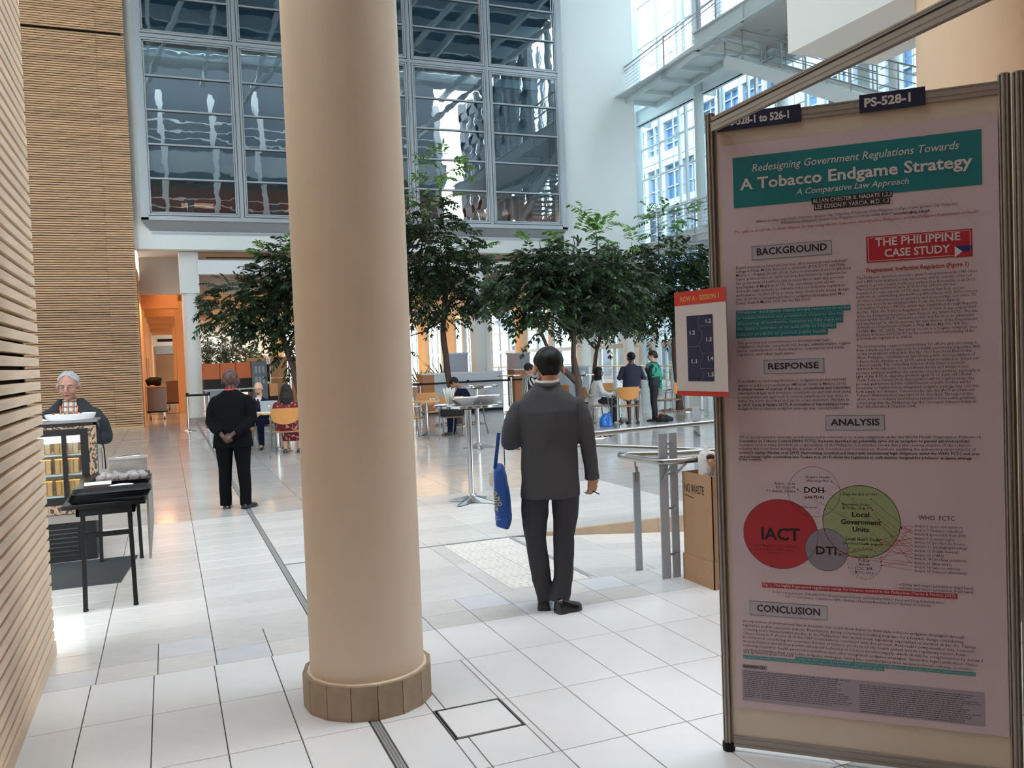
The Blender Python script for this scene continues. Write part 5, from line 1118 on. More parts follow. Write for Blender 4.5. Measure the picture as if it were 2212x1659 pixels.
# next board, continuing to the right
st2 = thing('poster_stand','next exhibition board running off the right edge of the picture','exhibition board',(2.85,2.117,0),0)
rail(st2,.0,.96,2.475,2.52,name='top_rail'); rail(st2,.0,.96,.02,.065,name='bottom_rail'); b = MB(); b.box(0,-.003,.06,.97,.003,2.48); b.build('board', M_inf, st2); octpole(st2,.985,0)
po2 = thing('research_poster','grey edged poster on the board at the right edge of the picture','poster',(2.85,2.117,0),0)
b = MB(); b.box(.035,-.006,.98,.93,-.004,2.20); b.build('sheet', mat('grey_poster','#9a8f8c',.5), po2); b = MB(); b.box(.055,-.008,1.0,.9,-.006,2.17); b.build('white_field', mat('poster_paper2','#d9d0cc',.5), po2)
b = MB(); b.lathe([(.05,0),(.05,.001)],24,(0,0,0)); o = b.build('printed_seal', mat('seal_tan','#a67b5d',.5), po2); o.location = (.105,-.0085,2.10); o.rotation_euler.x = pi/2
b = MB(); b.box(.06,-.009,1.93,.2,-.008,1.975); b.build('printed_bar', mat('dark_blue_bar','#272a45',.5), po2)
# rail from the left post towards the photographer, header of the booth
fb_ = thing('header_rail','wide aluminium header rail running from the left post overhead towards the viewer','rail',(2.03,2.81,0),math.atan2(-1.0,-.055))
rail(fb_,0.01,3.0,2.468,2.522,name='profile')
b = MB(); b.box(.01,-.012,2.503,3.0,-.0105,2.508); b.build('dark_groove', M_black, fb_)
o = MB().add([(0,0,0)],[]) ; octpole(fb_,3.02,0)
# number plates on the top rail
def plate(label, x0, x1, z0, z1, s_, tx, wd, size):
    t = thing('number_plate', label, 'sign', (2.035,2.83,0), math.atan2(-.70,.735))
    b = MB(); b.box(x0,-.0145,z0,x1,-.0115,z1); b.build('plate', mat('navy_plate','#1d2140',.5), t)
    vs, fs = text_mesh(s_, size, wd, bold=.035, res=3); b = MB(); b.add([(tx+v[0],-.0150,z0+.020+v[1]) for v in vs],fs); b.build('lettering', mat('plate_white','#d9d4d2',.5), t)
plate('navy number plate reading PS-528-1 to 526-1 at the left of the top rail',.028,.34,2.466,2.532,'PS-528-1 to 526-1',.062,.235,.040)
plate('shorter navy number plate reading PS-528-1 near the right of the top rail',.545,.765,2.468,2.534,'PS-528-1',.562,.155,.044)
# row sign clipped to the left post
rs = thing('row_sign','white sign with red bands reading ROW A - SESSION 1 above a navy floor plan','sign',(2.0,2.712,0),math.atan2(.245,-.041))
Wd = .285; Ws = Wd
M_rw = mat('sign_white','#cfc6c4',.55); M_rr = mat('sign_red','#c7382c',.5); M_rn = mat('sign_navy','#1c2448',.5)
b = MB(); b.box(0,-.002,1.433,Wd,.003,1.855); b.build('board', M_rw, rs)
def fl2(x0,z0,x1,z1,m,nm,dy=.003): b = MB(); yy=.003+dy*.3; b.add([(x0,yy,z0),(x0,yy,z1),(x1,yy,z1),(x1,yy,z0)],[(0,1,2,3)]); return b.build(nm, m, rs)
fl2(0,1.800,Wd,1.855,M_rr,'red_band'); fl2(0,1.433,Wd,1.452,M_rr,'red_band')
# the readable side faces the photographer: x runs from the post (right) to the far edge (left)
def mx(f): return Wd*(1-f)
fl2(mx(.24),1.492,mx(.75),1.755,M_rn,'plan')
def stext(s_, fx, z, size, wd, m, nm='lettering'):
    vs, fs = text_mesh(s_, size, wd, bold=.03, res=2); b = MB(); b.add([(mx(fx)-v[0],.0048,z+v[1]) for v in vs],[tuple(reversed(f)) for f in fs]); return b.build(nm, m, rs)
stext('ROW A - SESSION 1',.13,1.815,.028,.215,mat('sign_gold','#d9a05a',.5))
for s_,fx,z in (('1.2',.62,1.722),('1.2',.30,1.680),('1.3',.62,1.650),('1.4',.64,1.575),('1.1',.32,1.565),('1.5',.64,1.512)): stext(s_,fx,z,.022,.030,M_rw)
b = MB()
for pts in ([(.51,1.755),(.46,1.73),(.47,1.705),(.54,1.69),(.54,1.665),(.47,1.640),(.50,1.615),(.54,1.60),(.54,1.59),(.49,1.565),(.49,1.54),(.56,1.52),(.50,1.492)],[(.47,1.712),(.75,1.712)],[(.24,1.632),(.48,1.632)],[(.54,1.604),(.75,1.604)],[(.49,1.542),(.75,1.542)]):
    for a_,c_ in zip(pts,pts[1:]): b.beam((mx(a_[0]),.0046,a_[1]),(mx(c_[0]),.0046,c_[1]),.0012,.0002,up=(0,1,0))
b.build('plan_lines', mat('plan_line','#7d8094',.5), rs)

# ================================================================ cardboard waste box
M_card = mat('cardboard','#b18b68',.8,var=.05,vscale=5); M_cardd = mat('cardboard_inside','#7d5e45',.85)
bx = thing('cardboard_box','tall brown cardboard bin marked NO WASTE by hand beside the handrail','box',(3.345,4.755,0),0)
b = MB(); t_ = .006
b.box(0,0,.0,.39,t_,.765); b.box(0,.345,0,.39,.351,.765); b.box(0,0,0,t_,.351,.765); b.box(.384,0,0,.39,.351,.765); b.box(0,0,0,.39,.351,.01); b.build('bin_wall', M_card, bx)
b = MB(); b.box(-.008,-.008,0,.398,-.002,.185); b.box(-.008,-.008,0,-.002,.359,.185); b.box(.392,-.008,0,.398,.359,.185); b.box(-.008,.353,0,.398,.359,.185); b.build('base_sleeve', M_card, bx)
M_ink = mat('marker_ink','#1e1a1a',.6)
vs, fs = text_mesh('NO WASTE',.085,.235,bold=.006,res=2); b = MB(); b.add([(-.0015,.325-v[0],.628+v[1]) for v in vs],fs); b.beam((-.0015,.325,.605),(-.0015,.215,.592),.0004,.006,up=(0,0,1)); b.build('handwriting', M_ink, bx)
vs, fs = text_mesh('NO WASTE',.085,.25,bold=.006,res=2); b = MB(); b.add([(.03+v[0],-.0015,.625+v[1]) for v in vs],fs); b.build('handwriting', M_ink, bx)
pc = thing('paper_cup','crumpled white paper cup bag with torn tan side standing on the waste bin','cup',(3.415,4.90,0))
b = MB(); loft(b,[(0,0,.60),(0,0,.70),(0.003,0,.80),(0,0,.88),(.0,.0,.915)],[.05,.06,.066,.062,.05],[.05,.06,.066,.062,.05],n=14); blob(b,'cup', mat('cup_paper','#d6d3d4',.6), pc, .007,1,disp=.010,freq=22)
b = MB(); loft(b,[(-.01,-.012,.90),(-.01,-.012,.93),(-.015,-.01,.965)],[.045,.025,.004],[.04,.02,.004],n=10); blob(b,'twisted_top', mat('cup_paper','#d6d3d4',.6), pc,.006,1,disp=.006,freq=30)
b = MB(); b.ell((-.01,-.055,.885),(.036,.012,.020),14,8); b.build('mouth', mat('red_dark','#4a1a1c',.6), pc, smooth=True)
b = MB(); b.add([(-.055,-.060,.87),(.05,-.062,.875),(.03,-.069,.82),(.008,-.070,.775),(-.01,-.070,.82),(-.04,-.066,.84)],[(0,1,2,3,4,5)]); b.build('torn_patch', M_card, pc)

# ================================================================ handrails at the ramp
M_rail = mat('satin_rail','#a9a7a5',.25,1)
hr = thing('handrail','stainless handrail looping round grey posts beside the cardboard bin','handrail',(0,0,0))
b = MB(); zt = .845
loop = [(4.9,5.62,.80),(3.6,5.62,.82),(3.22,5.62,.845),(3.13,5.60,.848),(3.10,5.54,.848),(3.12,5.47,.846),(3.17,5.25,.84),(3.215,5.14,.838),(3.26,5.10,.838),(3.6,5.10,.842),(4.9,5.10,.845)]
b.tube(loop,.0245,14); b.build('tube', M_rail, hr, smooth=True)
b = MB(); b.tube([(3.44,5.10,.841),(3.445,5.10,.841)],.0255,14); b.build('joint', M_steel, hr, smooth=True)
b = MB(); b.box(3.18,5.502,-.03,3.235,5.518,.725); b.build('post', M_gpaint, hr)
b = MB(); b.box(3.197,5.494,.66,3.217,5.503,.765); b.beam((3.207,5.51,.755),(3.15,5.42,.825),.012,.018); b.build('bracket', M_steel, hr)
b = MB(); b.box(3.195,5.160,-.03,3.265,5.172,1.035); b.build('post', M_gpaint, hr); b = MB(); b.box(3.285,5.160,-.03,3.345,5.172,1.035); b.build('post', M_gpaint, hr)
for z in (.17,.50,.745,.96):
    b = MB(); b.tube([(3.262,5.166,z),(3.29,5.166,z)],.009,8); b.lathe([(.013,0),(.013,.012)],8,(3.305,5.152,z-.006)); b.build('spacer_bolt', M_steel, hr)
b = MB(); b.beam((3.215,5.155,.70),(3.27,5.115,.82),.02,.014); b.beam((3.33,5.155,.745),(3.40,5.115,.825),.02,.014); b.build('bracket', M_steel, hr)
h2 = thing('handrail','pair of steel rails on the far side of the ramp','handrail',(0,0,0))
b = MB(); b.tube([(3.3,7.10,.86),(4.85,7.10,.885),(6.6,7.10,.90)],.026,12); b.build('tube', M_rail, h2, smooth=True)
b = MB(); b.tube([(3.3,7.02,.78),(3.68,7.02,.757),(5.03,7.02,.614),(6.6,7.02,.45)],.024,12); b.build('tube', M_rail, h2, smooth=True)
for x in (3.36,4.85,6.4):
    b = MB(); b.box(x-.035,7.115,0,x+.035,7.13,1.05 if x < 6 else 1.0); b.build('post', M_gpaint, h2)
    b = MB(); b.beam((x-.06,7.10,.86),(x+.03,7.108,.76),.02,.014); b.build('bracket', M_steel, h2)

# ================================================================ snack counter on the left
M_case = mat('case_black','#0e0b09',.45,spec=.2); 
mw = mat('carved_wood','#9a7a5e',.55); nt = mw.node_tree; bs = nt.nodes['Principled BSDF']; tc = nt.nodes.new('ShaderNodeTexCoord'); wv = nt.nodes.new('ShaderNodeTexNoise'); wv.inputs['Scale'].default_value=9; wv.inputs['Distortion'].default_value=4
cr = nt.nodes.new('ShaderNodeValToRGB'); cr.color_ramp.elements[0].position=.47; cr.color_ramp.elements[1].position=.50; cr.color_ramp.elements[0].color=(*lin('#2b1f18'),1); cr.color_ramp.elements[1].color=(*lin('#a98a6c'),1); e=cr.color_ramp.elements.new(.56); e.color=(*lin('#a98a6c'),1); e=cr.color_ramp.elements.new(.58); e.color=(*lin('#33261e'),1); e=cr.color_ramp.elements.new(.61); e.color=(*lin('#a98a6c'),1)
nt.links.new(tc.outputs['Object'],wv.inputs[0]); nt.links.new(wv.outputs[0],cr.inputs[0]); nt.links.new(cr.outputs[0],bs.inputs['Base Color'])
dc = thing('display_cabinet','black and carved wood snack display cabinet filled with packed sandwiches','cabinet',(-.575,8.15,0))
# frame: x to the left is negative; front at y=0
b = MB(); b.box(-1.30,.02,.55,-1.28,.46,1.19); b.box(-1.30,.44,.50,-.0,.46,1.19); b.box(-1.30,.0,1.165,0,.46,1.195); b.box(-.02,0,.42,0,.46,1.19); b.build('carcass', M_case, dc)
b = MB(); b.box(-1.31,-.01,1.195,.012,.47,1.21); b.build('top_ledge', mat('ledge_grey','#6d6a68',.4), dc)
b = MB(); b.box(-1.3,-.004,.42,0,.004,1.19); 
b = MB(); b.box(-.066,-.004,.46,-.0,.0,1.165); b.box(-1.3,-.004,1.145,-.066,.0,1.165); b.box(-1.3,-.004,.42,0,.0,.50); b.build('carved_panel', mw, dc)
b = MB(); b.box(-1.3,-.008,1.09,-.066,.0,1.145); b.box(-1.3,-.008,.50,-.066,.0,.56); b.box(-.125,-.008,.56,-.066,.0,1.09); b.box(-.27,-.008,.56,-.235,.0,1.09); b.build('door_frame', M_case, dc)
b = MB(); b.box(-1.29,.012,.55,-.03,.016,1.10); b.build('pane', G_clear, dc)
M_shelf = mat('shelf_edge','#c9c4b4',.4)
for z in (.56,.745,.915):
    b = MB(); b.box(-1.28,.03,z,-.03,.42,z+.014); b.build('shelf', M_shelf, dc)
b = MB(); b.box(-1.28,.42,.56,-.03,.43,1.15); b.build('back_panel', mat('mirror_back','#8f7c58',.4), dc)
b = MB(); b.box(-1.2,.10,1.12,-.08,.14,1.135); b.build('light_strip', mat('case_light',(1,.72,.36),.5,emit=1.5), dc)
lamp('case_lamp',(-.575-.5,8.15+.12,1.11),.9,1.3,(1,.66,.30),(0,0,0),.05); lamp('case_lamp',(-.575-.5,8.15+.06,.90),.9,1.2,(1,.66,.30),(0,0,0),.03); lamp('case_lamp',(-.575-.5,8.15+.06,.73),.9,1.4,(1,.66,.30),(0,0,0),.03)
b = MB(); b.box(.0,.01,.62,.004,.45,1.18); b.box(.012,-.0,1.12,.02,.02,1.19); b.build('side_glass', G_clear, dc)
b = MB(); b.tube([(.0,.0,1.2),(.03,.0,1.1),(.055,.0,.95),(.06,.0,.78)],.006,6); b.build('curved_guard', M_case, dc)
M_br = mat('sandwich_bread','#e79f45',.7,var=.15,vscale=30); M_cr = mat('bread_crust','#8a5a2c',.7); M_pk = glass('pack_film',(.97,.95,.9),1,.05,base=.08)
def sandwich(x, z, w_=.088, h_=.15):
    t = thing('sandwich_pack', '', 'sandwich', (-.575+x,8.15+.09,z+.0145), rng.uniform(-.1,.1))
    for k_,yy in enumerate((-.03,.0,.03)):
        b = MB(); q = M_br; b.prism([(-w_/2+.004,yy-.012),(w_/2-.004,yy-.012),(w_/2-.004,yy+.010),(-w_/2+.004,yy+.010)],.003,h_*(.94-.04*k_)); b.build('slice', q, t)
    b = MB(); b.box(-w_/2+.002,-.044,.002,-w_/2+.006,.04,h_*.9); b.box(w_/2-.006,-.044,.002,w_/2-.002,.04,h_*.9); b.box(-.004,-.0435,.01,.004,-.0425,h_*.88); b.build('crust', M_cr, t)
    b = MB(); b.prism([(-w_/2,-.048),(w_/2,-.048),(w_/2*.95,.045),(-w_/2*.95,.045)],0,h_); b.build('film', M_pk, t)
    return t
nm_row = {.56:'bottom',.745:'middle',.915:'top'}; ordn = ['first','second','third','fourth','fifth']
for z in (.915,.745,.56):
    for k_ in range(5):
        t = sandwich(-.19-.106*k_, z, h_=.145 if z > .8 else .135)
        t['label'] = f'packed triangular sandwich on the {nm_row[z]} shelf of the snack cabinet, {ordn[k_]} from the right'; t['group'] = 'packed sandwiches in the snack cabinet'
ds_ = thing('serving_dish','long white oval dish of salad leaves on top of the snack cabinet','dish',(-.785,8.36,1.21))
b = MB(); b.lathe([(.85,0),(.9,.003),(1.0,.055),(.97,.057),(.86,.012),(.0,.010)],36,sx=.205,sy=.13,cap=False); b.lathe([(0,0.0),(.85,0)],36,sx=.205,sy=.13,cap=False); b.build('bowl', mat('dish_white','#dfe0e2',.25), ds_, smooth=True)
b = MB()
for k_ in range(60):
    a = rng.uniform(0,2*pi); r_ = rng.uniform(0,.75); c_ = V((.2*r_*cos(a),.12*r_*sin(a),.045+rng.uniform(0,.012))); d_ = V(rng.normal(size=3)).normalized()*.018; e_ = d_.cross(V(rng.normal(size=3))).normalized()*.012; b.add([c_-d_,c_+e_,c_+d_,c_-e_],[(0,1,2,3)],int(rng.integers(0,3)))
o = b.build('salad',[mat('salad_green','#8c9a3c',.6),mat('salad_red','#b0324a',.6),mat('salad_dark','#3a3526',.6)],ds_); o['kind']='stuff'
np_ = thing('folded_napkin','crumpled white napkin at the left end of the cabinet top','napkin',(-1.0,8.25,1.21)); b = MB(); b.ell((0,0,.012),(.05,.03,.016),10,6); blob(b,'cloth',mat('paper','#e6e4e0',.7),np_,.006,1,disp=.006,freq=40)
# dark fridge base under the cabinet
fg = thing('fridge_unit','black louvred fridge unit below the snack cabinet','fridge',(-.78,8.2,0))
b = MB(); b.box(-.95,0,.0,.16,.42,.34); b.build('body', M_black, fg)
for k_ in range(7): b = MB(); b.box(-.93,-.012,.05+.038*k_,.02,0,.062+.038*k_); b.build('louvre', mat('louvre_dark','#0c0c0d',.35), fg)
b = MB(); b.box(-1.1,-.03,.34,.2,.45,.41); b.build('counter_slab', mat('slab_grey','#8f8680',.6), fg)
mt = thing('floor_mat','dark grey rubber mat on the floor in front of the fridge unit','mat',(-.9,7.65,0))
b = MB(); b.prism([(-.45,-.46),(.505,-.49),(.60,.47),(-.45,.52)],0,.008); b.build('sheet', mat('rubber_mat','#3a3d42',.85,bump=.01,bscale=150), mt)
# folding table
ft = thing('folding_table','black folding table with trays in front of the snack cabinet','table',(-.40,6.32,0))
b = MB(); b.bbox(-.275,-.02,.715,.235,1.80,.745,.004); b.build('table_top', mat('table_black','#101011',.4,spec=.25), ft)
b = MB(); b.box(-.20,.05,.655,.165,.07,.715); b.box(-.20,1.70,.655,.165,1.72,.715); b.box(-.20,.05,.655,-.18,1.72,.715); b.box(.145,.05,.655,.165,1.72,.715); b.build('apron', M_black, ft)
for x,y in ((-.165,.10),(.13,.10),(-.165,1.68),(.13,1.68)):
    b = MB(); b.beam((x*.98,y,.70),(x*1.06,y,.02),.028,.028); b.build('leg', M_black, ft); b = MB(); b.lathe([(.016,0),(.018,.012),(.012,.022)],10,(x*1.06,y,0)); b.build('foot', M_black, ft)
b = MB(); b.box(-.165,.085,.50,.13,.115,.53); b.build('cross_bar', M_black, ft); b = MB(); b.box(-.165,1.665,.50,.13,1.695,.53); b.build('cross_bar', M_black, ft)
b = MB(); b.box(.236,.15,.30,.250,1.78,.735); b.build('side_board', mat('side_board','#8a8782',.6), ft)
def tray(label, x, y, z, w_, d_, rz=0):
    t = thing('serving_tray', label, 'tray', (x,y,z), rz, 'stacked black trays')
    b = MB(); h_ = .028; pr = lambda s_: [(-w_/2*s_+.03,-d_/2*s_),(w_/2*s_-.03,-d_/2*s_),(w_/2*s_,-d_/2*s_+.03),(w_/2*s_,d_/2*s_-.03),(w_/2*s_-.03,d_/2*s_),(-w_/2*s_+.03,d_/2*s_),(-w_/2*s_,d_/2*s_-.03),(-w_/2*s_,-d_/2*s_+.03)]
    P0,P1,P2 = pr(.90),pr(1.0),pr(.97); P3 = pr(.88); vs = [(a,b_,0) for a,b_ in P0]+[(a,b_,h_) for a,b_ in P1]+[(a,b_,h_) for a,b_ in P2]+[(a,b_,.005) for a,b_ in P3]
    fs = [tuple(range(7,-1,-1)),tuple(range(24,32))]+[(i+8*j,(i+1)%8+8*j,(i+1)%8+8*(j+1),i+8*(j+1)) for j in range(3) for i in range(8)]
    b.add(vs,fs); b.build('shell', mat('tray_black','#0e0f12',.5,spec=.25), t)
for k_,nm in enumerate(('lowest','second','third','topmost')): tray(f'black serving tray, {nm} of the stack at the near end of the table',-.39+.004*k_,6.47,.7455+.0125*k_,.50,.34,.03*k_-.05)
tray('black tray under the wrapped muffins on the table',-.36,7.42,.7455,.44,.34,.0)
M_nap = mat('brown_napkin','#4a3632',.8); M_napw = mat('paper','#e6e4e0',.7)
nk_ = thing('napkin_stack','stack of dark brown paper napkins with white ones on top','napkins',(-.50,6.98,.7455),.05)
b = MB(); b.box(-.09,-.08,0,.09,.08,.05); b.build('brown_napkins', M_nap, nk_); b = MB(); b.box(-.09,-.08,.0502,.09,.08,.056); b.build('white_napkins', M_napw, nk_)
for k_ in range(5):
    t = thing('saucer', ['white side plate at the bottom of the small stack','second white side plate of the small stack','middle white side plate of the small stack','white side plate second from the top','topmost white side plate of the small stack'][k_], 'plate', (-.335,6.86,.7455+.0075*k_), 0, 'stacked white side plates')
    b = MB(); b.lathe([(.045,0),(.05,.002),(.082,.010),(.080,.012),(.05,.005),(0,.004)],28,cap=False); b.lathe([(0,0),(.045,0)],28,cap=False); b.build('plate', mat('dish_white','#dfe0e2',.25), t, smooth=True)
M_muf = mat('muffin_brown','#6e5248',.8,var=.2,vscale=40); G_film = glass('cling_film',(.96,.96,.97),1,.12,base=.22)
M_film = mat('crumpled_film','#cfcdd2',.2,bump=.05,bscale=60,alpha=.28)
mi = 0; posn = [(-.50,7.36),(-.42,7.34),(-.34,7.35),(-.26,7.33),(-.20,7.36),(-.46,7.46),(-.38,7.45),(-.30,7.46),(-.22,7.45)]
mlab = ['near left corner','near row, second from left','middle of the near row','near row, second from right','near right corner','far row left end','far row, second from left','far row, second from right','far row right end']
for (x,y),lb in zip(posn,mlab):
    t = thing('wrapped_muffin', f'muffin wrapped in clear film on the table tray, {lb}', 'muffin', (x,y,.752), rng.uniform(0,6), 'film wrapped muffins')
    b = MB(); b.lathe([(.022,0),(.028,.028),(.034,.034),(.030,.046),(.015,.053),(0,.054)],14); b.build('cake', M_muf, t, smooth=True)
    b = MB(); b.ell((0,0,.034),(.043,.040,.034),12,8); b.tube([(.03,0,.045),(.055,.01,.062)],[.014,.024],8); blob(b,'film',M_film,t,.006,0,disp=.007,freq=60)
cl = thing('storage_box','clear plastic box with lid beyond the muffins','box',(-.315,7.78,.7455))
b = MB(); b.box(-.15,-.10,0,.14,.10,.15); b.build('box', glass('box_plastic',(.90,.91,.92),1,.1,base=.16), cl); b = MB(); b.box(-.155,-.105,.15,.145,.105,.158); b.build('lid', mat('lid_plastic','#b9b7b6',.3,alpha=.5), cl)
for k_,(x,y) in enumerate(((-.36,7.76),(-.28,7.80))):
    t = thing('tongs', ('steel serving tongs lying on the clear box, left pair','steel serving tongs lying on the clear box, right pair')[k_], 'tongs', (x,y,.905)); b = MB(); b.beam((-.05,0,.004),(.05,.01,.02),.016,.004); b.beam((-.05,0,.004),(.05,-.02,.006),.016,.004); b.build('tongs_arms', M_chrome, t)
# ================================================================ tables, chairs, counters
M_ply = mat('orange_plywood','#c88a4d',.45,var=.06,vscale=6,stretch=(6,1,1)); M_tube = mat('chair_tube','#8f9193',.3,.9); M_arm = mat('arm_pad','#aeb1b3',.5)
def chair_mesh():
    t = thing('armchair','','chair',(0,0,0)); # faces +y
    b = MB(); vs=[];n=12
    for i in range(n+1):
        u = -1+2*i/n
        for j in range(9):
            v = j/8; w_ = .235*(1-.12*v) ; z = .455-.02*(1-u*u)*(.5+.5*v)+.012*v; vs.append((u*w_*(1-.02*abs(2*v-1)),-.20+.42*v,z))
    o=len(vs); vs += [(x,y,z-.011) for x,y,z in vs]; fs=[]
    for i in range(n):
        for j in range(8): a=i*9+j; fs += [(a,a+9,a+10,a+1),(a+o,a+1+o,a+10+o,a+9+o)]
    for j in range(8): fs += [(j,j+1,j+1+o,j+o),(n*9+j,n*9+j+o,n*9+j+1+o,n*9+j+1)]
    for i in range(n): fs += [(i*9,i*9+o,(i+1)*9+o,(i+1)*9),(i*9+8,(i+1)*9+8,(i+1)*9+8+o,i*9+8+o)]
    b.add(vs,fs); b.build('seat', M_ply, t, smooth=True)
    b = MB(); vs=[];
    for i in range(n+1):
        u = -1+2*i/n; low = .58+.075*abs(u)**2.2+ (.0 if True else 0)
        for j in range(7):
            v = j/6; z = low+(.865-low)*v; vs.append((u*.235*(1+.02*v),-.245-.05*(1-u*u)-.05*v,z))
    o=len(vs); vs += [(x,y+.011,z) for x,y,z in vs]; fs=[]
    for i in range(n):
        for j in range(6): a=i*7+j; fs += [(a,a+7,a+8,a+1),(a+o,a+1+o,a+8+o,a+7+o)]
    for j in range(6): fs += [(j,j+1,j+1+o,j+o),(n*7+j,n*7+j+o,n*7+j+1+o,n*7+j+1)]
    for i in range(n): fs += [(i*7,i*7+o,(i+1)*7+o,(i+1)*7),(i*7+6,(i+1)*7+6,(i+1)*7+6+o,i*7+6+o)]
    b.add(vs,fs); b.build('backrest', M_ply, t, smooth=True)
    for sx in (-1,1):
        b = MB(); b.tube([(sx*.27,.27,.0),(sx*.262,.24,.25),(sx*.258,.22,.45),(sx*.258,.20,.62),(sx*.258,.16,.665),(sx*.258,.08,.672)],.0125,8); b.build('leg', M_tube, t, smooth=True)
        b = MB(); b.tube([(sx*.27,-.33,.0),(sx*.262,-.27,.25),(sx*.255,-.245,.45),(sx*.252,-.25,.62),(sx*.248,-.275,.76)],.0125,8); b.build('leg', M_tube, t, smooth=True)
        b = MB(); b.beam((sx*.258,.13,.682),(sx*.256,-.235,.682),.045,.022); b.build('arm_pad', M_arm, t)
    b = MB(); b.tube([(-.258,.20,.435),(.258,.20,.435)],.010,8); b.tube([(-.255,-.18,.435),(.255,-.18,.435)],.010,8); b.tube([(-.256,.21,.435),(-.254,-.245,.435)],.010,8); b.tube([(.256,.21,.435),(.254,-.245,.435)],.010,8); b.build('seat_frame', M_tube, t)
    return t
CH = [((4.62,16.95),-pi/2+.1+RZ*0,'orange plywood armchair turned sideways, nearest to the foreground column'),
      ((5.45,18.35),pi-.1,'orange plywood armchair on the far side of the small table, facing the viewer'),
      ((5.42,16.55),RZ-.05,'orange plywood armchair seen from behind with a black jacket over its back'),
      ((5.90,17.02),RZ+1.25,'orange plywood armchair under the man bending forward'),
      ((1.98,15.60),RZ+.1,'orange plywood armchair under the woman in the red dress'),
      ((1.72,17.55),FACECAM,'orange plywood armchair under the man with the laptop'),
      ((1.25,16.55),RZ-1.5,'orange plywood armchair with a black bag on it beside the black suited man'),
      ((2.35,17.4),pi-.5,'orange plywood armchair at the laptop table, half hidden by the woman in red'),
      ((9.05,17.25),RZ-1.35,'orange plywood armchair under the woman in the white blouse'),
      ((9.32,16.35),RZ+.12,'empty orange plywood armchair in front of the leaf print skirt, back to the viewer'),
      ((10.0,18.55),pi+RZ,'orange plywood armchair on the far side of the table near the white blouse'),
      ((11.05,17.35),RZ+.9,'orange plywood armchair right of the woman in the green shawl'),
      ((9.1,19.6),pi+RZ+.4,'orange plywood armchair behind the woman in white, by the rail'),
      ((5.35,21.6),pi-.9,'orange plywood armchair far back between the grey counters'),
      ((8.75,18.8),RZ+2.0,'orange plywood armchair under the man in the dark grey jacket')]
c0 = chair_mesh()
for i,((x,y),rz,lab) in enumerate(CH):
    c = c0 if i == 0 else dup(c0); c.location = (x,y,0); c.rotation_euler = (0,0,rz); c['label'] = lab; c['group'] = 'orange plywood armchairs around the cafe tables'
jk = thing('black_jacket','black jacket hung over the back of the armchair behind the high table','jacket',(5.42,16.55,0),RZ-.05)
b = MB(); loft(b,[(0,-.30,.46),(0,-.31,.55),(0,-.30,.62)],[.24,.24,.225],[.03,.035,.03],n=20,ex=.6); blob(b,'cloth',mat('black_cloth','#141416',.85),jk,.012,2,disp=.008,freq=9)
def base4(b, z=.0, L=.30, mi=None):
    for k_ in range(4):
        a = k_*pi/2+.5; d_ = V((cos(a),sin(a),0)); q = V((-d_.y,d_.x,0))
        vs = []
        for f, hh, ww in ((.06,.075,.035),(.5,.045,.032),(1.0,.012,.022)):
            c_ = d_*L*f; vs += [c_-q*ww,c_+q*ww,c_+q*ww*.5+V((0,0,hh)),c_-q*ww*.5+V((0,0,hh))]
        vs = [v+V((0,0,.006)) for v in vs]
        b.add(vs,[(0,3,2,1),(8,9,10,11)]+[(4*i+j,4*i+(j+1)%4,4*i+4+(j+1)%4,4*i+4+j) for i in range(2) for j in range(4)])
def high_table(label, x, y, h=1.104, r=.385, rz=0):
    t = thing('high_table', label, 'table', (x,y,0), rz, 'round steel high tables')
    b = MB(); b.lathe([(r-.03,0),(r,.004),(r,.026),(r-.006,.03),(0,.03)],44,(0,0,h-.03)); b.build('table_top', M_chrome, t, smooth=True)
    b = MB(); b.tube([(0,0,.07),(0,0,h-.03)],.032,18); b.lathe([(.12,0),(.06,.02)],16,(0,0,h-.055)); b.build('pole', M_chrome, t, smooth=True)
    b = MB(); base4(b); b.lathe([(.055,.0),(.05,.08),(.034,.095)],16,(0,0,.006)); b.build('foot_base', M_steel, t)
    return t
high_table('round steel high table holding white bowls and napkins, in front of the others',3.12,9.0,rz=.2)
high_table('round steel high table just behind the one with the bowls',5.14,14.33,1.12,rz=.9)
high_table('round steel high table beside the foreground column, further back',5.05,19.1,1.10)
high_table('round steel high table with cups behind the seated woman in white',9.85,19.5,1.10,.45)
high_table('round steel high table behind the striped top woman',9.0,22.2,1.10)
def cafe_table(label, x, y, rz=0, sq=.62):
    t = thing('cafe_table', label, 'table', (x,y,0), rz, 'low wooden topped cafe tables')
    b = MB(); b.bbox(-sq/2,-sq/2,.715,sq/2,sq/2,.742,.004); b.build('table_top', mat('table_wood','#d3a878',.4), t)
    b = MB(); b.tube([(0,0,.06),(0,0,.715)],.03,14); b.build('pole', M_chrome, t, smooth=True); b = MB(); base4(b,L=.34); b.build('foot_base', M_steel, t)
cafe_table('square wooden cafe table with salt and pepper shakers',5.12,17.48,.25); cafe_table('square wooden cafe table holding the laptop',1.92,16.62,RZ+.6,.75); cafe_table('square wooden cafe table beside the woman in the green shawl',9.95,17.75,RZ,.72)
cafe_table('far wooden cafe table next to the tree trunk',4.9,20.6,.2)
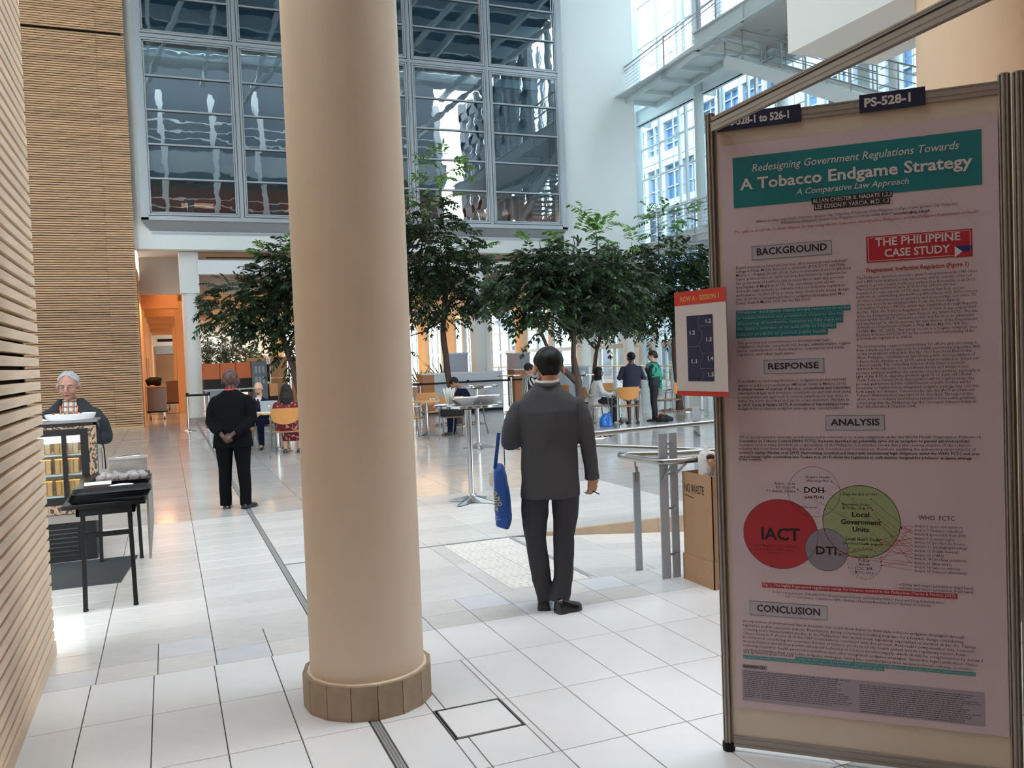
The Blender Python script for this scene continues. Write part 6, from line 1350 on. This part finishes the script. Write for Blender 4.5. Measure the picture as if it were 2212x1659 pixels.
# things on the high table
M_bowl = mat('bowl_white','#f3f3f5',.22)
def bowl(label, x, y, z, s=1, rz=0, fill='#e2e2e4', nm='flared_bowl'):
    t = thing(nm, label, 'bowl', (x,y,z), rz, 'flared white bowls on the high table')
    a_,b_,h_ = .055*s,.115*s,.085*s
    vs = [(-a_,-a_,0),(a_,-a_,0),(a_,a_,0),(-a_,a_,0),(-b_*1.15,-b_,h_),(b_*1.15,-b_,h_),(b_*1.15,b_,h_),(-b_*1.15,b_,h_)]
    vi = [(v[0]*.93,v[1]*.93,v[2]+(.006 if v[2]==0 else 0)) for v in vs]
    b = MB(); b.add(vs+vi,[(0,3,2,1),(0,1,5,4),(1,2,6,5),(2,3,7,6),(3,0,4,7),(8,9,10,11),(8,12,13,9),(9,13,14,10),(10,14,15,11),(11,15,12,8),(4,5,13,12),(5,6,14,13),(6,7,15,14),(7,4,12,15)]); b.build('shell', M_bowl, t)
    b = MB()
    for k_ in range(14): a = rng.uniform(0,2*pi); r_ = rng.uniform(0,.085*s); b.box(r_*cos(a)-.02,r_*sin(a)-.012,.06*s+rng.uniform(0,.01),r_*cos(a)+.02,r_*sin(a)+.012,.075*s+rng.uniform(0,.012))
    o = b.build('sachets', mat('sachet_'+fill,fill,.5), t); o['kind'] = 'stuff'
ZT = 1.1045
bowl('white flared bowl of sachets, nearest on the high table',3.05,8.86,ZT,1.0,RZ); bowl('white flared bowl heaped with blue and white sachets at the right of the high table',3.335,8.95,ZT,1.05,RZ,'#b8c4dc')
bowl('smaller white bowl behind the napkin cup',3.06,9.13,ZT,.68,RZ); bowl('small white bowl at the back of the high table',3.29,9.19,ZT,.65,RZ)
t = thing('napkin_cup','fan of white paper sticks in a glass at the left of the high table','napkins',(2.915,9.04,ZT))
b = MB(); b.lathe([(.03,0),(.036,.09)],16,cap=False); b.lathe([(0,0),(.03,0)],16,cap=False); b.build('glass', G_clear, t, smooth=True)
b = MB()
for k_ in range(26): a = 2*pi*k_/26; r_ = .012+.014*(k_%3)/2; b.beam((r_*cos(a),r_*sin(a),.008),(r_*2.7*cos(a),r_*2.7*sin(a),.165+.01*(k_%4)),.016,.003)
o = b.build('paper_sticks', mat('paper','#e6e4e0',.7), t); o['kind']='stuff'
for k_,(x,y,lb) in enumerate(((2.86,8.84,'flat white and blue sachet pile at the left of the high table'),(3.44,8.96,'small sachet pile at the right edge of the high table'))):
    t = thing('sachet_pile', lb, 'sachets', (x,y,ZT), .3*k_); b = MB()
    for j in range(5): b.box(-.035+.012*j,-.02,.0035*j,.015+.012*j,.022,.0035*j+.003,j%2)
    o = b.build('sachets',[mat('paper','#e6e4e0',.7),mat('sachet_blue','#8fb2d8',.5)],t); o['kind']='stuff'
for k_,(x,y) in enumerate(((5.22,17.50),(5.30,17.53))):
    t = thing('shaker', ('left shaker of the pair on the small wooden table','right shaker of the pair on the small wooden table')[k_], 'shaker', (x,y,.742)); b = MB(); b.lathe([(.018,0),(.022,.06)],12); b.build('jar', mat('salt_white','#d8d8d6',.4), t, smooth=True); b = MB(); b.lathe([(.022,.06),(.018,.078)],12); b.build('lid', M_chrome, t)
for k_,x in enumerate((9.62,9.70,9.86)):
    t = thing('mug', ('dark shaker at the left of the far high table','second dark shaker on the far high table','white cup on the far high table')[k_], 'cup', (x,19.45-.03*k_,1.10)); b = MB(); b.lathe([(.025,0),(.028,.08)] if k_<2 else [(.035,0),(.04,.07)],14); b.build('body', M_black if k_<2 else M_bowl, t, smooth=True)
# laptop
lp = thing('laptop','open silver laptop seen from behind its lid on the wooden table','laptop',(1.86,16.72,.742),FACECAM)
b = MB(); b.bbox(-.16,-.02,0,.16,.20,.014,.003); b.build('keyboard_base', M_gpaint, lp)
b = MB(); M_ = Matrix.Translation((0,.20,.012))@Matrix.Rotation(-.25,4,'X'); b.box(-.165,-.003,0,.165,.003,.215,M=M_); b.build('lid', mat('laptop_silver','#b3bcc6',.35,.5), lp)
b = MB(); M_2 = Matrix.Translation((0,.20,.012))@Matrix.Rotation(-.25,4,'X'); b.box(-.016,.0032,.095,.016,.0042,.127,M=M_2); b.build('lid_emblem', mat('emblem_white','#eef4f8',.3), lp)
pp = thing('papers','loose white papers beside the laptop','papers',(1.66,16.52,.742),.3); b = MB(); b.box(-.10,-.14,0,.10,.14,.012); b.build('sheets', mat('paper','#e6e4e0',.7), pp)
# bags
bg = thing('shopping_bag','bright blue plastic bag on the floor under the seated woman','bag',(8.97,16.62,0),RZ)
b = MB(); loft(b,[(0,0,.005),(0,0,.12),(.01,0,.20),(.03,0,.27)],[.15,.145,.12,.06],[.10,.09,.06,.03],n=20,ex=.7); b.tube([(.05,0,.24),(.07,0,.31)],[.05,.02],8); blob(b,'plastic',mat('bag_blue','#2173cf',.4),bg,.010,1,disp=.015,freq=11)
bg = thing('shoulder_bag','black bag with an orange flap lying on the floor by the green shawl woman','bag',(10.42,16.55,0),RZ)
b = MB(); loft(b,[(-.20,0,.05),(-.08,0,.10),(.05,0,.085),(.20,0,.045)],[.06,.10,.09,.04],[.05,.10,.085,.04],xa=(0,1,0),n=18); blob(b,'body',mat('bag_black','#1a1517',.7),bg,.010,2,disp=.01,freq=12)
b = MB(); loft(b,[(-.18,-.02,.12),(-.06,-.02,.185),(.03,-.02,.17)],[.03,.05,.02],[.02,.025,.015],xa=(0,1,0),n=10); b.build('flap',mat('flap_orange','#a8482f',.7),bg,smooth=True)
bg = thing('rucksack','black bag resting on the armchair beside the black suited man','bag',(1.22,16.55,.455),RZ); b = MB(); b.ell((0,0,.085),(.17,.15,.09),14,8); blob(b,'body',mat('bag_black','#1a1517',.7),bg,.012,1,disp=.02,freq=9)
# counters and stanchions in the middle distance
def counter(label, x0, x1, y, h=1.16, slit=True):
    t = thing('service_counter', label, 'counter', (x0,y,0)); w_ = x1-x0
    b = MB(); b.box(0,0,.08,.36,.6,h); b.build('wood_end', mat('counter_orange','#ae6f41',.5), t)
    b = MB(); b.box(.36,.02,.08,w_,.6,h); b.build('metal_front', mat('counter_metal','#868b8f',.38,.6,bump=.03,bscale=2), t)
    b = MB(); b.box(-.03,-.04,h,w_+.03,.63,h+.04); b.build('worktop', M_frame, t); b = MB(); b.box(.02,.03,0,w_-.02,.58,.08); b.build('plinth', M_black, t)
counter('grey metal counter with orange end panel left of the leaning tree trunk',7.0,9.55,24.2); counter('grey metal counter with orange end panel left of the grey suited man',9.85,12.4,24.0,1.19); counter('dark counter seen next to the foreground column',4.9,6.3,23.4,.95)
def stan(label, x, y, z=1.0):
    t = thing('stanchion', label, 'barrier post', (x,y,0)); b = MB(); b.lathe([(.17,0),(.17,.012),(.05,.035),(.03,.05)],24); b.build('base', M_steel, t, smooth=True)
    b = MB(); b.tube([(0,0,.03),(0,0,z)],.028,12); b.build('pole', M_steel, t, smooth=True); b = MB(); b.lathe([(.034,z-.10),(.034,z-.01),(.02,z)],14); b.build('belt_head', M_black, t, smooth=True); return t
SP = [((.50,23.6),'chrome barrier post in front of the white column, left one'),((1.02,23.5),'chrome barrier post left of the black suited man, right one'),((6.55,22.9),'barrier post left of the leaning tree trunk'),((8.1,23.3),'barrier post behind the bending man'),((9.35,23.2),'barrier post by the second grey counter'),((11.0,23.4),'barrier post hidden behind the grey suited man')]
for (x,y),lb in SP: stan(lb,x,y)
t = thing('barrier_belt','black belt between the two barrier posts by the white column','barrier belt',(0,0,0)); b = MB(); b.box(.50,23.54,.90,1.02,23.56,.955); b.build('webbing', M_black, t)
for (a_,b_,lb) in (((4.9,22.9),(6.55,23.1),'black barrier belt in front of the dark counter'),((6.55,23.1),(8.1,23.3),'black barrier belt crossing behind the leaning tree trunk'),((8.1,23.3),(9.35,23.2),'black barrier belt behind the bending man'),((9.35,23.2),(11.0,23.4),'black barrier belt running behind the grey suited man')):
    t = thing('barrier_belt', lb, 'barrier belt', (0,0,0)); b = MB(); b.beam((*a_,.93),(*b_,.93),.01,.055); b.build('webbing', M_black, t)
# cabinets / poster boxes
def cab(label, x, y, w_, h0, h1, m, d_=.5, m2=None):
    t = thing('tall_cabinet', label, 'cabinet', (x,y,0)); b = MB(); b.box(0,0,h0,w_,d_,h1); b.build('body', m, t); b = MB(); b.box(-.02,-.02,h1,w_+.02,d_+.02,h1+.05); b.build('cap', M_frame, t); b = MB(); b.box(.1,.1,0,w_-.1,d_-.1,h0); b.build('stem', M_gpaint, t); return t
M_cabg = mat('cabinet_grey','#9ea3b0',.5); M_cabp = mat('cabinet_pink','#b49c9a',.5)
cab('grey information pillar behind the leaning tree trunk',8.45,26.0,.62,.9,1.76,M_cabg); t = cab('grey and pinkish information pillar left of the grey suited man',10.45,25.6,.62,.95,1.68,M_cabg)
b = MB(); b.box(.0,-.012,.98,.24,-.002,1.66); b.build('side_poster', M_cabp, t)
# tan screens on the left, behind the laptop man
sc = thing('partition','tall tan partition screens with silver posts behind the laptop man','partition',(2.35,27.5,0))
for k_ in range(4):
    b = MB(); b.box(.62*k_+(.08 if k_ else 0),0,.05,.62*(k_+1)-.02+(.0),.04,1.22); b.build('lower_panel', mat('screen_tan','#b07d54',.6), sc); b = MB(); b.box(.62*k_+(.08 if k_ else 0),0,1.235,.62*(k_+1)-.02,.04,1.88); b.build('upper_panel', mat('screen_tan','#b07d54',.6), sc)
    if k_: b = MB(); b.box(.62*k_,-.03,0,.62*k_+.06,.06,1.88); b.build('silver_post', mat('silver_paint','#c5c6ca',.4,.3), sc)
# orange fronted kiosk with black opening behind the black suited man
ks = thing('coffee_kiosk','orange panelled coffee kiosk with dark opening and grey machine side','kiosk',(.98,25.2,0))
for k_ in range(3): b = MB(); b.box(.04+.42*k_,0,1.30,.43+.42*k_,.04,1.74); b.build('orange_panel', mat('kiosk_orange','#c2602c',.5), ks)
b = MB(); b.box(0,.05,.9,1.3,.9,1.29); b.build('dark_opening', mat('kiosk_dark','#17100e',.7), ks); b = MB(); b.box(0,.05,1.29,1.3,.9,1.74); b.build('kiosk_top', mat('kiosk_orange','#c2602c',.5), ks)
b = MB(); b.box(1.3,-.02,0,1.72,.9,1.76); b.build('grey_side', mat('machine_grey','#5f646a',.5), ks)
for i in range(3):
    for j in range(2): b = MB(); b.box(1.38+.1*i,-.03,1.42-.3*j,1.45+.1*i,-.02,1.62-.3*j); b.build('grey_button', mat('button_grey','#8c9196',.5), ks)
b = MB(); b.box(.02,-.25,.12,.95,.05,.98); b.build('metal_front', mat('counter_metal','#868b8f',.38,.6), ks); b = MB(); b.box(-.02,-.3,.98,1.3,.06,1.02); b.build('worktop', M_frame, ks); b = MB(); b.box(.02,-.22,0,1.28,.85,.12); b.build('plinth', M_black, ks)
b = MB(); b.box(1.76,.0,.75,2.0,.4,1.1); b.build('orange_unit', mat('unit_orange','#c98a5c',.5), ks); b = MB(); b.box(1.76,.05,0,2.0,.4,.75); b.build('orange_unit_base', mat('kiosk_dark','#17100e',.7), ks)
tvs = thing('wall_screen','dark framed picture hanging on the side of the coffee kiosk','screen',(2.76,25.4,1.16)); b = MB(); b.box(-.035,0,0,.035,.5,.5); b.build('frame', M_black, tvs)
# trolleys in the corridor
def trolley(label, x, y, w_, d_, h0, h1, m, grp=None):
    t = thing('service_trolley', label, 'trolley', (x,y,0)); b = MB(); b.bbox(0,0,h0,w_,d_,h1,.01); b.build('body', m, t); b = MB(); b.box(-.02,-.02,h0-.05,w_+.02,d_+.02,h0); b.build('bumper', M_black, t); b = MB(); b.box(-.02,-.02,h1,w_+.02,d_+.02,h1+.03); b.build('top', mat('trolley_top','#b98a62',.5), t)
    for xx in (.08,w_-.08):
        for yy in (.08,d_-.08):
            b = MB(); b.tube([(xx-.015,yy,.05),(xx+.015,yy,.05)],.05,14); b.build('wheel', M_black, t); b = MB(); b.box(xx-.03,yy-.02,.05,xx+.03,yy+.02,h0-.05); b.build('caster_fork', M_steel, t)
trolley('brown grey catering trolley with a black bag on top beside the slatted wall',-.58,30.0,.58,.7,.28,1.05,mat('trolley_grey','#776a66',.35,.3)); trolley('brown catering trolley further down the corridor',.02,36.5,.62,.7,.3,1.15,mat('trolley_brown','#7d5a44',.5))
bgt = thing('equipment_bag','black bag lying on top of the nearer corridor trolley','bag',(-.34,30.3,1.08)); b = MB(); loft(b,[(-.24,0,.12),(-.1,0,.17),(.1,0,.17),(.22,0,.14)],[.12,.16,.17,.12],[.10,.14,.15,.13],xa=(0,1,0),n=14); blob(b,'body',M_black,bgt,.02,1,disp=.02,freq=6)
# planters at the glass wall
def spiky(label, x, y, z, s=1.0, n=40, pot=True):
    t = thing('potted_plant', label, 'plant', (x,y,z))
    if pot: b = MB(); b.lathe([(.16*s,0),(.22*s,.35*s),(.2*s,.36*s)],16); b.build('pot', M_gpaint, t, smooth=True)
    b = MB(); z0 = .33*s if pot else 0
    for k_ in range(n):
        a = rng.uniform(0,2*pi); l = rng.uniform(.5,1.0)*s; e0 = rng.uniform(.3,1.2); w_ = .022*s; d_ = V((cos(a),sin(a),0)); q = V((-sin(a),cos(a),0))*w_; pts = [V((0,0,z0))+d_*l*f*cos(e0)+V((0,0,l*f*sin(e0)-.5*l*f*f*cos(e0))) for f in (0,.35,.7,1)]
        b.add([pts[0]-q*.4,pts[0]+q*.4,pts[1]+q,pts[1]-q,pts[2]+q*.8,pts[2]-q*.8,pts[3]],[(0,1,2,3),(3,2,4,5),(5,4,6)])
    b.build('foliage', mat('plant_leaf','#3d5a33',.5), t)
spiky('spiky potted palm between the leaning trunk and the thick white column',9.3,29.4,0,1.9,50); spiky('second potted palm further left by the glass wall',9.0,31.5,0,1.6,40); spiky('small green plant on top of the pinkish information pillar',10.95,25.85,1.73,.45,26,False); spiky('green plant on the upper landing by the glass',16.6,21.9,10.55,.9,40,False)
# rails in front of the glass wall
gr = thing('guard_rail','long steel guard rail with posts in front of the glass wall','rail',(0,0,0))
b = MB()
for z in (.35,.6,.85): b.tube([(16.3,17.0,z),(16.3,46,z)],.012,6)
b.build('cable', M_steel, gr); b = MB(); b.tube([(16.3,17.0,1.08),(16.3,46,1.08)],.03,8); b.build('tube', M_steel, gr, smooth=True)
for k_ in range(15): b = MB(); b.box(16.27,17.0+2.07*k_,0,16.33,17.06+2.07*k_,1.08); b.build('post', M_gpaint, gr)
st_ = thing('stair_rail','white sloping stair rail at the right by the glass wall','rail',(0,0,0)); b = MB(); b.beam((13.6,18.6,1.0),(15.6,16.2,.05),.07,.07); b.build('handrail_bar', mat('white_rail','#d8dde0',.5), st_)
for f in (.1,.5,.9): p_ = V((13.6,18.6,1.0)).lerp(V((15.6,16.2,.05)),f); b = MB(); b.tube([(p_.x,p_.y,0),p_],.02,8); b.build('rail_post', M_steel, st_)

# ================================================================ trees with their stone rings
M_bark = mat('tree_bark','#4a3a33',.85,bump=.06,bscale=22,var=.2,vscale=10,stretch=(1,1,.4))
def leafmat(name, dark, light, thr):
    m = mat(name, dark, .42); nt = m.node_tree; b = nt.nodes['Principled BSDF']; g = nt.nodes.new('ShaderNodeNewGeometry'); cr = nt.nodes.new('ShaderNodeValToRGB')
    cr.color_ramp.elements[0].color = (*[x*.6 for x in lin(dark)],1); cr.color_ramp.elements[1].color = (*lin(light),1); cr.color_ramp.elements[1].position = 1; e = cr.color_ramp.elements.new(thr); e.color = (*lin(dark),1)
    nt.links.new(g.outputs['Random Per Island'],cr.inputs[0]); nt.links.new(cr.outputs[0],b.inputs['Base Color'])
    tl = nt.nodes.new('ShaderNodeBsdfTranslucent'); tl.inputs[0].default_value = (*[x*1.3 for x in lin(light)],1); mx = nt.nodes.new('ShaderNodeMixShader'); mx.inputs[0].default_value = .22
    out = nt.nodes['Material Output']; nt.links.new(b.outputs[0],mx.inputs[1]); nt.links.new(tl.outputs[0],mx.inputs[2]); nt.links.new(mx.outputs[0],out.inputs[0]); return m
M_leaf = leafmat('tree_leaf','#26352a','#4c6b38',.75); M_leafn = leafmat('new_leaf','#4c7434','#7fae4a',.5)
def fronds(cents, n, LL, LW, FL, rs, droop=.35, upright=0.0, pairs=6):
    V_, F_ = [], []; tw = MB(); vol = np.array([c[1]*c[1]*c[2] for c in cents]); pr = vol**.75; pr /= pr.sum()
    for i in range(n):
        ci = rs.choice(len(cents), p=pr); (c, rx, rz2) = cents[ci]
        while True:
            q = rs.uniform(-1,1,3)
            if q@q <= 1: break
        rr_ = np.linalg.norm(q); q = q/max(rr_,1e-3)*(rr_**.55)
        p = np.array(c)+q*np.array([rx,rx*.8,rz2]); out = q*np.array([1,1,.35]); out = out/max(np.linalg.norm(out),1e-3)+rs.normal(0,.35,3); out[2] += rs.uniform(-.2,.5)+upright
        d = out/np.linalg.norm(out); L = FL*rs.uniform(.6,1.1); pts = []; 
        for k in range(pairs+1): f = k/pairs; pts.append(p+d*L*f+np.array([0,0,-droop*L*f*f]))
        nrm = np.array([0,0,1.])+rs.normal(0,.35,3)
        for k in range(1,pairs+1):
            t_ = pts[k]-pts[k-1]; t_ /= np.linalg.norm(t_); s_ = np.cross(t_,nrm); s_ /= max(np.linalg.norm(s_),1e-3)
            for sg in ((-1,1) if k < pairs else (-1,1,0)):
                dl = t_*(.55 if sg else 1)+s_*sg*.9+np.array([0,0,-.25-.3*rs.random()]); dl /= np.linalg.norm(dl); ll = LL*rs.uniform(.75,1.1)*(1-.15*abs(k-pairs/2)/pairs)
                w_ = np.cross(dl,nrm+rs.normal(0,.3,3)); w_ /= max(np.linalg.norm(w_),1e-3); w_ *= LW/2; a = pts[k]; o = len(V_)
                V_ += [a, a+dl*ll*.35+w_, a+dl*ll*.8+w_*.75, a+dl*ll, a+dl*ll*.8-w_*.75, a+dl*ll*.35-w_]; F_ += [(o,o+1,o+2,o+5),(o+5,o+2,o+3,o+4)]
        if i % 4 == 0: tw.tube([tuple(pts[0]),tuple(pts[3]),tuple(pts[-1])],.004,3,caps=False)
    return V_, F_, tw
def tree(label, base, branches, cents, n, LL=.15, LW=.052, FL=.42, tufts=None, seed=1, pit=True):
    rs = np.random.default_rng(seed); t = thing('indoor_tree', label, 'tree', base, 0, 'indoor trees in the atrium floor'); B = np.array(base)
    b = MB()
    for br in branches:
        pts = [V(p[:3])-V(base) for p in br]; 
        P2 = []; R2 = []
        for i in range(len(pts)-1):
            for f in (0,.5): 
                w_ = pts[i].lerp(pts[i+1],f); j_ = rs.normal(0,.012,3) if f else (0,0,0); P2.append(w_+V(j_)); R2.append((br[i][3]*(1-f)+br[i+1][3]*f)*rs.uniform(.93,1.1)*.72)
        P2.append(pts[-1]); R2.append(br[-1][3]*.72); b.tube(P2,R2,10)
    b.build('trunk', M_bark, t, smooth=True)
    # limbs reaching into the crown
    lb = MB(); top = V(branches[0][-2][:3])-V(base)
    for (c,rx,rz2) in cents:
        c_ = V(c)-V(base); src = min([V(p[:3])-V(base) for br in branches for p in br[-3:]], key=lambda v:(v-c_).length); m_ = src.lerp(c_,.5)+V((0,0,-.08)); lb.tube([src,m_,c_,c_+V((rs.normal(0,.2),rs.normal(0,.2),rz2*.6))],[.03,.022,.014,.006],6)
    lb.build('branches', M_bark, t)
    V_,F_,tw = fronds([(tuple(np.array(c)-B),rx,rz2) for c,rx,rz2 in cents], n, LL, LW, FL, rs)
    me = bpy.data.meshes.new('foliage'); me.from_pydata([tuple(v) for v in V_],[],F_); o = obj('foliage', me, M_leaf, t); o['kind'] = 'stuff'; o = tw.build('twigs', M_bark, t); o['kind'] = 'stuff'
    if tufts:
        for c,rx,rz2,nn in tufts:
            V_,F_,tw = fronds([((0,0,0),rx,rz2)], nn, LL*1.15, LW*1.05, FL*1.25, rs, .25, .5, 6); q = V(c)-V(base)
            me = bpy.data.meshes.new('shoot'); me.from_pydata([tuple(V(v)+q) for v in V_],[],F_); o = obj('new_shoots', me, M_leafn, t); o['kind']='stuff'
            b = MB(); b.tube([q+V((0,0,-rz2*2.6)),q+V((.03,0,-rz2)),q],[.016,.010,.005],6); b.build('shoot_stem', M_bark, t)
    if pit:
        pt = thing('stone_ring','','stones',(base[0],base[1],0),0,'rings of loose stones round the tree feet'); pt['label'] = RL[seed]
        b = MB(); M_st = by_island(mat('pebble','#7a6358',.8),.3)
        for k_ in range(150):
            a = rs.uniform(0,2*pi); r_ = .55*math.sqrt(rs.uniform(.06,1)); s_ = rs.uniform(.025,.05); b.ell((r_*cos(a),r_*sin(a),s_*.45),(s_,s_*.8,s_*.6),6,4)
        o = b.build('pebbles', M_st, pt, smooth=True); o['kind']='stuff'
        b = MB(); b.lathe([(.62,0),(.62,.012),(.58,.014),(.58,0)],32,cap=False); b.build('rim', M_steel, pt)
RL = {11:'pebble ring round the tree nearest right of the foreground column',12:'pebble ring round the low branching tree behind the grey suited man',13:'pebble ring round the slender forked tree behind the woman in white',14:'pebble ring round the stout tree beside the poster stand',15:'pebble ring round the tree left of the foreground column'}
TR = [
 ('single trunk tree right of the foreground column, with bright new shoots',(6.61,19.8,0),
  [[(6.61,19.8,0,.14),(6.55,19.84,.42,.11),(6.47,19.88,.79,.11),(6.4,19.93,1.34,.1),(6.36,19.97,2.02,.095),(6.38,19.99,2.59,.09),(6.45,19.98,3.15,.09),(6.5,19.97,3.72,.07)],[(6.45,19.98,3.15,.06),(6.05,19.83,3.7,.04),(5.78,19.85,4.04,.03)],[(6.45,19.98,3.15,.06),(6.97,20.11,3.73,.04),(7.31,19.98,4.07,.03)]],
  [((6.42,19.99,3.15),1.0,.55),((5.74,19.75,3.91),.68,.9),((7.07,20.06,3.61),.75,.7),((6.39,20.05,4.4),.85,.6),((7.33,19.83,3.02),.5,.42),((6.0,19.79,5.1),.55,.45),((5.46,19.85,3.37),.5,.65),((5.33,19.97,2.16),.22,.40)],760,
  [((6.05,19.79,5.5),.35,.35,16),((6.34,19.69,6.25),.42,.35,16),((7.35,20,4.3),.4,.2,9)],11),
 ('thick low branching tree behind the grey suited man',(7.56,14.95,0),
  [[(7.56,14.95,0,.13),(7.55,14.97,.47,.11),(7.51,15.0,.95,.11),(7.47,15.03,1.22,.115),(7.44,15.05,1.57,.07),(7.47,15.05,2.03,.06),(7.59,15.03,2.57,.06),(7.65,15.02,3.11,.05)],[(7.50,15.02,1.05,.09),(7.22,15.04,1.31,.075),(6.95,15.04,1.59,.05),(6.8,15.11,2.04,.045),(6.7,15.17,2.5,.04)]],
  [((6.88,15.0,2.75),.73,.45),((6.31,15.02,2.94),.5,.38),((7.7,15.0,3.05),.8,.45),((8.42,15.02,2.93),.7,.45),((7.55,15.08,3.5),.9,.28),((6.66,15.11,3.3),.5,.28),((8.09,15.03,2.35),.5,.28),((6.85,14.99,2.3),.38,.22)],820,
  [((8.01,15.02,4.1),.26,.26,12),((6.93,15.34,3.85),.2,.2,8),((7.5,15,3.9),.3,.12,7)],12),
 ('slender forked tree further back behind the seated woman in white',(11.99,23.13,0),
  [[(11.99,23.13,0,.1),(12.03,23.13,.54,.09),(12.12,23.11,1.1,.09),(12.22,23.09,1.73,.075),(12.41,23.03,2.22,.05),(12.44,23.04,2.78,.045)],[(12.22,23.09,1.73,.055),(11.98,23.2,2.02,.045),(11.8,23.29,2.35,.04),(11.75,23.32,2.67,.03)]],
  [((12.14,23.16,2.75),.78,.40),((12.79,22.89,2.65),.64,.40),((11.61,23.37,2.7),.42,.33),((12.4,23.1,3.3),.9,.4)],420,None,13),
 ('stout forked tree at the right beside the poster stand',(12.69,19.35,0),
  [[(12.69,19.35,0,.17),(12.7,19.37,.58,.15),(12.65,19.4,1.08,.14),(12.62,19.43,1.51,.12),(12.63,19.45,2.07,.085),(12.66,19.46,2.69,.07),(12.63,19.5,3.55,.06)],[(12.65,19.42,1.45,.09),(12.8,19.37,1.75,.06),(13.01,19.29,1.99,.05),(13.26,19.2,2.41,.04)]],
  [((12.5,19.54,3.25),1.1,.68),((13.31,19.43,3.35),.74,.8),((11.65,19.56,3.07),.85,.58),((12.67,19.51,4.1),.95,.45),((12.23,19.62,2.5),.7,.38),((13.27,19.42,2.5),.52,.38),((11.58,19.62,3.9),.48,.4)],900,
  [((12.25,19.49,4.95),.45,.4,16),((12.78,19.4,5.35),.32,.32,12),((11.5,19.6,4.5),.3,.2,8)],14),
 ('dark leafy tree left of the foreground column',(3.18,20.76,0),
  [[(3.18,20.76,0,.14),(3.04,20.85,.7,.12),(2.88,20.93,1.37,.1),(2.75,21.0,1.88,.09),(2.61,21.09,2.61,.08),(2.49,21.16,3.28,.06)],[(2.61,21.09,2.61,.05),(2.15,21.07,3.06,.04),(1.74,21.14,3.29,.03)],[(2.75,21.0,1.88,.06),(3.18,20.85,2.58,.05),(3.43,20.78,3.47,.04)]],
  [((1.74,21.14,3.15),.75,.5),((2.51,21.17,3.6),.65,.6),((2.46,21.15,2.75),.52,.5),((3.21,20.87,3.25),.75,.95),((1.35,21.25,2.75),.35,.2),((2.13,21.27,2.4),.42,.25),((3.05,20.96,4.1),.6,.5),((2.79,21.09,1.85),.26,.3)],800,
  [((2.55,21.24,4.3),.35,.25,10),((2.9,21.1,1.65),.12,.16,4)],15)]
for lab,base,br,cents,n,tf,sd in TR: tree(lab,base,br,cents,n,tufts=tf,seed=sd)
tree('small far tree seen between the white column and the black suited man\'s head',(3.35,52.3,0),[[(3.35,52.3,0,.15),(3.35,52.3,1.2,.12),(3.35,52.3,2.3,.08)]],[((3.3,52.3,2.35),1.3,.75),((3.15,52.5,3.1),.9,.6),((4.2,52.1,2.05),.95,.5),((2.5,52.6,2.0),.75,.45)],420,LL=.2,LW=.06,FL=.6,seed=16,pit=False)
tree('far tree behind the dark leafy tree, above the tan screens',(6.6,36.5,0),[[(6.6,36.5,0,.15),(6.6,36.5,1.2,.12),(6.5,36.5,2.6,.08)]],[((6.2,36.5,2.9),1.2,.7),((5.4,36.6,2.6),.7,.5)],300,seed=17,pit=False)
# ================================================================ downlights seen small, labels of small parts
for o in list(bpy.data.objects):
    if o.type == 'LIGHT' and o.get('kind') is None: pass
